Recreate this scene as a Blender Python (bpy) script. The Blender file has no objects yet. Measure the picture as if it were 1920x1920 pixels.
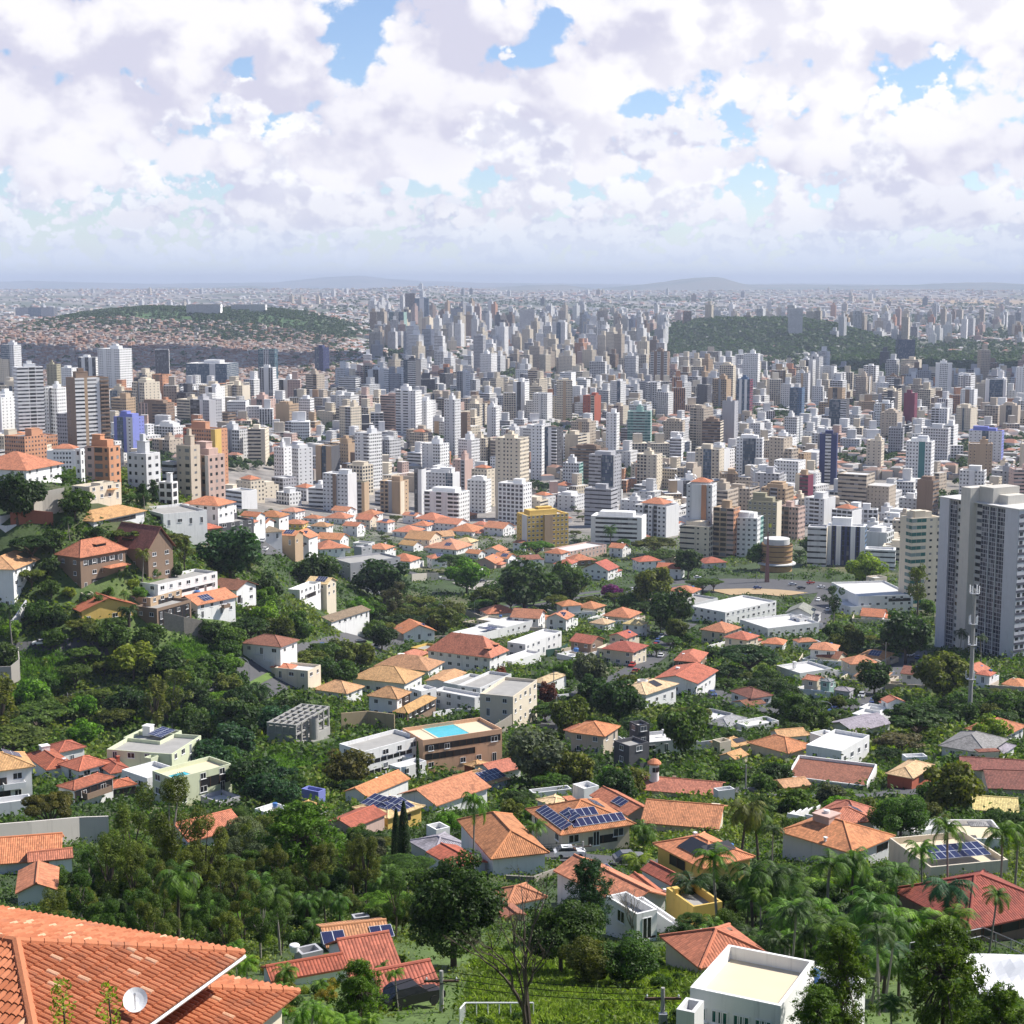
import bpy, math, random
import numpy as np
from math import radians as rad, sin, cos, tan, pi, sqrt, floor
random.seed(7); rng = np.random.default_rng(7)
sc = bpy.context.scene
COL = sc.collection

# ------------------------------------------------------------------ camera, sky, sun, exposure
TH = rad(8.19); CS, SN = cos(TH), sin(TH); FP = 3000.0      # pitch and focal length (photo pixels)
cam_d = bpy.data.cameras.new('camera'); cam = bpy.data.objects.new('camera', cam_d); COL.objects.link(cam)
cam.location = (0, 0, 0); cam.rotation_euler = (rad(90) - TH, 0, 0)
cam_d.sensor_width = 36; cam_d.lens = 36 * FP / 1920; cam_d.clip_start = 1; cam_d.clip_end = 120000
sc.camera = cam
sc.view_settings.view_transform = 'Standard'; sc.view_settings.look = 'None'
sc.view_settings.exposure = 0.50; sc.view_settings.gamma = 1.0
SUN_EL, SUN_AZ = rad(47), rad(72)                           # azimuth clockwise from the viewing direction (+y)
SUNV = (cos(SUN_EL) * sin(SUN_AZ), cos(SUN_EL) * cos(SUN_AZ), sin(SUN_EL))
sl = bpy.data.lights.new('sun', 'SUN'); so = bpy.data.objects.new('sun', sl); COL.objects.link(so)
sl.energy = 4.9; sl.angle = rad(0.5); sl.color = (1.0, 0.945, 0.86)
so.rotation_euler = (rad(90) - SUN_EL, 0, pi - SUN_AZ); so.location = (0, 0, 300)
sc.cycles.max_bounces = 6; sc.cycles.diffuse_bounces = 3; sc.cycles.glossy_bounces = 2
sc.cycles.transmission_bounces = 2; sc.cycles.transparent_max_bounces = 8; sc.cycles.volume_bounces = 0
sc.cycles.use_denoising = True

class NT:
    """a small expression builder over a node tree"""
    def __init__(s, tree): s.t = tree; s.n = tree.nodes; s.l = tree.links
    def new(s, typ, **kw):
        n = s.n.new(typ)
        for k, v in kw.items(): setattr(n, k, v)
        return n
    def put(s, sock, v):
        if hasattr(v, 'is_linked') or isinstance(v, bpy.types.NodeSocket): s.l.new(v, sock)
        elif isinstance(v, (tuple, list)) and sock.type == 'RGBA' and len(v) == 3: sock.default_value = (*v, 1)
        else: sock.default_value = v
    def m(s, op, a, b=None, c=None, clamp=False):
        n = s.new('ShaderNodeMath', operation=op, use_clamp=clamp)
        for i, v in enumerate((a, b, c)):
            if v is not None: s.put(n.inputs[i], v)
        return n.outputs[0]
    def ss(s, v, lo, hi, a=0.0, b=1.0):
        n = s.new('ShaderNodeMapRange', interpolation_type='SMOOTHSTEP')
        for i, x in enumerate((v, lo, hi, a, b)): s.put(n.inputs[i], x)
        return n.outputs[0]
    def vec(s, x=0.0, y=0.0, z=0.0):
        n = s.new('ShaderNodeCombineXYZ')
        for i, v in enumerate((x, y, z)): s.put(n.inputs[i], v)
        return n.outputs[0]
    def sep(s, v):
        n = s.new('ShaderNodeSeparateXYZ'); s.put(n.inputs[0], v); return n.outputs
    def vm(s, op, a, b=None):
        n = s.new('ShaderNodeVectorMath', operation=op); s.put(n.inputs[0], a)
        if b is not None: s.put(n.inputs[3 if op == 'SCALE' else 1], b)
        return n.outputs[0]
    def noise(s, v, scale, detail=4, rough=.5, dim='3D', out=0):
        n = s.new('ShaderNodeTexNoise', noise_dimensions=dim)
        if v is not None: s.put(n.inputs['Vector'], v)
        n.inputs['Scale'].default_value = scale; n.inputs['Detail'].default_value = detail; n.inputs['Roughness'].default_value = rough
        return n.outputs[out]
    def mix(s, f, a, b, mode='MIX'):
        n = s.new('ShaderNodeMix', data_type='RGBA', blend_type=mode)
        s.put(n.inputs[0], f); s.put(n.inputs[6], a); s.put(n.inputs[7], b); return n.outputs[2]
    def bump(s, h, dist, strength=1.0):
        n = s.new('ShaderNodeBump'); s.put(n.inputs['Height'], h); n.inputs['Distance'].default_value = dist
        n.inputs['Strength'].default_value = strength; return n.outputs[0]
    def attr(s, name, out='Color', typ='GEOMETRY'):
        n = s.new('ShaderNodeAttribute', attribute_name=name, attribute_type=typ); return n.outputs[out]

world = bpy.data.worlds.new('World'); sc.world = world; world.use_nodes = True
def build_world():
    world.node_tree.nodes.clear(); w = NT(world.node_tree)
    sky = w.new('ShaderNodeTexSky', sky_type='NISHITA', sun_disc=False, sun_elevation=SUN_EL, sun_rotation=SUN_AZ,
                altitude=1100, air_density=1.0, dust_density=0.6, ozone_density=1.5)
    bg = w.new('ShaderNodeBackground'); w.put(bg.inputs[0], w.mix(1.0, sky.outputs[0], (.97, 1.0, 1.12), 'MULTIPLY')); bg.inputs[1].default_value = 0.095
    d = w.new('ShaderNodeTexCoord').outputs['Generated']
    x, y, z = w.sep(d)
    e = w.m('ARCSINE', z); az = w.m('ARCTAN2', x, y)
    gaps = None                                             # openings of blue between the cumulus banks: (azimuth, elevation, width, height)
    for ga, ge, gw, gh, gs in ((-.100, .150, .022, .040, 1.0), (-.012, .168, .020, .018, .9), (.022, .150, .016, .018, .7), (.075, .108, .018, .016, .45), (.27, .108, .035, .016, .38),
                           (-.14, .092, .04, .010, .35), (-.235, .075, .03, .011, .3), (-.02, .062, .03, .010, .45), (.30, .088, .02, .015, .2), (.11, .085, .025, .008, .2), (.26, .165, .09, .035, -.8), (.12, .155, .05, .03, -.4)):
        a = w.m('DIVIDE', w.m('SUBTRACT', az, ga), gw); b = w.m('DIVIDE', w.m('SUBTRACT', e, ge), gh)
        g = w.m('MULTIPLY', w.m('EXPONENT', w.m('MULTIPLY', w.m('ADD', w.m('MULTIPLY', a, a), w.m('MULTIPLY', b, b)), -1.0)), gs)
        gaps = g if gaps is None else w.m('ADD', gaps, g)
    over = w.ss(e, .22, .60, 0.0, .6)                        # few clouds overhead
    def dens(p, fine=6):
        n = w.m('MULTIPLY_ADD', w.noise(p, .8, 2, .5, '2D'), .75, w.m('MULTIPLY', w.noise(p, 2.3, fine, .60, '2D'), .62))
        vo = w.new('ShaderNodeTexVoronoi', feature='F1', voronoi_dimensions='2D'); w.put(vo.inputs['Vector'], p); vo.inputs['Scale'].default_value = 2.7
        vo.inputs['Detail'].default_value = 2; vo.inputs['Roughness'].default_value = .55
        return w.m('MULTIPLY_ADD', vo.outputs['Distance'], -.26, n)
    sh = bg.outputs[0]
    for S, eb, thr, seed, soft, haze in ((.024, .010, .335, 3.1, .09, .38), (.046, .032, .345, 11.7, .075, .15), (.115, .060, .345, 27.35, .07, .0)):
        v = w.m('DIVIDE', w.m('SUBTRACT', e, eb), S)
        p = w.vec(w.m('ADD', w.m('DIVIDE', az, S * 1.25), seed), w.m('ADD', v, seed * .37), 0)
        n0 = dens(p); n1 = dens(w.vm('ADD', p, (.11, .20, 0)), 4)
        cut = w.m('ADD', w.ss(v, .12, -.22, 0.0, .5), w.ss(v, .6, 4.0 if S < .1 else 9.0, 0.0, .5))
        cut = w.m('ADD', w.m('ADD', cut, w.m('MULTIPLY', gaps, .36)), over)
        mask = w.ss(w.m('SUBTRACT', n0, cut), thr, thr + soft)
        lit = w.ss(w.m('SUBTRACT', n0, n1), -.14, .12)
        low = w.ss(w.noise(w.vm('MULTIPLY', p, (.7, 1.3, 1)), .75, 2, .5, '2D'), .40, .62)
        bot = w.ss(v, .0, .8)
        k = w.m('MULTIPLY', w.m('MULTIPLY_ADD', lit, .72, w.m('MULTIPLY', low, .40), clamp=True), w.m('MULTIPLY_ADD', bot, .30, .70))
        ccol = w.mix(haze, w.mix(k, (.66, .655, .79), (1.06, 1.045, 1.05)), (.60, .69, .85))
        cbg = w.new('ShaderNodeBackground'); w.put(cbg.inputs[0], ccol); cbg.inputs[1].default_value = .77
        mx = w.new('ShaderNodeMixShader'); w.put(mx.inputs[0], mask); w.l.new(sh, mx.inputs[1]); w.l.new(cbg.outputs[0], mx.inputs[2]); sh = mx.outputs[0]
    cbg = w.new('ShaderNodeBackground'); w.put(cbg.inputs[0], (.68, .765, .90)); cbg.inputs[1].default_value = .8      # the pale air low over the horizon
    mx = w.new('ShaderNodeMixShader'); w.put(mx.inputs[0], w.ss(e, .0, .046, .78, 0.0)); w.l.new(sh, mx.inputs[1]); w.l.new(cbg.outputs[0], mx.inputs[2])
    out = w.new('ShaderNodeOutputWorld'); w.l.new(mx.outputs[0], out.inputs[0])
build_world()
world.cycles.sampling_method = 'MANUAL'; world.cycles.sample_map_resolution = 256

# ------------------------------------------------------------------ terrain function and pixel helpers
PY = [-80, 0, 12, 30, 60, 90, 130, 200, 295, 392, 514, 600, 750, 906, 1230, 1600, 3000, 4000, 6000, 8000, 10000, 12000, 15000, 20000, 60000]
PZ = [-3, -1.8, -9, -22, -33, -44, -57, -75, -97, -113, -129, -137, -149, -158, -178, -181, -184, -184, -176, -152, -126, -100, -87, -108, -320]
def sst(v, a, b):
    t = np.clip((v - a) / (b - a), 0, 1); return t * t * (3 - 2 * t)
def G(x, y):
    x = np.asarray(x, float); y = np.asarray(y, float)
    z = np.interp(y, PY, PZ)
    z = z + 65 * sst(-x, 35, 150) * sst(y, 385, 500) * (1 - .85 * sst(y, 600, 900))            # hill of villas beyond the valley
    z = z + 28 * sst(-x, 100, 350) * sst(y, 900, 1150) * (1 - sst(y, 1800, 2800))
    z = z + (54 + 9 * np.sin(x / 130.)) * np.exp(-((x + 860) / 400.) ** 4) * sst(y, 4050, 4600) * (1 - .5 * sst(y, 4900, 5600))   # green hill
    z = z + 50 * sst(-x, 300, 1200) * sst(y, 3000, 4300) * (1 - sst(y, 5000, 6500))
    z = z + 62 * np.exp(-((x - 720) / 300.) ** 4) * sst(y, 4000, 4650) * (1 - sst(y, 4800, 5600))        # wooded park hill
    z = z + np.where(y > 6500, 10 * np.sin(x / 900. + 1) * np.sin(y / 1300.) * sst(y, 6500, 9000), 0)
    return z
import bisect
def s1(v, a, b):
    t = (v - a) / (b - a); t = 0.0 if t < 0 else 1.0 if t > 1 else t; return t * t * (3 - 2 * t)
def gs(x, y):
    """the same height for one point, quickly"""
    if y > 3990 or y < PY[0]: return float(G(x, y))
    i = bisect.bisect_right(PY, y) - 1; z = PZ[i] + (PZ[i + 1] - PZ[i]) * (y - PY[i]) / (PY[i + 1] - PY[i])
    if x < -35 and y > 385: z += 65 * s1(-x, 35, 150) * s1(y, 385, 500) * (1 - .85 * s1(y, 600, 900))
    if x < -100 and y > 900: z += 28 * s1(-x, 100, 350) * s1(y, 900, 1150) * (1 - s1(y, 1800, 2800))
    if x < -300 and y > 3000: z += 50 * s1(-x, 300, 1200) * s1(y, 3000, 4300)
    return z
def ray(px, py):
    X = (px - 960) / FP; V = (960 - py) / FP
    return np.array((X, CS + V * SN, -SN + V * CS))
def hit(px, py, hpx=0.0):
    """the ground point under pixel (px, py); with hpx, the ground point hpx photo pixels below that place"""
    d = ray(px, py); t = 20.0
    dx, dy, dz = (float(v) for v in d); hq = hpx / FP; st = 1.03
    while t < 40000:
        if dz * t <= gs(dx * t, dy * t) + hq * t:
            if st > 1.01: t /= st; st = 1.004
            else: break
        t *= st
    lo, hi = t / st, t
    for _ in range(18):
        m_ = (lo + hi) / 2
        if dz * m_ <= gs(dx * m_, dy * m_) + hq * m_: hi = m_
        else: lo = m_
    return dx * hi, dy * hi, gs(dx * hi, dy * hi), hi / FP       # x, y, ground z, metres per photo pixel
def proj(x, y, z):
    dp = y * CS - z * SN
    return 960 + FP * x / dp, 960 - FP * (y * SN + z * CS) / dp, dp

# ------------------------------------------------------------------ mesh builder and objects
class MB:
    def __init__(s): s.v = []; s.f = []; s.m = []; s.uv = []; s.a = []
    def face(s, pts, m=0, uv=None, a=None):
        i = len(s.v); s.v.extend([tuple(p) for p in pts]); s.f.append(tuple(range(i, i + len(pts)))); s.m.append(m)
        s.uv.append(uv or [(0, 0)] * len(pts)); s.a.append(a)
    def box(s, x0, x1, y0, y1, z0, z1, m=0, top=None, bottom=True, a=None):
        P = [(x0, y0), (x1, y0), (x1, y1), (x0, y1)]
        for i in range(4):
            (ax, ay), (bx, by) = P[i], P[(i + 1) % 4]; L = abs(ax - bx) + abs(ay - by)
            s.face([(ax, ay, z0), (bx, by, z0), (bx, by, z1), (ax, ay, z1)], m, [(0, z0), (L, z0), (L, z1), (0, z1)], a)
        s.face([(x, y, z1) for x, y in P], m if top is None else top, [(x, y) for x, y in P], a)
        if bottom: s.face([(x, y, z0) for x, y in reversed(P)], m, None, a)
    def obox(s, c, ux, uy, w, d, h, m=0, a=None):
        """box from base centre c with horizontal axis directions ux, uy"""
        cx, cy, cz = c; P = []
        for sx, sy in ((-1, -1), (1, -1), (1, 1), (-1, 1)):
            P.append((cx + ux[0] * sx * w / 2 + uy[0] * sy * d / 2, cy + ux[1] * sx * w / 2 + uy[1] * sy * d / 2))
        s.prism(P, cz, cz + h, m, a=a)
    def prism(s, P, z0, z1, m=0, top=None, a=None, bottom=False):
        n = len(P); acc = 0
        for i in range(n):
            A, B = P[i], P[(i + 1) % n]; L = math.hypot(A[0] - B[0], A[1] - B[1])
            s.face([(*A, z0), (*B, z0), (*B, z1), (*A, z1)], m, [(acc, z0), (acc + L, z0), (acc + L, z1), (acc, z1)], a); acc += L
        s.face([(*p, z1) for p in P], m if top is None else top, [tuple(p) for p in P], a)
        if bottom: s.face([(*p, z0) for p in reversed(P)], m, None, a)
    def tube(s, pts, radii, n=6, m=0, cap=True):
        pts = [np.array(p, float) for p in pts]
        if not hasattr(radii, '__len__'): radii = [radii] * len(pts)
        rings = []
        for i, p in enumerate(pts):
            t = pts[min(i + 1, len(pts) - 1)] - pts[max(i - 1, 0)]; t = t / (np.linalg.norm(t) + 1e-9)
            a = np.cross(t, (0, 0, 1)) if abs(t[2]) < .95 else np.cross(t, (1, 0, 0)); a /= np.linalg.norm(a); b = np.cross(t, a)
            rings.append([tuple(p + radii[i] * (a * cos(2 * pi * k / n) + b * sin(2 * pi * k / n))) for k in range(n)])
        base = len(s.v)
        for r in rings: s.v.extend(r)
        for i in range(len(rings) - 1):
            for k in range(n):
                s.f.append((base + i * n + k, base + i * n + (k + 1) % n, base + (i + 1) * n + (k + 1) % n, base + (i + 1) * n + k))
                s.m.append(m); s.uv.append([(0, 0)] * 4); s.a.append(None)
        if cap:
            s.f.append(tuple(base + k for k in reversed(range(n)))); s.m.append(m); s.uv.append([(0, 0)] * n); s.a.append(None)
            s.f.append(tuple(base + (len(rings) - 1) * n + k for k in range(n))); s.m.append(m); s.uv.append([(0, 0)] * n); s.a.append(None)
    def lathe(s, prof, c=(0, 0), n=16, m=0):
        for i in range(len(prof) - 1):
            (r0, z0), (r1, z1) = prof[i], prof[i + 1]
            for k in range(n):
                a0, a1 = 2 * pi * k / n, 2 * pi * (k + 1) / n
                p = [(c[0] + r0 * cos(a0), c[1] + r0 * sin(a0), z0), (c[0] + r0 * cos(a1), c[1] + r0 * sin(a1), z0),
                     (c[0] + r1 * cos(a1), c[1] + r1 * sin(a1), z1), (c[0] + r1 * cos(a0), c[1] + r1 * sin(a0), z1)]
                if r1 < 1e-6: p = p[:3]
                elif r0 < 1e-6: p = p[1:] if False else [p[0], p[2], p[3]]
                s.face(p, m, [(a0 * max(r0, r1), z0)] * len(p))
    def mesh(s, name, mats):
        me = bpy.data.meshes.new(name); me.from_pydata(s.v, [], s.f)
        for mt in mats: me.materials.append(mt)
        me.polygons.foreach_set('material_index', s.m)
        ul = me.uv_layers.new(name='UVMap'); flat = [c for f in s.uv for p in f for c in p]
        ul.data.foreach_set('uv', flat)
        if any(a is not None for a in s.a):
            D = ((.5, .5, .5), (0, 0, 0), (.03, .03, .04))
            for j, nm in enumerate(('wcol', 'win', 'gcol')):
                at = me.attributes.new(nm, 'FLOAT_COLOR', 'FACE'); vals = []
                for a in s.a:
                    q = (a or D)[j]; vals.extend((q[0], q[1], q[2], 1))
                at.data.foreach_set('color', vals)
        me.validate(); return me
    def build(s, name, mats, parent=None, loc=None, rz=0, color=None):
        if not isinstance(mats, (list, tuple)): mats = [mats]
        return place(s.mesh(name, mats), name, parent, loc, rz, color)
def place(me, name, parent=None, loc=None, rz=0, color=None):
    o = bpy.data.objects.new(name, me); COL.objects.link(o)
    if parent is not None: o.parent = parent
    if loc is not None: o.location = loc
    if rz: o.rotation_euler = (0, 0, rz)
    if color is not None: o.color = (*color, 1)
    return o
LABELS = {}; ANCH = []                                       # labels in use; anchors = (px, py, depth, short name)
def tag(o, label, cat, group=None):
    o['label'] = label; o['category'] = cat
    if group: o['group'] = group
    LABELS[label.lower()] = LABELS.get(label.lower(), 0) + 1
    return o
def empty(name, loc, rz=0):
    o = bpy.data.objects.new(name, None); COL.objects.link(o); o.location = loc; o.rotation_euler = (0, 0, rz); o.empty_display_size = .5
    return o
def anchor(o, short, z=0):
    px, py, dp = proj(o.location[0], o.location[1], o.location[2] + z); ANCH.append((px, py, dp, short))
def relation(px, py, dp, skip=0):
    """say where a thing stands relative to the named landmark next to it in the photo"""
    c = sorted(ANCH, key=lambda a: (a[0] - px) ** 2 + 1.6 * (a[1] - py) ** 2)[skip]
    dx, dy = px - c[0], py - c[1]
    if abs(dx) > 1.1 * abs(dy): r = 'right of' if dx > 0 else 'left of'
    else: r = 'behind' if dp > c[2] else 'in front of'
    return r, c[3]
def unique(head, px, py, dp, tails=()):
    """head + the first relation that no other thing uses yet"""
    for sk in range(9):
        r, n = relation(px, py, dp, sk); t = f'{head} {r} the {n}'
        if len(t.split()) <= 16 and t.lower() not in LABELS: return t
    for sk in range(6):
        r, n = relation(px, py, dp, sk)
        for q in ('further ', 'well ', 'far '):
            t = f'{head} {q}{r} the {n}'
            if len(t.split()) <= 16 and t.lower() not in LABELS: return t
    r, n = relation(px, py, dp, 0); r2, n2 = relation(px, py, dp, 1)
    return ' '.join(f'{head} {r} the {n} and {r2} the {n2}'.split()[:16])
# ------------------------------------------------------------------ materials
def newmat(name):
    m = bpy.data.materials.new(name); m.use_nodes = True; m.node_tree.nodes.clear()
    t = NT(m.node_tree); b = t.new('ShaderNodeBsdfPrincipled'); o = t.new('ShaderNodeOutputMaterial'); t.l.new(b.outputs[0], o.inputs[0])
    return m, t, b
def plain(name, color, rough=.8, var=.15, scale=1.5, bump=0.0, metal=0.0, tint=False, streak=False):
    m, t, b = newmat(name); co = t.new('ShaderNodeTexCoord').outputs['Object']
    n = t.noise(co, scale, 5, .6)
    c = t.new('ShaderNodeObjectInfo').outputs['Color'] if tint else color
    f = t.m('MULTIPLY_ADD', n, 2 * var, 1 - var)
    if streak:                                               # rain streaks and grime down the plaster
        x, y, z = t.sep(co)
        st = t.noise(t.vec(t.m('MULTIPLY', x, 3.0), t.m('MULTIPLY', y, 3.0), t.m('MULTIPLY', z, .22)), .55, 5, .65)
        f = t.m('MULTIPLY', f, t.ss(st, .52, .80, 1.0, .70))
    t.put(b.inputs['Base Color'], t.mix(1.0, c, t.vec(f, f, f), 'MULTIPLY'))
    b.inputs['Roughness'].default_value = rough; b.inputs['Metallic'].default_value = metal
    if bump: t.put(b.inputs['Normal'], t.bump(t.noise(co, scale * 6, 4, .6), bump))
    return m
M = {}
M['plaster'] = plain('plaster', None, .85, .10, .35, tint=True, streak=True)
M['paint'] = plain('paint', None, .5, .06, .8, tint=True)
M['concrete'] = plain('concrete', (.34, .33, .31), .9, .30, .4, .03)
M['roof_slab'] = plain('roof_slab', (.60, .59, .57), .9, .22, .25)
M['beige_slab'] = plain('beige_slab', (.66, .56, .40), .9, .10, .3)
M['grey_roof'] = plain('grey_roof', (.27, .26, .25), .85, .22, .4)
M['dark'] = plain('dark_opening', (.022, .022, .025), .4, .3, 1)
M['metal'] = plain('galvanised_metal', (.42, .43, .45), .45, .12, 2, metal=.5)
M['white_paint'] = plain('white_paint', (.80, .80, .80), .5, .05, 1)
M['wood'] = plain('dark_wood', (.10, .055, .035), .7, .3, 3)
M['bark'] = plain('bark', (.085, .065, .05), .95, .4, 4, .03)
M['pale_bark'] = plain('pale_bark', (.26, .235, .20), .95, .3, 3, .02)
M['asphalt'] = plain('asphalt', (.085, .085, .09), .9, .2, .3)
M['pavement'] = plain('pavement', (.36, .33, .29), .9, .15, .5)
M['dirt'] = plain('dirt', (.42, .30, .17), .95, .2, .2)
M['lawn'] = plain('lawn', (.10, .16, .035), .95, .35, .3, .1)
M['stone'] = plain('stone_wall', (.26, .235, .20), .95, .40, 1.6, .06)
M['blue_tank'] = plain('blue_tank', (.06, .17, .42), .45, .1, 2)
M['rubber'] = plain('rubber', (.02, .02, .02), .8, .2, 2)
M['copper'] = plain('tan_stone', (.42, .26, .12), .8, .2, .4)

def mk_glass():
    m, t, b = newmat('window_glass'); r = t.new('ShaderNodeObjectInfo').outputs['Random']
    f = t.ss(r, .55, 1.0, .5, 4.0)
    t.put(b.inputs['Base Color'], t.mix(1.0, (.030, .034, .040), t.vec(f, f, f), 'MULTIPLY')); b.inputs['Roughness'].default_value = .12
    return m
M['glass'] = mk_glass()
def mk_teal():
    m, t, b = newmat('teal_glass'); uv = t.sep(t.new('ShaderNodeTexCoord').outputs['UV'])
    g = t.m('GREATER_THAN', t.m('FRACT', t.m('DIVIDE', uv[0], 1.25)), .1)
    t.put(b.inputs['Base Color'], t.mix(g, (.10, .16, .15), (.015, .10, .085))); b.inputs['Roughness'].default_value = .1
    return m
M['teal'] = mk_teal()
def mk_facade():
    """wall with windows; every face carries its wall colour, window share (u, v) and glass colour; UV counts bays and storeys"""
    m, t, b = newmat('facade'); co = t.new('ShaderNodeTexCoord')
    uv = t.sep(co.outputs['UV']); w = t.sep(t.attr('win', 'Vector')); wc = t.attr('wcol'); gc = t.attr('gcol')
    fu, fv = t.m('FRACT', uv[0]), t.m('FRACT', uv[1])
    mu = t.m('LESS_THAN', t.m('ABSOLUTE', t.m('SUBTRACT', fu, .5)), t.m('MULTIPLY', w[0], .5))
    mv = t.m('LESS_THAN', t.m('ABSOLUTE', t.m('SUBTRACT', fv, .52)), t.m('MULTIPLY', w[1], .5))
    mask = t.m('MULTIPLY', mu, mv)
    wn = t.new('ShaderNodeTexWhiteNoise', noise_dimensions='3D')
    t.put(wn.inputs['Vector'], t.vec(t.m('FLOOR', t.m('MULTIPLY', uv[0], 1.0)), t.m('FLOOR', uv[1]), t.new('ShaderNodeObjectInfo').outputs['Random']))
    v = wn.outputs['Value']
    lift = t.ss(v, .62, 1.0, 0.0, .42)
    glass = t.mix(lift, gc, (.55, .55, .56))
    obj = co.outputs['Object']; x, y, z = t.sep(obj)
    st = t.noise(t.vec(t.m('MULTIPLY', x, 1.2), t.m('MULTIPLY', y, 1.2), t.m('MULTIPLY', z, .10)), .5, 4, .6)
    f = t.ss(st, .45, .8, 1.0, .78)
    wall = t.mix(1.0, wc, t.vec(f, f, f), 'MULTIPLY')
    t.put(b.inputs['Base Color'], t.mix(mask, wall, glass))
    t.put(b.inputs['Roughness'], t.m('MULTIPLY_ADD', mask, -.6, .85))
    t.put(b.inputs['Normal'], t.bump(t.m('SUBTRACT', 1.0, mask), .35))
    return m
M['facade'] = mk_facade()
def mk_tile(name, col_p=.26, row_p=.42, bump=.045):
    """fired clay roof tiles: UV in metres, u along the eave, v up the slope; tint from the object's own colour"""
    m, t, b = newmat(name); co = t.new('ShaderNodeTexCoord'); uv = t.sep(co.outputs['UV'])
    u, v = t.m('DIVIDE', uv[0], col_p), t.m('DIVIDE', uv[1], row_p)
    wn = t.new('ShaderNodeTexWhiteNoise', noise_dimensions='2D'); t.put(wn.inputs['Vector'], t.vec(t.m('FLOOR', u), t.m('FLOOR', v), 0))
    c = t.new('ShaderNodeObjectInfo').outputs['Color']
    tone = t.m('MULTIPLY_ADD', wn.outputs['Value'], .5, .75)
    big = t.noise(co.outputs['Object'], .35, 5, .65); stain = t.ss(big, .50, .72, 1.0, .62)
    pale = t.ss(t.noise(co.outputs['Object'], 1.3, 4, .7), .62, .8, 0.0, .35)
    f = t.m('MULTIPLY', tone, stain)
    base = t.mix(pale, t.mix(1.0, c, t.vec(f, f, f), 'MULTIPLY'), (.58, .42, .30))
    t.put(b.inputs['Base Color'], base); b.inputs['Roughness'].default_value = .85
    h = t.m('ADD', t.m('ABSOLUTE', t.m('SINE', t.m('MULTIPLY', u, pi))), t.m('MULTIPLY', t.m('FRACT', v), -.45))
    t.put(b.inputs['Normal'], t.bump(h, bump)); return m
M['tile'] = mk_tile('clay_tile')
M['tile_flat'] = mk_tile('flat_tile', .33, .36, .03)
def mk_solar():
    m, t, b = newmat('solar_cells'); uv = t.sep(t.new('ShaderNodeTexCoord').outputs['UV'])
    def line(c, p, wd): return t.m('LESS_THAN', t.m('ABSOLUTE', t.m('SUBTRACT', t.m('FRACT', t.m('DIVIDE', c, p)), .5)), .5 - wd)
    inner = t.m('MULTIPLY', line(uv[0], 1.0, .035), line(uv[1], 1.65, .022))
    fine = t.m('MULTIPLY', line(uv[0], .1667, .06), line(uv[1], .165, .06))
    c = t.mix(fine, (.05, .055, .10), (.022, .025, .075))
    t.put(b.inputs['Base Color'], t.mix(inner, (.62, .63, .66), c)); b.inputs['Roughness'].default_value = .18; return m
M['solar'] = mk_solar()
def mk_water():
    m, t, b = newmat('pool_water'); co = t.new('ShaderNodeTexCoord').outputs['Object']
    t.put(b.inputs['Base Color'], t.mix(t.noise(co, .8, 3), (.03, .40, .50), (.10, .55, .62))); b.inputs['Roughness'].default_value = .06
    t.put(b.inputs['Normal'], t.bump(t.noise(co, 2.5, 2), .03)); return m
M['pool'] = mk_water()
def mk_leaf(name, trans=.36):
    """leaves: tint from the tree's own colour, varied leaf by leaf and clump by clump"""
    m = bpy.data.materials.new(name); m.use_nodes = True; m.node_tree.nodes.clear(); t = NT(m.node_tree)
    oi = t.new('ShaderNodeObjectInfo'); g = t.new('ShaderNodeNewGeometry'); co = t.new('ShaderNodeTexCoord').outputs['Object']
    r = t.m('MULTIPLY_ADD', g.outputs['Random Per Island'], .9, .55)
    n = t.ss(t.noise(co, .55, 3, .6), .32, .68, .62, 1.45)
    f = t.m('MULTIPLY', r, n)
    c = t.mix(1.0, oi.outputs['Color'], t.vec(t.m('MULTIPLY', f, t.m('MULTIPLY_ADD', n, .25, .75)), f, f), 'MULTIPLY')
    d = t.new('ShaderNodeBsdfPrincipled'); t.put(d.inputs['Base Color'], c); d.inputs['Roughness'].default_value = .55
    d.inputs['Specular IOR Level'].default_value = .25
    tr = t.new('ShaderNodeBsdfTranslucent'); t.put(tr.inputs[0], t.mix(1.0, c, (1.5, 1.7, .6), 'MULTIPLY'))
    mx = t.new('ShaderNodeMixShader'); mx.inputs[0].default_value = trans; t.l.new(d.outputs[0], mx.inputs[1]); t.l.new(tr.outputs[0], mx.inputs[2])
    o = t.new('ShaderNodeOutputMaterial'); t.l.new(mx.outputs[0], o.inputs[0]); return m
M['leaf'] = mk_leaf('leaf')
def mk_ground():
    m, t, b = newmat('ground'); co = t.new('ShaderNodeTexCoord').outputs['Object']; c = t.attr('gcol')
    n = t.noise(co, .05, 8, .68); n2 = t.noise(co, .9, 4, .7); n3 = t.noise(co, .012, 3, .5)
    f = t.m('MULTIPLY', t.ss(n, .3, .7, .6, 1.35), t.m('MULTIPLY_ADD', n2, .8, .6))
    c2 = t.mix(t.ss(n3, .55, .7, 0.0, .35), c, (.30, .24, .14))
    t.put(b.inputs['Base Color'], t.mix(1.0, c2, t.vec(f, f, f), 'MULTIPLY')); b.inputs['Roughness'].default_value = .95
    t.put(b.inputs['Normal'], t.bump(n2, .25)); return m
M['ground'] = mk_ground()
def mk_block():
    """small far buildings: colour from the faces"""
    m, t, b = newmat('far_block'); t.put(b.inputs['Base Color'], t.attr('wcol')); b.inputs['Roughness'].default_value = .9; return m
M['block'] = mk_block()
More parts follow.
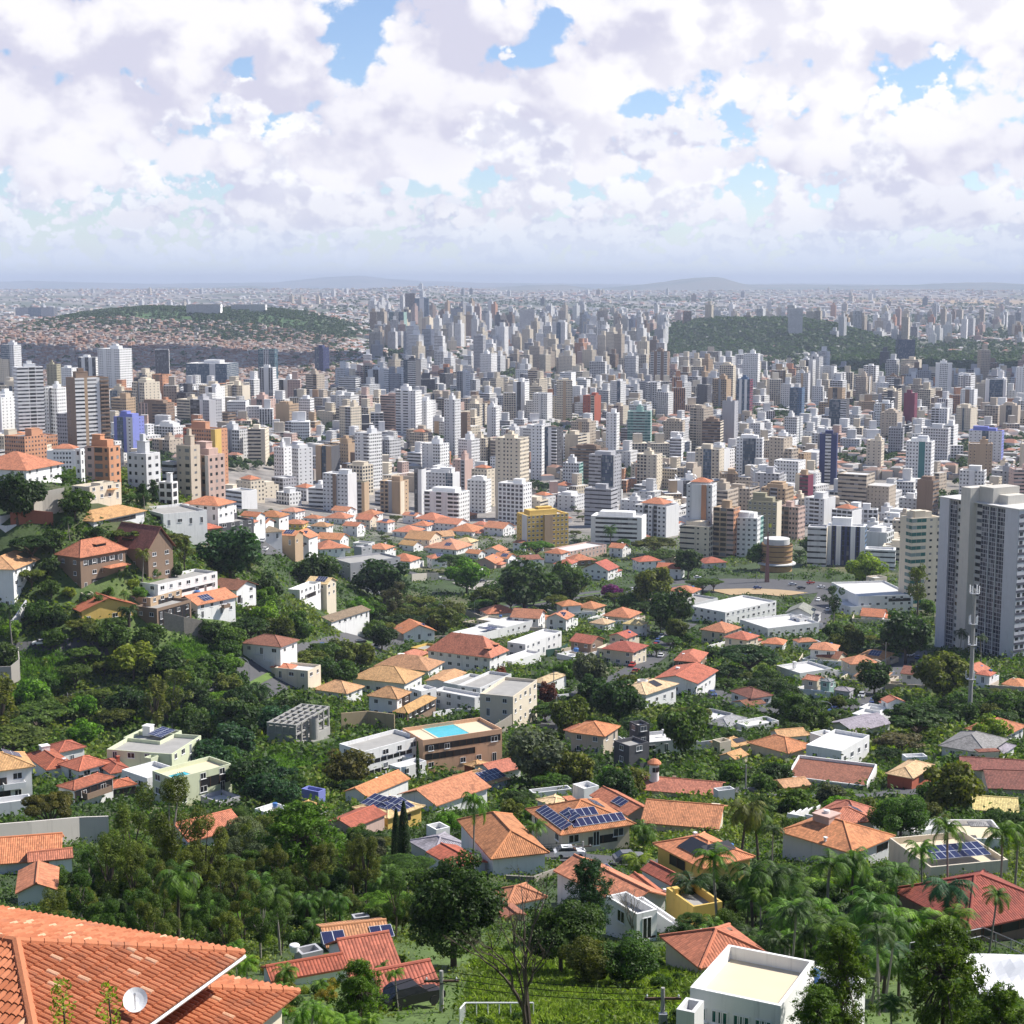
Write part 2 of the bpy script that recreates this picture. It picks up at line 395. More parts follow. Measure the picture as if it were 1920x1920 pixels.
def mk_hill():
    m, t, b = newmat('far_hills'); co = t.new('ShaderNodeTexCoord').outputs['Object']
    t.put(b.inputs['Base Color'], t.mix(t.ss(t.noise(co, .0009, 6, .6), .4, .6), (.05, .085, .04), (.16, .15, .10))); b.inputs['Roughness'].default_value = 1; return m
M['hill'] = mk_hill()

# wall colours by plain word
WC = dict(white=(.79, .785, .77), cream=(.68, .60, .47), beige=(.52, .44, .35), grey=(.40, .40, .42), dark=(.09, .09, .10), brown=(.24, .165, .115),
          navy=(.035, .045, .14), peach=(.66, .40, .25), orange=(.55, .27, .15), pink=(.56, .40, .34), green=(.30, .46, .41), lilac=(.20, .23, .56), maroon=(.20, .035, .07),
          yellow=(.66, .45, .12), brick=(.42, .11, .06), blue=(.10, .17, .28), olive=(.34, .31, .21), tan=(.46, .33, .21), pale=(.66, .66, .66), teal=(.06, .20, .20), lime=(.62, .66, .46))
RC = dict(orange=(.52, .195, .098), red=(.42, .12, .065), brown=(.26, .10, .065), tan=(.50, .27, .12), cream=(.66, .48, .24), pink=(.52, .22, .13), grey=(.26, .25, .245), olive=(.24, .19, .11), wine=(.30, .07, .045))
# ------------------------------------------------------------------ ground, far hills, haze
def build_ground():
    ys = np.concatenate([np.linspace(-80, 60, 24), 60 * (45000 / 60) ** (np.linspace(0, 1, 300)[1:])])
    ss = np.linspace(-1, 1, 241); ny, nx = len(ys), len(ss)
    Y = np.repeat(ys[:, None], nx, 1); X = ss[None, :] * (np.maximum(Y, 0) * .62 + 120)
    Z = G(X, Y)
    V = np.stack([X, Y, Z], -1).reshape(-1, 3)
    i = np.arange(ny - 1)[:, None] * nx + np.arange(nx - 1)[None, :]
    F = np.stack([i, i + 1, i + nx + 1, i + nx], -1).reshape(-1, 4)
    me = bpy.data.meshes.new('ground'); me.from_pydata(V.tolist(), [], F.tolist()); me.materials.append(M['ground'])
    x, y = V[:, 0], V[:, 1]
    green = np.array((.040, .068, .018)); grass = np.array((.085, .135, .03)); urb = np.array((.24, .22, .20)); fav = np.array((.22, .16, .13))
    c = np.tile(green, (len(x), 1))
    def put(w, col): c[:] = c * (1 - w[:, None]) + np.array(col) * w[:, None]
    put(sst(y, 900, 1120), urb)
    put(np.exp(-((x + 92) / 40) ** 4) * np.exp(-((y - 430) / 60) ** 4) * .8, grass)
    put(np.exp(-((x - 8) / 30) ** 4) * np.exp(-((y - 112) / 34) ** 4), grass)
    put(sst(-x, 200, 800) * sst(y, 2600, 3200) * (1 - sst(y, 4000, 4500)), fav)
    wood = np.exp(-((x + 860) / 410.) ** 4) * np.exp(-((y - 4500) / 480.) ** 4)
    put(np.clip(wood * 1.2, 0, 1), (.06, .125, .035))
    put(np.clip(1.2 * np.exp(-((x - 700) / 340.) ** 4) * np.exp(-((y - 4450) / 520.) ** 4), 0, 1), (.035, .065, .03))
    n = .5 + .5 * np.sin(x / 310. + 2 * np.sin(y / 700.)) * np.sin(y / 460. + x / 900.)
    put(sst(n, .55, .8) * sst(y, 3000, 5500) * .75, (.045, .075, .035))
    put(np.exp(-((x - 2900) / 700.) ** 2) * np.exp(-((y - 10500) / 700.) ** 2), (.42, .28, .13))
    at = me.attributes.new('gcol', 'FLOAT_COLOR', 'POINT')
    at.data.foreach_set('color', np.concatenate([c, np.ones((len(c), 1))], 1).astype(np.float32).ravel())
    me.polygons.foreach_set('use_smooth', [True] * len(me.polygons))
    o = place(me, 'ground'); o['kind'] = 'structure'
build_ground()
def build_hills():
    for nm, d, pts in (('hills', 24000, [(-400, 546), (0, 545), (120, 548), (260, 541), (300, 538), (360, 541), (430, 537), (470, 535), (510, 541), (560, 545), (640, 541), (800, 545), (900, 540), (1000, 534), (1060, 534), (1110, 541), (1190, 534), (1250, 527), (1290, 521), (1345, 519), (1370, 527), (1400, 534), (1500, 533), (1600, 535), (1700, 534), (1800, 530), (1860, 529), (1920, 533), (2300, 536)]),
                       ('mountains', 36000, [(-400, 532), (0, 528), (60, 526), (160, 529), (300, 532), (520, 529), (600, 520), (670, 516), (720, 522), (780, 526), (900, 530), (1100, 532), (1300, 534), (1500, 531), (1700, 534), (1920, 534), (2300, 532)])):
        px = np.linspace(-400, 2300, 260); ph = np.interp(px, [p[0] for p in pts], [p[1] for p in pts]) + rng.normal(0, .25, 260)
        V = []; F = []; nr = 9
        for k in range(nr):                                  # real ranges with a front slope, a crest and a back
            t = k / (nr - 1); prof = sin(pi * min(t / .55, 1) / 2) if t < .55 else cos(pi * (t - .55) / .9)
            yy = d + (t - .55) * 7000
            for a, b in zip(px, ph):
                q = ray(a, b); zt = q[2] / q[1] * d; x = q[0] / q[1] * d
                V.append((x * (1 + (t - .55) * .12), yy + 400 * sin(x / 1500 + k), -230 + (zt + 230) * max(prof, .02) * (1 - .05 * (k % 2) * abs(sin(x / 800)))))
        n = len(px)
        for k in range(nr - 1):
            for i in range(n - 1): F.append((k * n + i, k * n + i + 1, (k + 1) * n + i + 1, (k + 1) * n + i))
        me = bpy.data.meshes.new(nm); me.from_pydata(V, [], F); me.materials.append(M['hill'])
        me.polygons.foreach_set('use_smooth', [True] * len(F)); o = place(me, nm); o['kind'] = 'structure'
build_hills()
def build_haze():
    b = MB(); b.box(-52000, 52000, -400, 46500, -340, 172)
    m = bpy.data.materials.new('haze'); m.use_nodes = True; m.node_tree.nodes.clear(); t = NT(m.node_tree)
    v = t.new('ShaderNodeVolumePrincipled'); v.inputs['Color'].default_value = (.70, .80, 1.0, 1); v.inputs['Density'].default_value = HAZE
    o = t.new('ShaderNodeOutputMaterial'); t.l.new(v.outputs[0], o.inputs['Volume'])
    h = b.build('haze', m); h['kind'] = 'stuff'
HAZE = 5.6e-5
build_haze()

# ------------------------------------------------------------------ apartment buildings
STY = dict(p=(.42, .42, 2.9), P=(.58, .46, 2.3), r=(1.01, .42, 3), v=(.50, .88, 2.8), g=(.90, .86, 1.6), s=(.26, .30, 4.6), x=(0, 0, 6), b=(.84, .60, 4.2), B=(.9, .62, 4.2), w=(.66, .60, 3.2), t=(.97, .52, 2.6), h=(1.01, .30, 4), W=(0, 0, 3.2))
CODE = dict(W='white', C='cream', B='beige', G='grey', D='dark', N='brown', V='navy', O='orange', K='pink', E='green', L='lilac', M='maroon', Y='yellow', R='brick', S='blue', A='olive', T='tan', P='pale', H='teal', I='lime')
GL = dict(g=(.045, .085, .13), t=(.02, .12, .11), b=(.03, .028, .027), B=(.03, .028, .027))
FLOOR = 2.95
def parse(seg):
    """'p3 bD4- W2': style letter, optional colour code, width share, - recess or + projection"""
    out = []
    for w in seg.split():
        st, r = w[0], w[1:]; off = 0
        if r and r[-1] in '-+=': off = {'-': 1.6, '+': -1.3, '=': 3.2}[r[-1]]; r = r[:-1]
        c = None
        if r and r[0].isalpha(): c = CODE[r[0]]; r = r[1:]
        out.append((st, c, float(r or 1), off))
    return out
def facade_part(b, P0, P1, segs, H, wall, nfl, z0, jobs, jit):
    """one side of a building from P0 to P1 (outside on the right hand); returns the outline points it used"""
    ax, ay = P1[0] - P0[0], P1[1] - P0[1]; L = math.hypot(ax, ay); ax /= L; ay /= L; nx_, ny_ = ay, -ax
    tot = sum(s[2] for s in segs); t = 0; pts = []
    for st, c, wgt, off in segs:
        w = wgt / tot * L
        q0 = (P0[0] + ax * t - nx_ * off, P0[1] + ay * t - ny_ * off); q1 = (q0[0] + ax * w, q0[1] + ay * w); t += w
        pts.append((q0, q1, st, c, w))
    out = []
    for i, (q0, q1, st, c, w) in enumerate(pts):
        col = WC[c] if c else wall; fu, fv, bay = STY[st]; nb = max(1, round(w / bay)); A = (col, (fu, fv, 0), GL.get(st, (.025, .027, .032)))
        zs = [z0, 0, H]
        b.face([(*q0, z0), (*q1, z0), (*q1, 0), (*q0, 0)], 0, None, (col, (0, 0, 0), col))
        b.face([(*q0, 0), (*q1, 0), (*q1, H), (*q0, H)], 0, [(0, 0), (nb, 0), (nb, nfl + jit), (0, nfl + jit)], A)
        if i + 1 < len(pts):
            r0 = pts[i + 1][0]
            if math.hypot(r0[0] - q1[0], r0[1] - q1[1]) > .05: b.face([(*q1, z0), (*r0, z0), (*r0, H), (*q1, H)], 0, None, (wall, (0, 0, 0), wall))
        out += [q0, q1]
        if st in 'BW': jobs.append((st, q0, (ax, ay), (nx_, ny_), w, col))
    return out
def building(name, cat, label, x, y, z, W, D, H, rz, wall, front, side, roof='h', group=None, short=None, deep=14, back=None):
    e = empty(name, (x, y, z), rz); nfl = max(2, round(H / FLOOR)); jobs = []; b = MB(); wl = WC[wall] if isinstance(wall, str) else wall
    hw, hd = W / 2, D / 2; jit = random.choice((0, .15, -.1)); fs, sd = parse(front), parse(side)
    C = [(-hw, -hd), (hw, -hd), (hw, hd), (-hw, hd)]; poly = []
    poly += facade_part(b, C[0], C[1], fs, H, wl, nfl, -deep, jobs, jit)
    poly += facade_part(b, C[1], C[2], sd, H, wl, nfl, -deep, jobs, jit)
    poly += facade_part(b, C[2], C[3], parse(back) if back else fs[::-1], H, wl, nfl, -deep, [], jit)
    poly += facade_part(b, C[3], C[0], sd[::-1], H, wl, nfl, -deep, jobs, jit)
    # side faces between the runs close the corners; parapet and sunken roof deck
    n = len(poly); PW = (wl, (0, 0, 0), wl); q = []
    for i in range(n):
        A = poly[i]; B = poly[(i + 1) % n]
        if i % 2 == 1 and math.hypot(A[0] - B[0], A[1] - B[1]) > .05: b.face([(*A, -deep), (*B, -deep), (*B, H), (*A, H)], 0, None, PW)
    s = max(.7, 1 - .7 / max(3, min(hw, hd)))
    inner = [(p[0] * s, p[1] * s) for p in poly]
    for i in range(n):
        A, B, a_, b_ = poly[i], poly[(i + 1) % n], inner[i], inner[(i + 1) % n]
        if math.hypot(A[0] - B[0], A[1] - B[1]) < .03: continue
        b.face([(*A, H), (*B, H), (*b_, H), (*a_, H)], 0, None, PW)
        b.face([(*a_, H), (*b_, H), (*b_, H - 1.0), (*a_, H - 1.0)], 0, None, PW)
    b.build('walls', [M['facade']], e)
    d = MB(); d.face([(*p, H - .95) for p in inner], 0); d.build('roof', [random.choice((M['roof_slab'], M['roof_slab'], M['grey_roof'], M['concrete']))], e)
    if 'h' in roof:
        lw, ld, lh = W * random.uniform(.28, .5), D * random.uniform(.3, .5), random.uniform(3, 5.5); ox, oy = random.uniform(-.2, .2) * W, random.uniform(-.1, .25) * D
        l = MB(); l.box(ox - lw / 2, ox + lw / 2, oy - ld / 2, oy + ld / 2, H - 1, H - 1 + lh); l.box(ox - lw / 2 - .2, ox + lw / 2 + .2, oy - ld / 2 - .2, oy + ld / 2 + .2, H - 1 + lh + .003, H - .8 + lh)
        lo = l.build('lift_house', [M['plaster']], e, color=[min(.78, v * 1.02) for v in wl])
        if 't' in roof:
            l = MB(); l.box(ox - lw * .25, ox + lw * .2, oy - ld * .3, oy + ld * .3, H - .78 + lh, H + 1.6 + lh); l.build('water_tank', [M['plaster']], e, color=[min(.78, v * .95) for v in wl])
    if 'a' in roof:
        l = MB(); l.tube([(W * .1, D * .1, H - 1), (W * .1, D * .1, H + 11)], [.25, .1], 5); l.tube([(W * .1 - 1.2, D * .1, H + 7), (W * .1 + 1.2, D * .1, H + 7)], .1, 4); l.build('antenna', [M['metal']], e)
    if 'o' in roof:
        l = MB(); hip(l, 0, 0, W * .7, D * .7, H + 1.2, .45, .6); l.build('tiled_roof', [M['tile']], e, color=RC['orange'])
        l = MB(); l.box(-W * .32, W * .32, -D * .32, D * .32, H - 1, H + 1.2); l.build('penthouse', [M['plaster']], e, color=wl)
    if 'p' in roof:
        l = MB(); l.box(-W * .36, W * .30, -D * .2, D * .36, H - 1, H + 2.2); l.build('penthouse', [M['plaster']], e, color=wl)
    if 'w' in roof:                                          # a lower wing built against one side
        k = random.choice((-1, 1)); ww, wd, wh = W * random.uniform(.45, .8), D * random.uniform(.6, .95), H * random.uniform(.45, .82); x0 = k * (hw + ww / 2 - .4); m = MB(); A = (wl, (*STY[random.choice('pPsw')][:2], 0), (.025, .027, .032)); nf = max(2, round(wh / FLOOR))
        P = [(x0 - ww / 2, -wd / 2 + 1.2), (x0 + ww / 2, -wd / 2 + 1.2), (x0 + ww / 2, wd / 2 + 1.2), (x0 - ww / 2, wd / 2 + 1.2)]
        for i in range(4):
            a, c_ = P[i], P[(i + 1) % 4]; nb = max(1, round(math.hypot(a[0] - c_[0], a[1] - c_[1]) / 3)); m.face([(*a, -deep), (*c_, -deep), (*c_, 0), (*a, 0)], 0, None, PW); m.face([(*a, 0), (*c_, 0), (*c_, wh), (*a, wh)], 0, [(0, 0), (nb, 0), (nb, nf), (0, nf)], A)
        m.face([(*p, wh) for p in P], 0, None, ((.55, .54, .52), (0, 0, 0), wl)); m.build('wing', [M['facade']], e)
    if 'c' in roof:                                          # an open frame crowning the top
        m = MB()
        for sx in (-1, 1):
            m.box(sx * hw * .92 - .3, sx * hw * .92 + .3, -hd + .5, hd - .5, H + 2.2, H + 2.9)
            for sy in (-1, 1): m.box(sx * hw * .92 - .3, sx * hw * .92 + .3, sy * (hd - .8) - .3, sy * (hd - .8) + .3, H - .5, H + 2.2)
        m.build('roof_frame', [M['plaster']], e, color=wl)
    for st, q0, ax, nx_, w, col in jobs:
        ang = math.atan2(ax[1], ax[0]); mx, my = q0[0] + ax[0] * w / 2, q0[1] + ax[1] * w / 2
        if st == 'B':
            l = MB(); l.box(-w * .46, w * .46, -1.3, 0.05, -.12, .05); l.box(-w * .46, w * .46, -1.3, -1.16, .05, 1.0); l.box(-w * .46, -w * .46 + .12, -1.16, .05, .05, 1.0); l.box(w * .46 - .12, w * .46, -1.16, .05, .05, 1.0)
            me = l.mesh('balcony', [M['plaster']])
            for k in range(1, min(nfl, 60)): place(me, 'balcony', e, (mx, my, k * H / nfl), ang, [min(.78, c * 1.05) for c in col])
        else:
            nb = max(1, round(w / 3.1)); me = window_mesh(1.5, 1.25)
            for k in range(nfl):
                for j in range(nb):
                    t = (j + .5) * w / nb; place(me, 'window', e, (q0[0] + ax[0] * t, q0[1] + ax[1] * t, k * H / nfl + 1.0), ang)
    tag(e, label, cat, group)
    if short: anchor(e, short, H * .7)
    return e
_wm = {}
def window_mesh(w, h, n=2, glass='glass', frame='white_paint'):
    """a window set in its frame: local x along the wall, -y outwards, z up from the sill"""
    k = (round(w, 1), round(h, 1), n, glass, frame)
    if k in _wm: return _wm[k]
    b = MB(); f = .07
    b.box(-w / 2, w / 2, -.05, .02, 0, f, 1); b.box(-w / 2, w / 2, -.05, .02, h - f, h, 1)
    for i in range(n + 1):
        x = -w / 2 + (w - f) * i / n; b.box(x, x + f, -.052, .02, f, h - f, 1)
    b.face([(-w / 2, -.02, f), (w / 2, -.02, f), (w / 2, -.02, h - f), (-w / 2, -.02, h - f)], 0)
    b.box(-w / 2 - .1, w / 2 + .1, -.14, .02, -.08, -.002, 1)
    _wm[k] = b.mesh('window', [M[glass], M[frame]]); return _wm[k]
_wp = {}
def window_pair(w, h, n=2, glass='glass', frame='white_paint'):
    k = (round(w, 1), round(h, 1), n, glass, frame)
    if k not in _wp:
        b = MB(); f = .07
        for z0, z1 in ((0, f), (h - f, h)): b.box(-w / 2, w / 2, -.05, .02, z0, z1)
        for i in range(n + 1): x = -w / 2 + (w - f) * i / n; b.box(x, x + f, -.052, .02, f, h - f)
        b.box(-w / 2 - .1, w / 2 + .1, -.14, .02, -.08, -.002); g = MB(); g.box(-w / 2 + .01, w / 2 - .01, -.03, .02, .01, h - .01)
        _wp[k] = (g.mesh('window', [M[glass]]), b.mesh('frame', [M[frame]]))
    return _wp[k]
def hip(b, cx, cy, w, d, z, pitch, over=.6, m=0, under=None, ridge=None, th=.14, rcap=None, gable=False, fl=1.0):
    """hip or gable roof over a w x d rectangle with eaves at height z; the ridge runs along the longer side (x when gable)"""
    w2, d2 = w / 2 + over, d / 2 + over; sw = False
    if d > w and not gable: sw = True; w2, d2 = d2, w2
    rise = d2 * pitch * fl; rl = w2 if gable else max(w2 - d2, .02)
    def T(x, y, zz): return (cx - y, cy + x, zz) if sw else (cx + x, cy + y, zz)
    zr = z + rise; sl = math.hypot(d2, rise)
    A, B, C, D = T(-w2, -d2, z), T(w2, -d2, z), T(w2, d2, z), T(-w2, d2, z); R0, R1 = T(-rl, 0, zr), T(rl, 0, zr)
    b.face([A, B, R1, R0], m, [(-w2, 0), (w2, 0), (rl, sl), (-rl, sl)]); b.face([C, D, R0, R1], m, [(-w2, 0), (w2, 0), (rl, sl), (-rl, sl)])
    if not gable:
        b.face([B, C, R1], m, [(-d2, 0), (d2, 0), (0, sl)]); b.face([D, A, R0], m, [(-d2, 0), (d2, 0), (0, sl)])
    lo = lambda p: (p[0], p[1], p[2] - th)
    u = m if under is None else under
    for P, Q in ((A, B), (C, D)) + (((B, C), (D, A)) if not gable else ()): b.face([lo(P), lo(Q), Q, P], u)
    if gable:
        for P, R, Q in ((B, R1, C), (D, R0, A)): b.face([lo(P), lo(R), R, P], u); b.face([lo(R), lo(Q), Q, R], u)
        b.face([lo(B), lo(A), lo(R0), lo(R1)], u); b.face([lo(D), lo(C), lo(R1), lo(R0)], u)
    else: b.face([lo(D), lo(C), lo(B), lo(A)], u)
    if rcap:
        b.tube([R0, R1], rcap, 6, m)
        if not gable:
            for P, R in ((A, R0), (D, R0), (B, R1), (C, R1)): b.tube([P, R], rcap, 6, m)
    return zr
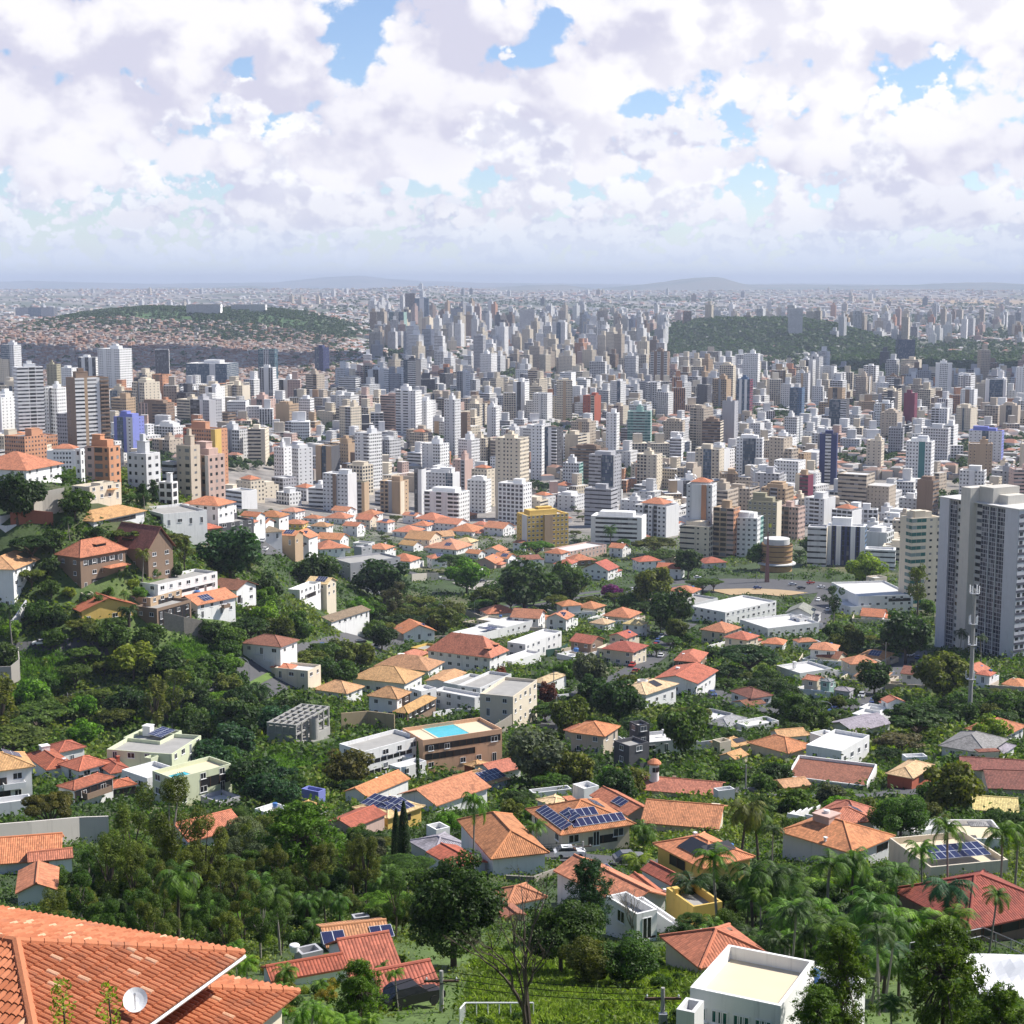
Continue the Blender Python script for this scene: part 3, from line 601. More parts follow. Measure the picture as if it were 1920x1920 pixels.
# landmark rows: photo x-extent, top, base, turn, depth/width, wall, front, side, roof, short name, label
LM = '''
124 205 710 880 35 .75 brown|rW3 xT1 rW3 xP1 BN3|x1 s1|ht|brown banded tower|tall brown apartment tower with white window bands and a column of brown balconies
109 147 776 866 -20 .8 grey|P1|P1|-|plain grey tower|plain grey apartment tower with a flat roof and even rows of windows
84 126 728 846 -25 .9 white|p3 bP2- p3|p1|ht|slim white tower|slim white tower rising between the grey tower and the brown banded tower
28 84 690 850 30 .6 white|r3 bW2 r2|P1|ht|striped white tower|white tower with dark horizontal stripes down its sunlit side
183 247 655 752 -30 .6 white|p2 x1 p2 x1 p2|p1|ht|twin white slabs|bright white twin-topped apartment slab far beyond the brown banded tower
148 187 671 750 -10 .6 white|vD1 x1 vD1 x1 vD1|P1|h|dark-slotted block|white block with dark vertical window slots below the far brick hillside
290 318 656 712 10 .7 pale|vD1|x1|-|pale ribbed tower|lone pale tower with dark vertical ribs in front of the brick hillside
349 441 682 732 -12 .7 pale|gS4 x1 gS2|g1|h|glass hospital block|wide low glass and concrete hospital block at the foot of the brick hillside
214 268 782 862 -25 .8 lilac|xL1 gS2 xL1 sW2|xL1 sL1|hp|lilac apartment block|lilac blue apartment block with white corners, the only one of its colour
342 427 804 906 -30 .45 orange|PR1 PO6 xY1|xY1 s1|h|brick-orange slab|long orange and brick apartment slab with a yellow end wall
352 420 853 950 -35 .8 pink|sP2 bN1- sK1 bN1 xP1|p1|hp|pink-ribbed tower|pale tower with a pink rib and dark balcony slots beside the villas
332 374 836 936 -25 .9 beige|s1 P1|s1|ht|beige tower|tall beige tower standing directly behind the pink-ribbed tower
238 298 850 924 -30 .8 pale|p3 s2|p1|ht|weathered white block|weathered white block with a white lift tower behind the dark conifers
160 222 838 912 -20 .7 orange|pK3 bO3 p2|p1|hp|peach block|peach and orange block with deep balconies below the lilac block
143 158 842 908 -20 1 white|p1|p1|-|thin white stack|thin white stack of flats squeezed beside the peach block
304 338 866 918 -25 .9 grey|r1|r1|-|ribbon-window office|grey office block with ribbon windows left of the pink-ribbed tower
298 332 904 950 -20 .7 white|w1|w1|h|low white flats|low white block of flats with square windows behind the conifers
209 252 746 806 -25 .8 tan|r3 P2|p1|h|tan block|tan apartment block with striped windows right of the brown banded tower
260 324 756 812 -15 .6 brown|vK2 x1 rN3|p1|hp|brown brick block|brown brick block with a dark centre column and wide window bands
356 414 750 812 -30 .8 grey|bD3 xW1 p2|x1 p1|ht|grey and white block|grey block with dark glass corner and a white side wall
403 441 774 812 -30 .8 brown|r1|r1|-|brown grid block|brown block with a grid of deep ribbon windows
5 39 648 740 -20 .8 pale|g2 p1|p1|ht|glassy pale tower|pale glassy tower at the edge of the brick hillside
-8 28 674 740 -20 .8 cream|p2 s1|p1|ht|cream pair|cream tower pair with small windows in front of the glassy pale tower
112 149 690 742 -25 .9 white|p1|s1|h|stepped white block|stepped white block right of the striped white tower
90 113 684 760 -10 .9 olive|s1|p1|ht|olive tower|narrow olive tower with few windows behind the slim white tower
485 520 656 730 -10 .6 teal|gE1 vP1 gE1|g1|-|blue glass twin tower|blue green glass tower with white ribs and twin tops
488 517 690 768 -10 .8 pale|vG1 x1 vG1|p1|h|ribbed pale tower|pale vertically ribbed tower directly in front of the blue glass twin tower
561 588 748 804 -15 .9 white|P1|P1|h|dotted white tower|white tower dotted with small dark square windows
573 608 702 760 -35 .8 beige|r2 bN1|p1|ht|banded beige tower|beige tower with dark bands across its shaded side and a lit edge
635 676 708 752 -20 .7 pale|r1|r1|-|grey office slab|wide grey office slab with continuous ribbon windows
590 617 652 704 -35 .8 navy|gV1 p1|p1|h|navy and white tower|navy glass and white tower in front of the wooded slope
757 789 676 760 -25 .8 dark|gD1 rP2|x1|ht|tall dark-fronted tower|tall tower with a dark glass edge and grey bands
742 791 733 830 -25 .6 white|r2 x1 r2 x1 p2|p1|ht|big white slab tower|big white slab tower with pale blue stripes and three vertical fins
636 677 763 836 -40 .9 cream|p2 bG2|p1|ht|cream corner tower|cream tower with balconies at its shaded corner and a white side
665 716 812 914 -40 .9 white|p2 x1 BP2|P1|ht|balcony-spined tower|white tower with a spine of dark balconies down its lit edge
514 547 838 920 -35 .9 white|p2|s1|ht|bright white block|bright white block with few windows on its lit gable
532 586 840 916 -45 .8 pale|P2|s1|hp|pale wedge block|pale block with a blank lit end and ribbon of loggias
592 636 836 908 -25 .9 tan|xT2 gD2- xT2|xD1|-|dark-slotted tan tower|tan tower split by a tall dark glass slot
605 668 888 962 -25 .6 pale|W3 xN1+ W3|x1|h|brown-pillared block|pale block with square dark windows and a round brown pillar in front
650 699 872 926 -35 .8 cream|w3|w1|hp|cream loggia block|cream block with wide dark loggias and a planted roof
657 691 904 962 -15 .9 olive|xA2 wG2- xT1|xT1|-|olive slotted block|olive block with a glazed slot behind the orange roofs
713 764 902 962 -20 .8 tan|wT2 xG1 xT2+|xC1 s1|h|tan ribbed block|tan block with a projecting lit rib behind the trees
777 799 880 972 -25 1.2 dark|vD1 xW1|xP1|-|dark-edged slab|tall slab with a dark glass edge and white fin
795 880 922 984 -25 .6 white|B1 xW1 B1 xP1 B2|p1|p|terraced white block|white block of curved stacked terraces, widest above the orange roofs
796 862 886 960 -25 .5 pale|p3 g1|x1|hp|pale office behind|pale grey block rising behind the terraced white block
876 921 900 962 -20 .8 white|p2|p2|hp|grey-topped block|white block with a dark glazed top storey and paired windows
848 887 862 934 -35 .9 pink|s2 wG1|x1|ht|rosy block|rosy beige block with a blank lit end wall
884 928 880 950 -35 .7 cream|pC3|s1|o|roofed cream block|cream block with a tiled roof and slim pilasters
929 992 822 974 -25 .8 cream|sC2 pC3 sC2|P1|ht|tall cream tower|tall cream tower with a crowned top, highest in the white district
861 882 774 842 -20 1 brown|x1|p1|-|brown blind tower|brown tower with a blank front between white neighbours
833 864 750 864 -30 .9 pale|p2 x1 p1|p1|ht|pale tall tower|pale tall tower with a teal lit top storey
913 937 764 840 -25 .9 white|x1 p1|p1|ht|slim bright tower|slim bright white tower behind the tall cream tower
859 900 824 886 -35 .9 white|P2 x1|P1|ht|white dice block|white block with even square windows and a tall white lift tower
791 842 832 898 -30 .8 white|s2 x1 P2|p1|ht|white stepped tower|white stepped tower with narrow window slots
768 811 812 860 -35 .8 beige|w1|w1|o|beige roofed block|beige block topped by a brick red tiled roof
760 778 551 604 0 1 brown|vN1|v1|-|far brown skyscraper|far brown skyscraper standing above all others in the old centre
778 804 560 606 0 .8 blue|gS1 xP1 gS1|g1|h|far blue-grey pair|far blue grey tower pair next to the brown skyscraper
846 868 579 626 0 .9 blue|vP1|g1|h|far ribbed tower|far grey tower with dark ribs and a clear glass front
784 812 597 646 -20 .8 cream|x1 sB1 x1|s1|h|far cream tower|far cream tower with twin pale fins
888 911 630 704 -20 .8 grey|P1|P1|h|grey dotted tower|slim grey tower dotted with dark windows
900 932 664 724 -30 .9 white|p1|p1|ht|mid white tower|white stepped tower in front of the grey dotted tower
856 882 698 764 -30 .8 pale|vG2 x1|p1|h|pale slatted tower|pale tower with grey slats and a bright white side
729 763 586 640 -20 .5 green|gE1 vW1 gV1|p1|-|far mint tower|far mint green glass tower joined to a white one
974 1002 581 642 0 .6 pale|h1|h1|-|far grey slab|far broad grey slab with fine horizontal lines
1035 1064 605 672 -15 .8 pale|p2 gS2 p2|p1|h|far grey tower|far grey tower with a glazed centre strip
1219 1257 660 734 -15 .9 brown|BW1 xN1 BW1 xN1 BW1|p1|ht|brown and white tower|brown tower with white balconies stacked in three columns
1171 1198 668 726 -20 .9 pale|P1|P1|ht|pale dotted tower|pale tower with a fine grid of windows left of the brown and white tower
1144 1174 715 776 -35 .9 white|P2 gV1|p1|h|white navy-edged block|white block with navy glass at its corner
1380 1412 712 800 -25 .8 blue|gS1 xW1 gS1 xW1 gS1|rM1|ht|blue-ribbed tower|white tower with tall blue glass ribs and a maroon side
1393 1426 664 744 -20 .8 white|p1|p1|ht|white gridded tower|white tower with a fine window grid behind the blue-ribbed tower
1093 1127 742 806 -35 .9 brick|sR2 bC1|xR1|h|brick-red block|brick red block, the reddest building in the white district
1176 1223 772 850 -10 .6 green|tE1 rE2 tE1|p1|ht|mint green block|broad mint green block with glassy corner bays
1136 1162 775 860 -20 1 white|s2 p1|p1|h|blank white tower|white tower with almost no windows left of the mint green block
1017 1056 802 890 -30 .8 dark|gD2 xW1 BW2|p1|-|black-striped tower|new white tower with black glass and white framed balconies
995 1021 798 900 -15 1 white|s1 p1|p1|-|plain white tower|plain bright white tower left of the black-striped tower
1353 1385 753 846 -25 1 grey|x1|xG1 s1|h|blind mauve tower|blank mauve grey tower without windows on its front
1316 1358 790 858 -20 .8 brown|rN1|rC1|hp|brown banded block|brown block with white window bands below a stepped top
1380 1434 822 900 -15 .6 white|p1 gD2 p1|p1|hp|dark-centred block|white block with a broad black glass centre
1255 1282 822 884 -15 1 white|r1|p1|h|ribboned white block|white block wrapped in dark ribbons with a brown base
1243 1286 790 840 -15 .8 beige|p1|p1|hp|tan panel block|tan panelled block with even windows and low wings
1194 1243 852 920 -25 .8 cream|w1 sC1|s1|ht|sandy block|sandy cream block with a raised lift tower
1104 1166 853 948 -30 .7 grey|rG2 gV2-|p1|p|navy-panelled tower|grey tower with a navy glass panel framed in concrete
1096 1158 916 988 -25 .6 grey|hG1|hG1|h|louvred grey block|broad grey block with louvred floors and a maroon top
1055 1094 868 924 -20 .8 pale|P1|tE1|ht|pale corner block|pale block with a teal glass side right of the tall cream tower
934 997 906 984 -30 .6 white|w2|W1|h|white gridded flats|white block with wide dark loggias at the end of the orange roofs
1535 1573 814 908 -15 .9 navy|xV1 rP1 xV1|s1|h|navy tower|navy blue tower with a pale striped centre
1554 1594 750 818 -25 .8 dark|gD2 rP1|p1|-|black glass tower|black glass tower with a pale striped side
1480 1510 728 790 -25 .9 blue|gS2 p1|p1|-|blue-black block|blue black glass block with a pale side
1752 1787 682 760 -15 .8 white|x1 P2 x1|p1|ht|big white tower|big bright white tower with a stepped head beyond the dark woods
1698 1754 828 926 -25 .7 white|p2 xH1 p1|p1|hp|green-striped tower|white tower with one wide dark green stripe
1694 1721 738 800 -30 .9 maroon|xM1|sM1|h|magenta block|plain magenta block, the only one of its colour
1848 1886 712 776 -10 .6 white|xW1 gS5- xW1|x1|-|blue arch building|white arch shaped building around a big blue glass front
1815 1864 832 898 -15 .7 tan|s1 xT1 s1|s1|ht|tan twin block|tan block with two plain wings and a slot between
1817 1884 808 880 -25 .5 lilac|sP2 gD1 sP2|p1|hp|mauve slab|mauve white slab with small windows behind the tan twin block
1730 1784 803 880 -25 .6 pale|P1|p1|h|mauve gridded slab|mauve grey slab with a dense window grid
1491 1526 890 946 -35 .9 tan|xC1 rM2|xM1|h|maroon-striped block|block with maroon window bands and one blank cream side
1720 1763 900 966 -35 1 brown|xN3|rN1|p|dark brown tower|dark brown blank walled tower next to the tall grey tower
1683 1714 638 684 0 .8 navy|gV1|g1|-|far navy block|far navy glass block above the dark woods
1479 1504 579 634 0 .6 pale|h1|h1|-|far striped slab|far pale slab with fine stripes on the wooded hill
1665 1698 802 860 -20 .9 grey|P1|P1|h|mauve dice block|mauve grey block with square windows behind the long white school
1624 1660 826 890 -25 .9 cream|s1|p1|ht|cream small block|cream block with tiny windows and a narrow lift tower
350 414 571 592 0 .35 pale|hP1|h1|-|hill crest slab|long pale slab on the crest of the far green hill
434 498 571 587 0 .35 pale|hP1|h1|-|second hill crest slab|second long slab on the crest of the far green hill
30 102 577 594 0 .35 dark|hG1 gS1 hG1|h1|-|dark far campus|long dark far office row left of the green hill
1281 1296 584 612 0 .9 orange|vN1|x1|-|far rusty tower|far rusty brown tower with a rounded top on the wooded hill
'''
GT = 'apartment towers and blocks of the city'
def lm_row(r):
    nums, front, side, roof, short, label = r.split('|'); L, R, top, base, rot, k, wall = nums.split()
    L, R, top, base, rot, k = map(float, (L, R, top, base, rot, k))
    x, y, z, u = hit((L + R) / 2, base); a = abs(rad(rot)); W = (R - L) * u / (cos(a) + k * sin(a)); H = (base - top) * u / .99
    o = building('apartment_tower', 'apartment tower', label, x, y + W * k * .4, z, W, W * k, H, rad(rot), wall, front, side, roof, GT, short)
    TW.append((x, y, W, W * k, L, R, top, base))
TW = []
for r in LM.strip().split('\n'): lm_row(r)

def shadow_clouds():
    """unseen cumulus above the view, added to shadow parts of the far town"""
    import bmesh
    r2 = random.Random(9); bm = bmesh.new()
    for sx, sy, w, d in ((-700, 3480, 1500, 560), (1250, 3350, 1100, 520), (-250, 2350, 420, 200), (700, 2550, 420, 190), (300, 5200, 900, 420)):
        k = 1150 / tan(SUN_EL); cx, cy = sx + k * sin(SUN_AZ), sy + k * cos(SUN_AZ)
        for _ in range(11):
            a, q = r2.uniform(0, 6.28), sqrt(r2.random()); R = r2.uniform(.16, .3) * min(w, d * 1.6)
            m = bmesh.ops.create_icosphere(bm, subdivisions=3, radius=R)
            for v in m['verts']:
                n = 1 + .10 * sin(v.co.x / R * 5 + a * 7) * sin(v.co.y / R * 6) + .08 * sin(v.co.z / R * 7 + a)
                v.co = v.co * n; v.co.z = max(v.co.z, -R * .25) * .6; v.co.x += cx + q * cos(a) * w / 2; v.co.y += cy + q * sin(a) * d / 2; v.co.z += 1000
    me = bpy.data.meshes.new('shadow_clouds'); bm.to_mesh(me); bm.free(); me.materials.append(M['white_paint']); me.polygons.foreach_set('use_smooth', [True] * len(me.polygons))
    o = place(me, 'shadow_clouds'); o['kind'] = 'stuff'
shadow_clouds()
# ------------------------------------------------------------------ the rest of the white district
def city_density(x, y):
    """share of plots built with towers: streets of villas, woods and parks stay low"""
    n = .5 + .5 * sin(x / 130. + 1.3 * sin(y / 210.)) * sin(y / 170. - x / 260.)
    d = .97 if n > .25 else .08
    px, py, _ = proj(x, y, float(G(x, y)))
    if py > 905 and px < 480: d = 0
    if py > 930 + .035 * (px - 480) and px < 1230: d = 0
    if px >= 1230 and py > 985: d = 0
    if px > 1640 and py > 965: d = 0
    if px < 640 and py < 752 or px < 780 and py < 705: d = 0                          # brick hillside and wooded slope
    if 1240 < px < 1600 and py < 690: d = 0
    if px > 1430 and py < 730: d *= .3
    if px > 1540 and 650 < py < 726: d *= .12
    if 1545 < px < 1720 and 900 < py < 930: d = 0
    return d
CT = []; cand = []; ROT = rad(-30)
i0 = 0
yy = -400.0
rr = random.Random(11)
for gi in range(-70, 90):
    for gj in range(-50, 90):
        lx, ly = gi * 34 + rr.uniform(-6, 6), gj * 37 + rr.uniform(-6, 6)
        x = lx * cos(ROT) - ly * sin(ROT); y = 1900 + lx * sin(ROT) + ly * cos(ROT)
        if not 960 < y < 3500 or abs(x) > .345 * y: continue
        if rr.random() > city_density(x, y): continue
        if gj % 6 == 0 or gi % 9 == 0:                       # streets lined with trees
            CT.extend([(x + rr.uniform(-15, 15), y + rr.uniform(-15, 15)) for _ in range(7)]); continue
        if any(abs(x - t[0]) < (t[2] + 24) / 2 and abs(y - t[1]) < (t[3] + 26) / 2 + 6 for t in TW): continue
        sl_ = rr.random(); W, D = (rr.uniform(22, 33), rr.uniform(12, 16)) if sl_ < .22 else (rr.uniform(13, 22), rr.uniform(13, 21))
        cl = .5 + .5 * sin(x / 190. + 2) * sin(y / 250. + x / 400.); H = rr.choice((8, 10, 13, 16, 20, 26, 32) if cl < .45 or sl_ < .12 else (13, 18, 25, 32, 38, 44, 50)) * rr.uniform(.85, 1.12)
        if y > 2000 and rr.random() < .25: H *= 1.25
        z = float(G(x, y)); px, pb, dp = proj(x, y, z); _, pt, _ = proj(x, y, z + H); hw = W * .65 * FP / dp
        for t in TW:                                         # keep the landmark buildings in sight
            ty = t[1]
            if y < ty and px + hw > t[4] - 1 and px - hw < t[5] + 1:
                lim = t[6] + (t[7] - t[6]) * .74
                if pt < lim:
                    H = max(6, H - (lim - pt) * dp / FP); _, pt, _ = proj(x, y, z + H)
        cand.append((x, y, z, W, D, H, px, pt, pb, dp))
cand.sort(key=lambda c: -(c[3] * c[5]) / c[9] ** 2)
CW = ['white'] * 11 + ['pale'] * 5 + ['cream'] * 8 + ['beige'] * 4 + ['grey'] * 2 + ['tan', 'pink', 'brown', 'dark', 'orange']
FR = ['p2 x1 p2', 'P1', 'p1', 'r3 x1', 'p2 bG2- p2', 's1 p2', 'w1', 'r1', 'x1 vD1 x1', 'p1 gS1 p1', 'p2 xP1+ p2', 'b2 p2', 'x1 P3 x1', 's1 BW2 s1', 'p1 xN1 p1', 'w2 xG1- w2', 'p3 gD1 p3', 'P2 xT1 P2']
FW = {'p2 x1 p2': 'a blank centre rib', 'P1': 'a dense window grid', 'p1': 'plain rows of windows', 'r3 x1': 'long window bands', 'p2 bG2- p2': 'a recessed balcony column', 's1 p2': 'few windows', 'w1': 'wide loggias', 'r1': 'dark ribbon windows',
      'x1 vD1 x1': 'one dark vertical slot', 'p1 gS1 p1': 'a blue glass strip', 'p2 xP1+ p2': 'a projecting rib', 'b2 p2': 'shaded balconies', 'x1 P3 x1': 'blank corners', 's1 BW2 s1': 'white balconies', 'p1 xN1 p1': 'a brown stripe', 'w2 xG1- w2': 'a grey slot', 'p3 gD1 p3': 'a black glass strip', 'P2 xT1 P2': 'a tan stripe'}
N_IND = 300 - len(TW) - 16
rest = []
for i, (x, y, z, W, D, H, px, pt, pb, dp) in enumerate(cand):
    vis = -40 < px < 1960
    if N_IND > 0 and vis and H > 9:
        N_IND -= 1
        wl = rr.choice(CW); fr = rr.choice(FR); rf = rr.choice(('h', 'ht', 'hp', 'hw', 'htw', 'hc', 'htc', 'w', 'h', 'o' if H < 25 and rr.random() < .5 else 'ht', 'ha' if rr.random() < .2 else 'h'))
        rz = ROT + rr.choice((0, 0, 0, .12, -.15, .5, pi / 2)); jf = rr.uniform(.88, 1.04); wj = [v * jf for v in WC[wl]]
        hd = ('tall' if H > 38 else 'mid-height' if H > 23 else 'low') + ' ' + wl + ' block with ' + FW[fr] + ','
        lab = unique(hd, px, (pt + pb) / 2, dp)
        building('apartment_tower', 'apartment tower', lab, x, y, z, W, D, H, rz, wj, fr, rr.choice(('p1', 's1', 'x1', 'P1', 's1')), rf, GT)
    else: rest.append((x, y, z, W, D, H))
# farther than the three hundred that show largest: one mass
def far_city():
    V = []; F = []; A = []; UV = []
    r2 = random.Random(5)
    def add(x, y, z, W, D, H, rz, wall, sty, glass=(.035, .037, .045)):
        c, s = cos(rz), sin(rz); P = [(x + c * a - s * b_, y + s * a + c * b_) for a, b_ in ((-W / 2, -D / 2), (W / 2, -D / 2), (W / 2, D / 2), (-W / 2, D / 2))]
        n = max(2, round(H / 2.95))
        for i in range(4):
            if i == 2: continue
            a, b_ = P[i], P[(i + 1) % 4]; fu, fv, bay = STY[sty if i % 2 == 0 else 'p']; nb = max(1, round((W if i % 2 == 0 else D) / bay)); k = len(V)
            V.extend([(*a, z - 6), (*b_, z - 6), (*b_, z + H), (*a, z + H)]); F.append((k, k + 1, k + 2, k + 3)); UV.extend([(0, -2), (nb, -2), (nb, n), (0, n)]); A.append((wall, (fu, fv, 0), glass))
        k = len(V); V.extend([(*p, z + H) for p in P]); F.append((k, k + 1, k + 2, k + 3)); UV.extend([(0, 0)] * 4); rc = r2.choice(((.62, .6, .57), (.45, .44, .42), wall)); A.append((rc, (0, 0, 0), rc))
    def tower(x, y, W, D, H):
        z = float(G(x, y)); wl = WC[r2.choice(CW)]; jf = r2.uniform(.82, 1.04); wl = [v * jf for v in wl]; rz = ROT + r2.choice((0, 0, .2, -.2, .6))
        add(x, y, z, W, D, H, rz, wl, r2.choice('pPPrwsvbp')); add(x + 1, y + 1, z + H + 6, W * .45, D * .4, -1.5 + 5, rz, wl, 'x')
    for x, y, z, W, D, H in rest: tower(x, y, W, D, H)
    # older centre and scattered towers farther out
    for _ in range(1500):
        y = r2.uniform(3300, 7200); x = r2.uniform(-.34, .34) * y; px, py, _d = proj(x, y, float(G(x, y)))
        w = .0
        if 700 < px < 1260 and 585 < py < 700: w = .95
        if px >= 1560 and 605 < py < 652: w = .7
        if 1100 < px < 1700 and py < 612: w = .3
        if r2.random() < w: tower(x, y, r2.uniform(15, 26), r2.uniform(14, 22), r2.choice((22, 30, 40, 50, 60, 75)) * r2.uniform(.8, 1.1))
    for _ in range(120):
        y = r2.uniform(6500, 13000); x = r2.uniform(-.33, .33) * y
        if r2.random() < .4: tower(x, y, r2.uniform(18, 30), 18, r2.uniform(25, 50))
    me = bpy.data.meshes.new('distant_towers'); me.from_pydata(V, [], F); me.materials.append(M['facade'])
    me.uv_layers.new(name='UVMap').data.foreach_set('uv', [c for p in UV for c in p])
    for j, nm in enumerate(('wcol', 'win', 'gcol')):
        at = me.attributes.new(nm, 'FLOAT_COLOR', 'FACE'); at.data.foreach_set('color', [c for a in A for c in (a[j][0], a[j][1], a[j][2], 1)])
    o = place(me, 'distant_towers'); o['kind'] = 'stuff'
far_city()
def far_houses():
    """low roofs out to the horizon, the brick hillside on the left and the white patches between: one mass"""
    r2 = np.random.default_rng(3); P = []
    def zone(n, f):
        y = np.exp(r2.uniform(np.log(930), np.log(17000), n)); x = r2.uniform(-.345, .345, n) * y; z = G(x, y); dp = y * CS - z * SN
        px = 960 + FP * x / dp; py = 960 - FP * (y * SN + z * CS) / dp; w = f(x, y, px, py); k = r2.random(n) < w
        return np.stack([x, y, z, px, py], 1)[k]
    def wt(x, y, px, py):
        nn = .5 + .5 * np.sin(x / 310. + 2 * np.sin(y / 700.)) * np.sin(y / 460. + x / 900.)
        w = np.where(nn < .62, .8, .12)
        w = np.where((px < 620) & (py < 700) & (py > 600), .95, w)
        hill = (np.abs(x + 860) < 380) & (y > 4150) & (y < 5000); park = (np.abs(x - 700) < 300) & (y > 4000) & (y < 4900)
        w = np.where(hill, .01, w); w = np.where(park, .14, w)
        w = np.where((px > 1560) & (py > 655) & (py < 725), .22, w); w = np.where((px > 1300) & (px < 1600) & (py > 645) & (py < 690), .25, w)
        w = np.where(py > 900, .0, w); w = np.where((px > 1900) & (y > 8000) & (y < 12000), .2, w)
        return w
    Q = zone(21000, wt); m = 9000; fy = r2.uniform(2450, 4350, m); fx = r2.uniform(-.335, -.085, m) * fy; fz = G(fx, fy); dp = fy * CS - fz * SN; fpx = 960 + FP * fx / dp; fpy = 960 - FP * (fy * SN + fz * CS) / dp; k = fpy < 745
    Q = np.concatenate([Q, np.stack([fx, fy, fz, fpx, fpy], 1)[k]]); n = len(Q); x, y, z, px, py = Q.T
    far = sst(y, 1200, 9000); W = r2.uniform(8, 15, n) * (1 + far * 1.6); D = r2.uniform(7, 12, n) * (1 + far * .9); H = r2.uniform(3.5, 9.5, n) * (1 + far * .3)
    fav = (px < 640) & (py < 750) & (y < 4600); W[fav] *= .62; D[fav] *= .7
    a = np.deg2rad(-30) + r2.choice([0, .3, -.3, .8], n); c, s = np.cos(a), np.sin(a)
    V = np.zeros((n, 10, 3)); k = 0
    for dz in (0, 1):
        for sx, sy in ((-1, -1), (1, -1), (1, 1), (-1, 1)):
            V[:, k, 0] = x + c * sx * W / 2 - s * sy * D / 2; V[:, k, 1] = y + s * sx * W / 2 + c * sy * D / 2; V[:, k, 2] = z + np.where(dz, H, -6); k += 1
    for e_, sx in ((8, -1), (9, 1)):
        V[:, e_, 0] = x + c * sx * W * .25; V[:, e_, 1] = y + s * sx * W * .25; V[:, e_, 2] = z + H + np.where(r2.random(n) < .55, D * .22, .05)
    V[:, 9, 2] = V[:, 8, 2]
    F = np.array([(0, 1, 5, 4), (1, 2, 6, 5), (3, 0, 4, 7), (4, 5, 9, 8), (6, 7, 8, 9)]); T = np.array([(5, 6, 9), (7, 4, 8)])
    base = (np.arange(n) * 10)[:, None, None]
    faces = np.concatenate([(F[None] + base).reshape(-1, 4)]).tolist() + (T[None] + base).reshape(-1, 3).tolist()
    wall = np.array([(.62, .60, .57), (.55, .50, .42), (.48, .40, .32), (.66, .65, .64), (.40, .36, .33)])[r2.integers(0, 5, n)]
    wall[fav] = np.array([(.32, .18, .12), (.38, .22, .15), (.36, .30, .26), (.50, .47, .44), (.26, .15, .10)])[r2.integers(0, 5, fav.sum())]
    roof = np.array([(.36, .17, .115), (.33, .19, .14), (.42, .41, .40), (.30, .21, .17), (.52, .51, .50)])[r2.integers(0, 5, n)]
    roof[fav] = np.array([(.30, .18, .13), (.34, .30, .28), (.27, .20, .16)])[r2.integers(0, 3, fav.sum())]
    me = bpy.data.meshes.new('distant_houses'); me.from_pydata(V.reshape(-1, 3).tolist(), [], faces); me.materials.append(M['block'])
    fc = np.concatenate([np.repeat(np.stack([wall, wall, wall, roof, roof], 1).reshape(-1, 3), 1, 0), np.stack([roof, roof], 1).reshape(-1, 3)])
    at = me.attributes.new('wcol', 'FLOAT_COLOR', 'FACE'); at.data.foreach_set('color', np.concatenate([fc, np.ones((len(fc), 1))], 1).astype(np.float32).ravel())
    o = place(me, 'distant_houses'); o['kind'] = 'stuff'
far_houses()
# ------------------------------------------------------------------ houses
RJ = random.Random(8); FOOT = []                                                    # (centre x, y, radius, px box) of everything built, for planting trees
def plane_hit(px, py, z):
    d = ray(px, py); t = z / d[2]; return np.array((d[0] * t, d[1] * t))
def wing_geom(A, B, C, h):
    """eave corners in the photo (far-side, nearest, right) and wall height in photo pixels -> centre, width, depth, angle, base and eave height"""
    bx, by, bz, u = hit(B[0], B[1], h); d = ray(*B); t = u * FP; ze = d[2] * t
    b = np.array((d[0] * t, d[1] * t)); a = plane_hit(*A, ze); c = plane_hit(*C, ze)
    e1, e2 = c - b, a - b; w, dp = np.linalg.norm(e1), np.linalg.norm(e2)
    if max(w, dp) > 60: e2 = e2 * min(1, 40 / dp); e1 = e1 * min(1, 60 / w); w, dp = np.linalg.norm(e1), np.linalg.norm(e2)
    th1 = math.atan2(e1[1], e1[0]); th2 = math.atan2(e2[1], e2[0]) - pi / 2
    df = (th2 - th1 + pi) % (2 * pi) - pi; th = th1 + max(-.35, min(.35, df * dp / (w + dp)))
    w *= 1.0; dp *= max(.35, abs(cos(df))) if abs(df) < 1.3 else .5
    ux = np.array((cos(th), sin(th))); uy = np.array((-sin(th), cos(th)))
    cen = b + ux * w / 2 + uy * dp / 2
    return cen, w, dp, th, ze - h * u, ze, u
class Frame:
    """an Empty's frame: world points and angles into its own"""
    def __init__(s, e): s.x, s.y, s.z = e.location; s.r = e.rotation_euler[2]
    def p(s, x, y): dx, dy = x - s.x, y - s.y; c, q = cos(s.r), sin(s.r); return dx * c + dy * q, -dx * q + dy * c
def roof_plane(w, d, z, pitch, side, over, gable):
    """frame of a roof slope in wing space: eave centre, along, up, slope length, eave length"""
    w2, d2 = w / 2 + over, d / 2 + over; run = min(w2, d2) if not gable else d2; L = math.hypot(1, pitch)
    if gable == 'g': run = w2
    nx, ny = ((0, -1), (1, 0), (0, 1), (-1, 0))[side]; dist = d2 if side in (0, 2) else w2
    return (nx * dist, ny * dist, z), (-ny, nx, 0), (-nx / L, -ny / L, pitch / L), run * L, (w2 if side in (0, 2) else d2) * 2
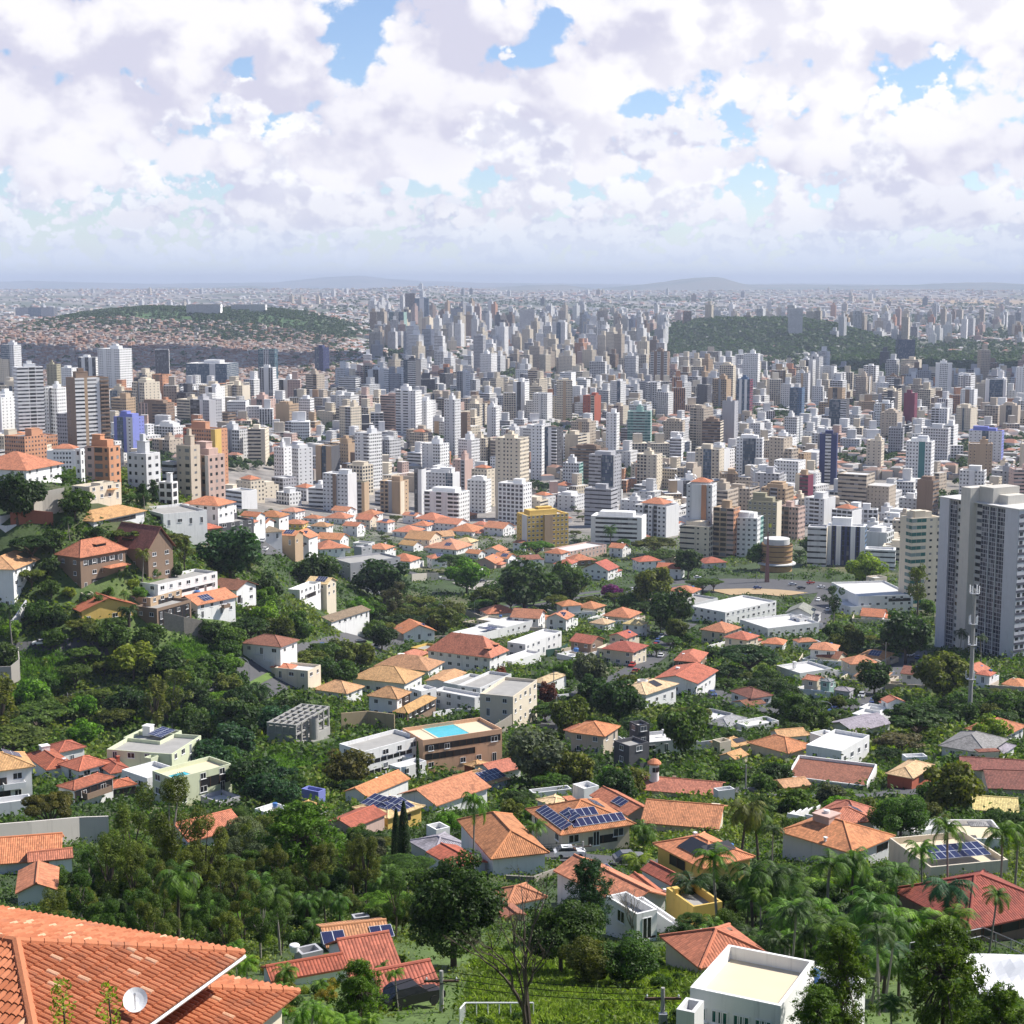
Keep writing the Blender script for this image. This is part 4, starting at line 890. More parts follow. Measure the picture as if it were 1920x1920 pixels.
def wall_windows(e, fr, cen, w, d, th, zb, h, z0, big=False, glass='glass', frame='white_paint', nmax=26):
    st = max(1, round(h / 2.9)); n_ = 0
    for side in (0, 1, 3):
        a = th + (0, pi / 2, 0, -pi / 2)[side]; nrm = (sin(a), -cos(a))                       # outward normal of this wall
        if nrm[0] * cen[0] + nrm[1] * cen[1] > -.12 * np.linalg.norm(cen): continue
        L = w if side == 0 else d; dist = d / 2 if side == 0 else w / 2; nb = max(1, int(L / 3.3)); al = (cos(a), sin(a))
        for k in range(st):
            for j in range(nb):
                if random.random() < .12 or n_ > nmax: continue
                if h < 2.5: continue
                t = (j + .5) / nb * L - L / 2; x, y = cen[0] + nrm[0] * dist + al[0] * t, cen[1] + nrm[1] * dist + al[1] * t
                lx, ly = fr.p(x, y); door = random.random() < (.18 if k == 0 else .10)
                me = window_pair(1.0 if door else random.choice((1.2, 1.6, 1.2)), 2.05 if door else 1.15, 2, glass, frame)
                wo = place(me[0], 'door' if door and k == 0 else 'window', e, (lx, ly, zb - z0 + k * h / st + (.1 if door else max(.25, min(1.0, h / st - 1.45)))), a - fr.r); place(me[1], 'frame', wo); n_ += 1
def house(name, cat, label, wings, wall, roof, extras='', short=None, group=None):
    """wings: (type, A, B, C, wall height px, pitch[, wall[, roof]]); H hip, G gable along the front, g gable along the side, F flat with parapet, S lean-to, C open carport"""
    geo = [wing_geom(*q[1:5]) for q in wings]
    c0 = geo[0]; e = empty(name, (float(c0[0][0]), float(c0[0][1]), float(c0[4])), c0[3]); fr = Frame(e); z0 = float(c0[4]); u = c0[6]
    for q, (cen, w, d, th, zb, ze, uu) in zip(wings, geo):
        ty, pitch = q[0], q[5]; wl = WC[q[6]] if len(q) > 6 and q[6] else WC[wall]; rc = RC[q[7]] if len(q) > 7 and q[7] else RC[roof]; jr = RJ.uniform(.80, 1.15); rc = (min(.8, rc[0] * jr), rc[1] * jr * RJ.uniform(.92, 1.12), rc[2] * jr * RJ.uniform(.9, 1.2))
        over = 0 if ty in 'FS' else min(.75, .06 * min(w, d)); rz = th - fr.r; lx, ly = fr.p(*cen); h = ze - zb
        W, D = w - 2 * over, d - 2 * over; b = MB(); ztop = ze - z0
        if ty == 'C':
            for sx in (-1, 1):
                for sy in (-1, 1): p_ = MB(); p_.box(sx * W * .46 - .11, sx * W * .46 + .11, sy * D * .42 - .11, sy * D * .42 + .11, zb - z0 - 3, ztop + .1); p_.build('post', [M['wood']], e, (lx, ly, 0), rz)
        elif ty == 'F':
            tk = .22; H = ztop
            b.prism([(-W / 2, -D / 2), (W / 2, -D / 2), (W / 2, D / 2), (-W / 2, D / 2)], zb - z0 - 7, H - .85)
            for x0, x1, y0, y1 in ((-W / 2, W / 2, -D / 2, -D / 2 + tk), (-W / 2, W / 2, D / 2 - tk, D / 2), (-W / 2, -W / 2 + tk, -D / 2 + tk, D / 2 - tk), (W / 2 - tk, W / 2, -D / 2 + tk, D / 2 - tk)):
                b.box(x0, x1, y0, y1, H - .85, H, bottom=False)
            b.build('walls', [M['plaster']], e, (lx, ly, 0), rz, wl)
            r = MB(); r.box(-W / 2 + tk, W / 2 - tk, -D / 2 + tk, D / 2 - tk, H - .846, H - .80); r.build('roof', [M[q[8]] if len(q) > 8 else random.choice((M['roof_slab'], M['roof_slab'], M['concrete']))], e, (lx, ly, 0), rz)
        else:
            top = ztop
            b.prism([(-W / 2, -D / 2), (W / 2, -D / 2), (W / 2, D / 2), (-W / 2, D / 2)], zb - z0 - 7, top - .02)
            if ty in 'Gg':                                   # gable triangles
                rise = ((d if ty == 'G' else w) / 2) * pitch - .15
                if ty == 'G':
                    for sx in (-1, 1): b.face([(sx * W / 2, -sx * D / 2 * 1, top - .02), (sx * W / 2, sx * D / 2, top - .02), (sx * W / 2, 0, top - .02 + rise * D / d)])
                else:
                    for sy in (-1, 1): b.face([(sy * W / 2, sy * D / 2, top - .02), (-sy * W / 2, sy * D / 2, top - .02), (0, sy * D / 2, top - .02 + rise * W / w)])
            b.build('walls', [M['plaster']], e, (lx, ly, 0), rz, wl)
        tm = M['tile_flat'] if roof in ('grey', 'olive') else M['tile']; r = MB(); cap = .13 if u < .16 else None
        if ty in 'HC' and ty != 'C': hip(r, 0, 0, W, D, ztop, pitch, over, rcap=cap)
        elif ty in 'GC': hip(r, 0, 0, W, D, ztop, pitch, over, gable=True, rcap=cap)
        elif ty == 'g':
            r2 = MB(); hip(r2, 0, 0, D, W, ztop, pitch, over, gable=True, rcap=cap)
            r = r2; rz_ = rz + pi / 2
        elif ty == 'S':
            w2, d2 = W / 2 - .25, D / 2 - .25; rs = D * pitch
            r.face([(-w2, -d2, ztop), (w2, -d2, ztop), (w2, d2, ztop + rs), (-w2, d2, ztop + rs)], 0, [(-w2, 0), (w2, 0), (w2, D), (-w2, D)])
            p_ = MB()
            for sx in (-1, 1):
                P = [(-D / 2, -2), (D / 2, -2), (D / 2, rs + .5), (-D / 2, .5)]
                for xx in (sx * W / 2, sx * (W / 2 - .3)): p_.face([(xx, y, ztop + z) for y, z in P])
                p_.face([(sx * W / 2, -D / 2, ztop + .5), (sx * (W / 2 - .3), -D / 2, ztop + .5), (sx * (W / 2 - .3), D / 2, ztop + rs + .5), (sx * W / 2, D / 2, ztop + rs + .5)])
            p_.box(-W / 2 + .3, W / 2 - .3, D / 2 - .3, D / 2, ztop - 2, ztop + rs + .55); p_.box(-W / 2 + .3, W / 2 - .3, -D / 2, -D / 2 + .25, ztop - 2, ztop + .25); p_.build('parapet', [M['plaster']], e, (lx, ly, 0), rz, WC['white'])
        if r.v: r.build('roof', [tm], e, (lx, ly, 0), rz if ty != 'g' else rz + pi / 2, rc)
        if ty not in 'CS' and h > 1.5 and u < .45 and 'nowin' not in extras: wall_windows(e, fr, cen, W, D, th, zb, h, z0)
        hw = (w + d) / 2; FOOT.append((float(cen[0]), float(cen[1]), hw * .62))
    # extras: "kind wing x y size..." in wing fractions
    for ex in [s for s in extras.split(';') if s.strip()]:
        t = ex.split(); k = t[0]
        if k == 'nowin': continue
        need = dict(sol=5, band=5, dorm=4, balc=4).get(k, 0)
        if need and sum(x.replace('.', '').replace('-', '').isdigit() for x in t[2:]) == need - 1:      # wing or side left out: the other one is meant
            t = [k, t[1], '0'] + t[2:] if int(t[1]) >= 2 and int(t[1]) < len(wings) else [k, '0'] + t[1:]
        q, (cen, w, d, th, zb, ze, uu) = wings[int(t[1])], geo[int(t[1])]; v = [float(s) for s in t[2:] if s.replace('.', '').replace('-', '').isdigit()]
        rz = th - fr.r; lx, ly = fr.p(*cen); zt = ze - z0; c, s_ = cos(rz), sin(rz)
        def at(fx, fy): return lx + c * fx * w / 2 - s_ * fy * d / 2, ly + s_ * fx * w / 2 + c * fy * d / 2
        if k == 'chim':                                      # x y width height colour
            x, y = at(v[0], v[1]); sz, hh = v[2] * uu, v[3] * uu; b = MB(); b.box(-sz / 2, sz / 2, -sz / 2, sz / 2, zt - .5, zt + hh); b.box(-sz / 2 - .1, sz / 2 + .1, -sz / 2 - .1, sz / 2 + .1, zt + hh + .003, zt + hh + .15)
            b.build('chimney', [M['plaster']], e, (x, y, 0), rz, WC[t[-1]])
        elif k == 'tank':
            x, y = at(v[0], v[1]); R = v[2] * uu; b = MB(); b.lathe([(R * .85, zt + v[3] * uu), (R, zt + v[3] * uu + R * 1.1), (R * 1.04, zt + v[3] * uu + R * 1.15), (R * .9, zt + v[3] * uu + R * 1.35), (0, zt + v[3] * uu + R * 1.45)], n=14); b.build('water_tank', [M['blue_tank'] if t[-1] == 'blue' else M['white_paint']], e, (x, y, 0))
        elif k == 'sol':                                     # side along up cols rows
            ty = q[0]; over = 0 if ty == 'F' else min(.75, .06 * min(w, d)); o, al, up, sl, el = roof_plane(w - 2 * over, d - 2 * over, zt, q[5] if ty != 'F' else .0, int(v[0]), over, ty if ty in 'gG' else None)
            cw, rh = v[3] * 1.0, v[4] * 1.65; ca, cu = v[1] * el / 2, v[2] * sl; nrm = np.cross(al, up); b = MB()
            P = [np.array(o) + np.array(al) * (ca + sx * cw / 2) + np.array(up) * (cu + sy * rh) + nrm * .12 for sx, sy in ((-1, 0), (1, 0), (1, 1), (-1, 1))]
            if ty == 'F': P = [p + np.array((0, 0, .15 + (.5 if i > 1 else 0) - (.7 if 0 else 0))) for i, p in enumerate(P)]
            b.face([tuple(p) for p in P], 0, [(0, 0), (v[3], 0), (v[3], rh), (0, rh)])
            Q = [p - nrm * .05 for p in P]
            for i in range(4): b.face([tuple(Q[i]), tuple(Q[(i + 1) % 4]), tuple(P[(i + 1) % 4]), tuple(P[i])], 1)
            b.build('solar_panel', [M['solar'] if t[-1] != 'black' else M['dark'], M['metal']], e, (lx, ly, 0), rz)
        elif k == 'pool':                                    # x y w d on a terrace
            x, y = at(v[0], v[1]); pw, pd = v[2] * uu, v[3] * uu; b = MB(); b.box(-pw / 2, pw / 2, -pd / 2, pd / 2, zt - .80, zt - .74); b.build('pool', [M['pool']], e, (x, y, 0), rz)
            b = MB()
            for x0, x1, y0, y1 in ((-pw / 2 - .5, pw / 2 + .5, -pd / 2 - .5, -pd / 2), (-pw / 2 - .5, pw / 2 + .5, pd / 2, pd / 2 + .5), (-pw / 2 - .5, -pw / 2, -pd / 2, pd / 2), (pw / 2, pw / 2 + .5, -pd / 2, pd / 2)): b.box(x0, x1, y0, y1, zt - .80, zt - .69)
            b.build('pool_rim', [M['beige_slab']], e, (x, y, 0), rz)
        elif k == 'band':                                    # glazed or open band on a wall: side z0 z1 a0 a1 in px / fractions
            sd = int(v[0]); b = MB(); L = w if sd in (0, 2) else d; dist = (d if sd in (0, 2) else w) / 2 - (0 if q[0] == 'F' else min(.75, .06 * min(w, d)))
            x0, x1 = v[3] * L / 2, v[4] * L / 2; b.box(x0, x1, -.03, .3, zb - z0 + v[1] * uu, zb - z0 + v[2] * uu)
            n = max(2, int((x1 - x0) / 1.6))
            for i in range(n + 1): xx = x0 + (x1 - x0) * i / n; b.box(xx - .05, xx + .05, -.09, -.032, zb - z0 + v[1] * uu, zb - z0 + v[2] * uu, 1)
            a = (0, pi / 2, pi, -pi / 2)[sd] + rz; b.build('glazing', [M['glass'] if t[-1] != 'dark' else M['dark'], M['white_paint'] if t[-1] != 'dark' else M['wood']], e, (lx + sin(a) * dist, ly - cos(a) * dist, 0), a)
        elif k == 'tower':                                   # round tower: x y radius height
            x, y = at(v[0], v[1]); R, hh = v[2] * uu, v[3] * uu; b = MB(); b.lathe([(R * 1.08, zt - 5), (R, zt + hh)], n=20); tw = b.build('round_tower', [M['plaster']], e, (x, y, 0), 0, WC['white'])
            if 'open' in t:
                b = MB(); b.lathe([(R, zt + hh), (R * .85, zt + hh), (R * .85, zt + hh - .8), (0, zt + hh - .8)], n=20); b.build('rim', [M['white_paint']], tw)
            else:
                b = MB(); b.lathe([(R * 1.5, zt + hh), (R * 1.45, zt + hh + .25), (R * .8, zt + hh + .75), (0, zt + hh + 1.05)], n=20); b.build('tiled_cap', [M['tile']], tw, color=RC['orange'])
                for a in (-2.2, -1.5, -.8, -.1):
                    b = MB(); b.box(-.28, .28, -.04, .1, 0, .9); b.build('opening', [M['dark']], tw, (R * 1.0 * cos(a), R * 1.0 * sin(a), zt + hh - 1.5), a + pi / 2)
        elif k == 'awn':                                     # little roof of its own on posts / wall: x y w d z
            x, y = at(v[0], v[1]); b = MB(); hip(b, 0, 0, v[2] * uu, v[3] * uu, zb - z0 + v[4] * uu, .35, .2); b.build('porch_roof', [M['tile']], e, (x, y, 0), rz, RC[t[-1]])
        elif k == 'balc':                                    # balcony: side along z w
            sd = int(v[0]); L = w if sd in (0, 2) else d; dist = (d if sd in (0, 2) else w) / 2; bw = v[3] * uu; b = MB(); b.box(-bw / 2, bw / 2, -1.3, .5, -.15, 0); b.box(-bw / 2, bw / 2, -1.3, -1.18, 0, .95); b.box(-bw / 2, -bw / 2 + .12, -1.18, 0, 0, .95); b.box(bw / 2 - .12, bw / 2, -1.18, 0, 0, .95)
            a = (0, pi / 2, pi, -pi / 2)[sd] + rz; al = v[1] * L / 2; b.build('balcony', [M['plaster']], e, (lx + sin(a) * dist + cos(a) * al, ly - cos(a) * dist + sin(a) * al, zb - z0 + v[2] * uu), a, WC[t[-1]])
        elif k == 'smallwin':                                # pairs of small green-tinted windows low on the front wall
            for f in (-.88, -.74, -.40, -.26, .08, .22, .56, .70):
                me = window_pair(.62, .8, 2, 'teal'); x, y = at(f, -1); wo = place(me[0], 'window', e, (x, y, zt - 1.85), rz); place(me[1], 'frame', wo)
        elif k == 'dorm':                                    # dormer: side along up w
            ty = q[0]; over = min(.75, .06 * min(w, d)); o, al, up, sl, el = roof_plane(w - 2 * over, d - 2 * over, zt, q[5], int(v[0]), over, ty if ty in 'gG' else None)
            p = np.array(o) + np.array(al) * v[1] * el / 2 + np.array(up) * v[2] * sl; bw = v[3] * uu; a = (0, pi / 2, pi, -pi / 2)[int(v[0])] + rz; b = MB()
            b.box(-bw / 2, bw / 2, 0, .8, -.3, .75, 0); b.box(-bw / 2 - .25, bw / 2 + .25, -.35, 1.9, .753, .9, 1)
            P = (lx + c * p[0] - s_ * p[1], ly + s_ * p[0] + c * p[1], p[2]); b.build('dormer', [M['dark'], M['tile']], e, P, a, RC[roof])
    tag(e, label, cat, group)
    if short: anchor(e, short, (c0[5] - z0))
    return e
def H(rows):
    """rows: 'wings | wall roof | extras | short | label'"""
    for r in rows.strip().split('\n'):
        ws, col, ex, short, label = [s.strip() for s in r.split('|')]; wings = []
        for wt in ws.split(';'):
            t = wt.split(); P = [tuple(float(x) for x in s.split(',')) for s in t[1:4]]
            w = [t[0], *P, float(t[4]), float(t[5]) if len(t) > 5 else .45] + [None if s == '.' else s for s in t[6:]]; wings.append(tuple(w))
        wall, roof = col.split(); flat = all(w[0] == 'F' for w in wings)
        house('flat_house' if flat else 'house', 'house', label, wings, wall, roof, ex, short)
H('''
H 858,1537 920,1611 1030,1598 34 .5;g 810,1588 858,1630 900,1610 14 .3 white red;H 775,1572 812,1603 874,1582 14 .3 white grey;F 800,1546 818,1556 843,1550 28 0|white orange|chim 0 -.3 .5 8 14 white|white hip-roofed house|white house under a broad orange hip roof behind the tall thin palm
H 985,1517 1050,1566 1193,1545 36 .42|cream orange|sol 0 .12 .16 8 1;sol 0 -.12 .46 4 1;sol 3 .12 .12 9 1;sol 3 .4 .42 4 1;sol 1 .2 .35 3 1;band 0 4 20 -.2 .55 dark;dorm 2 0 .3 12|solar-panelled house|cream two storey house whose orange hip roof carries blue solar panels
g 1108,1490 1176,1529 1226,1518 22 .42;G 1218,1498 1200,1542 1348,1556 20 .32;G 1192,1452 1190,1480 1346,1498 15 .3|cream orange|tower 2 -.62 -.2 9 42;chim 1 .75 .3 14 14 cream;chim 2 -.2 .5 5 9 brown;sol 0 3 .2 .3 3 1|round-tower villa|rambling orange roofed villa with a white round tower capped in tiles
F 1343,1476 1347,1483 1374,1477 26 0 pale|pale orange||roof tank box|pale rooftop tank house beside the round tower villa
H 997,1500 1040,1513 1082,1505 12 .25 white cream;F 1078,1468 1095,1479 1118,1471 44 0 white;F 965,1497 1000,1487 1078,1487 12 0 white|white cream||low cream-roofed house|low white house with a cream hip roof and a square white lift tower
H 1237,1576 1317,1629 1402,1600 32 .36|yellow orange|sol 3 .1 .30 4 1.4 black;sol 0 .1 .45 4 1 black;tank 0 .75 -.3 6 3 blue;chim 0 .25 .6 4 16 white;band 3 4 24 -.4 .2 dark|bright yellow house|bright yellow house under an orange roof with black solar heater panels
g 1049,1622 1176,1702 1236,1672 22 .42;F 1113,1645 1136,1659 1166,1651 44 0;F 1134,1680 1194,1714 1234,1706 56 0;F 1204,1672 1270,1738 1281,1733 20 0|white orange|sol 1 0 -.1 .05 3 2;band 2 2 6 .0 .8 dark|long white house|long white house with a narrow orange gable roof and a stepped flat front
g 1180,1640 1222,1682 1247,1674 10 .4;g 1212,1620 1258,1660 1284,1646 13 .5 pale red|cream red|tank 0 .9 -.8 4 2 white|ribbed red annex|pair of small ribbed red annex roofs between the yellow and white houses
F 1250,1664 1300,1700 1354,1690 42 0;F 1270,1700 1310,1720 1352,1712 20 0|yellow orange|chim 0 -.9 .4 8 8 yellow|yellow walled house|flat yellow walled house half hidden by the dark palm
H 1248,1752 1312,1816 1440,1786 16 .42;F 1310,1742 1332,1752 1358,1745 20 0 pale|cream orange|chim 0 .6 .4 8 10 brown|skylit orange house|orange roofed house with a glazed skylight box behind the white cube building
H 1435,1562 1600,1601 1700,1574 26 .40;H 1500,1519 1560,1546 1652,1548 34 .42|pale orange|chim 0 -.02 .25 38 34 pink;tank 0 -.02 .25 6 34 white;chim 0 .35 .35 11 26 brick;chim 0 -.85 -.2 4 10 white;sol 1 1 .2 .3 2 1;band 0 2 16 .3 .8 dark|great hipped house|large house with spreading orange hip roofs and a square pink chimney block
F 1690,1566 1745,1626 1872,1602 22 0 cream . beige_slab;F 1780,1536 1800,1572 1888,1570 26 0 white . beige_slab;F 1685,1550 1712,1562 1790,1542 14 0 white|white orange|sol 0 0 -.3 .3 5 2;sol 0 0 .35 .3 4 2;awn 1 0 -.2 30 22 40 grey|terraced cream villa|white villa with cream roof terraces and a flat bank of solar panels
H 1672,1666 1816,1744 1995,1702 30 .42|brown wine|band 0 2 22 -.6 .5 dark|wine-red roofed house|house with a great dark wine red tiled roof behind the palms
F 1352,1767 1294,1851 1458,1893 92 0 white . beige_slab;F 1500,1803 1457,1846 1575,1880 84 0 white;F 1282,1868 1268,1892 1300,1901 60 0 pale|white orange|nowin;tank 1 -.35 .1 16 -8 blue;tank 1 -.62 -.55 16 -8 blue;smallwin 0|white cube building|big white flat roofed building with a beige deck and two blue tanks
G 625,1765 655,1832 748,1808 10 .5;G 487,1812 508,1840 655,1815 10 .4;F 552,1777 566,1790 606,1781 26 0 grey|white red|tank 2 -1.2 .4 10 -2 white|ribbed red house|house of ribbed red gables with a grey water tank tower
G 590,1733 612,1777 737,1763 10 .3;F 659,1714 664,1722 693,1718 26 0 grey|pale pink|sol 0 0 -.72 .12 2 1;sol 0 0 .74 .12 2 1|brown panel house|low house with a brown pink roof, solar panels and a louvred grey vent tower
H 905,1672 950,1698 1030,1684 12 .4;g 925,1700 945,1722 985,1712 8 .3 pink brown|white orange||half-hidden orange house|small orange roofed house half hidden above the big dark tree
G -60,1580 -50,1624 113,1619 18 .45;g 20,1632 28,1676 107,1674 24 .45;G 60,1597 52,1617 137,1605 26 .35|white orange|band 2 18 25 -.6 -.1 dark;chim 0 -.2 -.3 7 12 orange|orange gabled house|white house with orange gables and a projecting porch below the retaining wall
G 316,1545 352,1578 450,1546 14 .4|pale orange||lone orange roof|single plain orange gable roof seen through the tall airy trees
H -70,1425 -55,1453 66,1436 66 .4;F -40,1500 -30,1510 60,1500 26 0|white tan|band 0 6 24 -.2 .2 dark;band 0 36 50 -.3 .1 dark;balc 0 .3 32 40 white;sol 0 1 .2 .3 3 2|tan-roofed white house|three storey white house with a tan roof at the end of the retaining wall
H 48,1414 86,1444 142,1433 22 .4;H 120,1426 148,1446 193,1426 24 .42;H 184,1426 206,1451 244,1441 18 .4;H 107,1473 138,1482 214,1456 30 .35;H 203,1462 206,1479 249,1466 22 .3;H 74,1400 110,1411 166,1402 30 .4|white red|chim 0 .1 .6 16 18 white;chim 2 .6 .2 5 14 brick;chim 0 .5 -.6 5 8 white;band 3 2 26 -.9 .9 dark;balc 3 0 10 60 brown;band 4 0 2 18 -.9 .9 dark;band 1 0 2 14 -.9 .9 dark|many-roofed brown house|house of many stacked red brown tiled roofs over dark shaded verandas
F 205,1400 322,1414 362,1378 46 0 lime;F 228,1384 300,1390 345,1370 58 0 lime;F 300,1440 326,1460 421,1428 52 0 lime . beige_slab;F 236,1440 276,1459 330,1440 30 0 white;F 274,1416 283,1422 291,1416 40 0 lime;F 383,1488 410,1504 442,1490 8 0 grey|lime orange|pool 2 -.55 -.2 46 30;sol 1 0 .1 .2 6 2;chim 1 .1 .3 16 14 white;band 2 18 38 -.1 .9 dark;band 3 2 8 -.5 .5 dark|pale green pool house|pale green modern house with a curved wall and a rooftop pool
F 650,1389 683,1409 772,1377 52 0 white;F 752,1366 786,1379 794,1372 60 0 lilac;F 735,1432 750,1440 795,1425 24 0 white|white orange|band 0 4 12 -.9 .5;band 0 24 32 -.9 .7;tower 0 .5 -1.1 10 -30 open|white L-shaped house|white flat roofed house with two rows of windows beside the peach terrace
H 588,1290 650,1301 677,1286 18 .45;H 657,1270 760,1282 792,1262 26 .45 white tan;H 689,1303 746,1311 768,1297 42 .5;H 738,1333 765,1338 814,1308 18 .5 brown tan;F 773,1288 790,1296 812,1288 40 0 white|white tan|band 2 20 40 -.2 .9 dark;band 3 2 15 -.9 .9 dark;chim 0 .5 .2 6 8 white|tan pavilion villa|white villa with several speckled tan hip roofs stepping down to a pool
F 800,1350 793,1388 907,1354 64 0 peach . beige_slab|peach orange|pool 0 -.1 .2 66 70;band 0 42 54 -.95 .95 dark;band 0 24 36 -.95 .3 dark|peach pool terrace|peach coloured terraced block carrying a bright blue pool
H 702,1247 803,1258 829,1240 18 .45|white tan|chim 0 .9 .6 10 8 white|long tan-roofed house|long house with a speckled tan roof below the orange mansard
H 800,1216 920,1234 945,1218 30 .85;H 735,1232 770,1238 800,1222 18 .4 yellow orange;F 775,1210 795,1218 812,1208 26 0 yellow|white orange|dorm 0 -.5 .3 12;dorm 0 .3 .35 12;dorm 1 0 .4 8|orange mansard house|large white house under a steep orange mansard roof with dark dormers
G 798,1275 843,1281 869,1260 22 .22;F 842,1268 870,1286 894,1266 24 0 white;F 812,1290 890,1308 900,1300 30 0 pale|white tan||tan lean house|white walled house with a flat tan roof and a glazed roof panel
F 900,1300 962,1306 1006,1274 64 0 cream;F 862,1282 900,1290 950,1262 34 0 pale|cream orange|band 1 6 20 -.9 .9;band 1 30 44 -.9 .9|cream windowed block|cream block with tall white framed windows above the street corner
H 999,1275 1022,1282 1053,1263 18 .4|white cream|sol 0 1 .2 .4 2 1|white tent-roofed house|small house with a white tent shaped roof
G 640,1485 688,1494 773,1460 20 .42|white orange|chim 0 .1 .2 3 10 white|orange gable house|white timbered gable house with a long orange roof below the flame tree
G 762,1477 818,1511 890,1468 15 .38;G 880,1437 925,1452 985,1440 14 .35|white orange|chim 0 -.8 .3 6 8 white|broad orange roof|broad orange roof spreading behind the round crowned tree
H 856,1450 906,1474 946,1457 14 .3;H 870,1432 895,1440 918,1430 12 .35 brick tan|pale tan|sol 0 0 .1 .25 6 2;sol 0 3 .2 .4 3 1;sol 0 1 .2 .4 3 1|sand-roofed solar house|house with a sand coloured roof covered by solar panels beside the peach terrace
H 655,1515 727,1535 802,1512 22 .26|yellow cream|tower 0 .3 .2 14 12 open;sol 0 3 .2 .45 3 2;sol 0 3 -.4 .35 4 2;sol 0 .1 .15 4 2;band 0 2 14 -.3 .3 dark|cream turret house|yellow walled house with a flat cream roof, round turret and solar panels
G 620,1533 661,1553 708,1522 14 .3;G 655,1528 688,1545 712,1530 10 .3 white red|pink red||stepped red roof|house with a stepped plain red roof beside the cream turret house
F 566,1478 597,1485 609,1479 24 0 lilac;H 553,1507 590,1522 615,1512 10 .3 white tan;F 480,1515 505,1525 540,1512 10 0 white|white tan|tank 2 .3 0 5 1 blue|grey tower house|low house with a square lilac grey tank tower at the edge of the woods
F 1157,1386 1180,1399 1210,1389 44 0 dark;F 1183,1352 1196,1360 1216,1356 64 0 dark|dark orange||charcoal cubic house|charcoal grey house of stacked cubes with white roofs among dark trees
H 1165,1277 1211,1303 1239,1277 28 .3|white cream|tower 0 -.1 .2 10 12 open;sol 0 0 .1 .3 3 2 black;sol 0 1 .2 .3 4 2|cream octagon house|white house with a broad cream roof and a round white tank
G 1228,1268 1308,1282 1331,1255 26 .25|white red|chim 0 .2 .5 6 8 white|red-roofed white hall|big white house under a wide dull red roof with a small pool
H 1247,1243 1312,1242 1352,1226 15 .45|brown red|chim 0 -.2 .5 4 6 white|patched red roof|house with an irregular patched red roof under the umbrella trees
H 1374,1293 1408,1310 1443,1301 20 .4;G 1378,1312 1402,1325 1425,1315 8 .3|white brown||small brown-roofed house|small white house with a brown red hip roof on the slope
H 1330,1355 1366,1364 1393,1345 10 .4;F 1290,1340 1330,1352 1368,1336 9 0 grey|grey grey||slate-roofed house|low grey house with a slate coloured pyramid roof
H 1330,1390 1366,1403 1412,1393 15 .35;F 1340,1384 1350,1392 1364,1386 30 0 cream;G 1350,1412 1378,1424 1392,1412 12 .4|cream tan|sol 0 0 .3 .3 3 1 black|tan chimney house|house with speckled tan roofs and a thick cream chimney tower
S 1484,1430 1475,1457 1622,1480 14 .14;G 1448,1462 1470,1478 1520,1470 10 .3 yellow tan|white brown||flecked brown roof|house with one large sloping brown roof flecked with white patches
H 1400,1392 1478,1413 1528,1398 18 .4|cream orange||plain orange hip|cream house under a plain orange hip roof next to the flat white block
F 1512,1396 1578,1408 1630,1378 32 0 white;F 1522,1372 1558,1386 1580,1378 34 0 white|white orange|tank 1 0 0 5 0 white;band 1 2 12 -.8 .3 dark|flat white block|flat roofed white house with weathered white tank boxes on top
H 1655,1452 1712,1460 1762,1436 24 .38;F 1697,1413 1700,1420 1736,1416 18 0 white|brick cream|band 0 4 18 -.3 .3 dark|cream-tiled red house|brick red house with a cream tiled roof and a white roof box
G 1798,1420 1800,1442 1965,1452 20 .35;G 1828,1444 1852,1478 1968,1484 16 .35;F 1836,1405 1838,1412 1868,1408 24 0 cream|cream brown|awn 2 0 0 40 16 26 brown|long brown house|long house with two plain brown roofs and a capped cream chimney
G 1832,1490 1824,1518 1910,1520 10 .3|cream cream||cream slope roof|low house under a single cream tiled slope beside the green canopy
G 1556,1350 1602,1373 1652,1350 12 .3;F 1600,1336 1640,1346 1667,1330 18 0 white;F 1612,1325 1650,1333 1664,1324 24 0 white|white grey||grey-roofed white house|white house of stacked flat boxes with a long grey tiled roof
H 112,1037 150,1046 229,1028 64 .72|brown orange|awn 0 .35 -1.25 52 20 38 orange;balc 0 .3 30 50 brown;band 0 46 56 -.8 .8;band 0 6 18 -.5 .8 dark;dorm 0 .1 .45 26|terracotta mansion|four storey terracotta mansion with a steep orange hip roof and arcades
g 210,1019 277,1033 314,1022 58 1.15|brown brown|band 1 42 52 -.7 .8;band 1 22 34 -.7 .8;band 1 60 68 -.2 .3 dark;chim 0 .3 .6 5 22 brown;dorm 3 -.2 .3 30|steep-gabled mansion|tall brown mansion with a steep swept gable roof and a palm in front
g 118,1120 150,1147 247,1130 26 .35;F 150,1110 158,1114 176,1112 14 0 cream|yellow red|band 1 2 12 -.6 -.4 dark;awn 0 1.25 .2 36 20 20 grey|yellow gable house|pale yellow house with arched windows under a low red gable
F 254,1106 282,1121 311,1103 30 0 tan;F 264,1130 294,1141 333,1122 46 0 brown|brown orange|band 1 0 4 40 -.9 .9 dark;band 0 8 22 -.5 .5 dark|ribbed dark house|dark modern house with tall vertical concrete ribs
F 275,1080 296,1096 363,1068 36 0 white|white orange|band 0 10 16 -.5 .9 dark|white basement block|long white basement wall block with a strip of square openings
G 337,1121 370,1135 424,1116 28 .4|white orange|balc 0 .3 14 16 brown;sol 0 0 -.3 .2 4 2;tank 0 -.2 .3 6 8 blue|white balcony house|white two storey house with an orange roof and wooden balconies
g 392,1101 444,1107 485,1096 30 .4|white brown|chim 0 .6 .2 5 10 brown;band 0 4 18 -.8 -.5 dark|brown-roofed white house|white house with a plain brown roof and arched windows
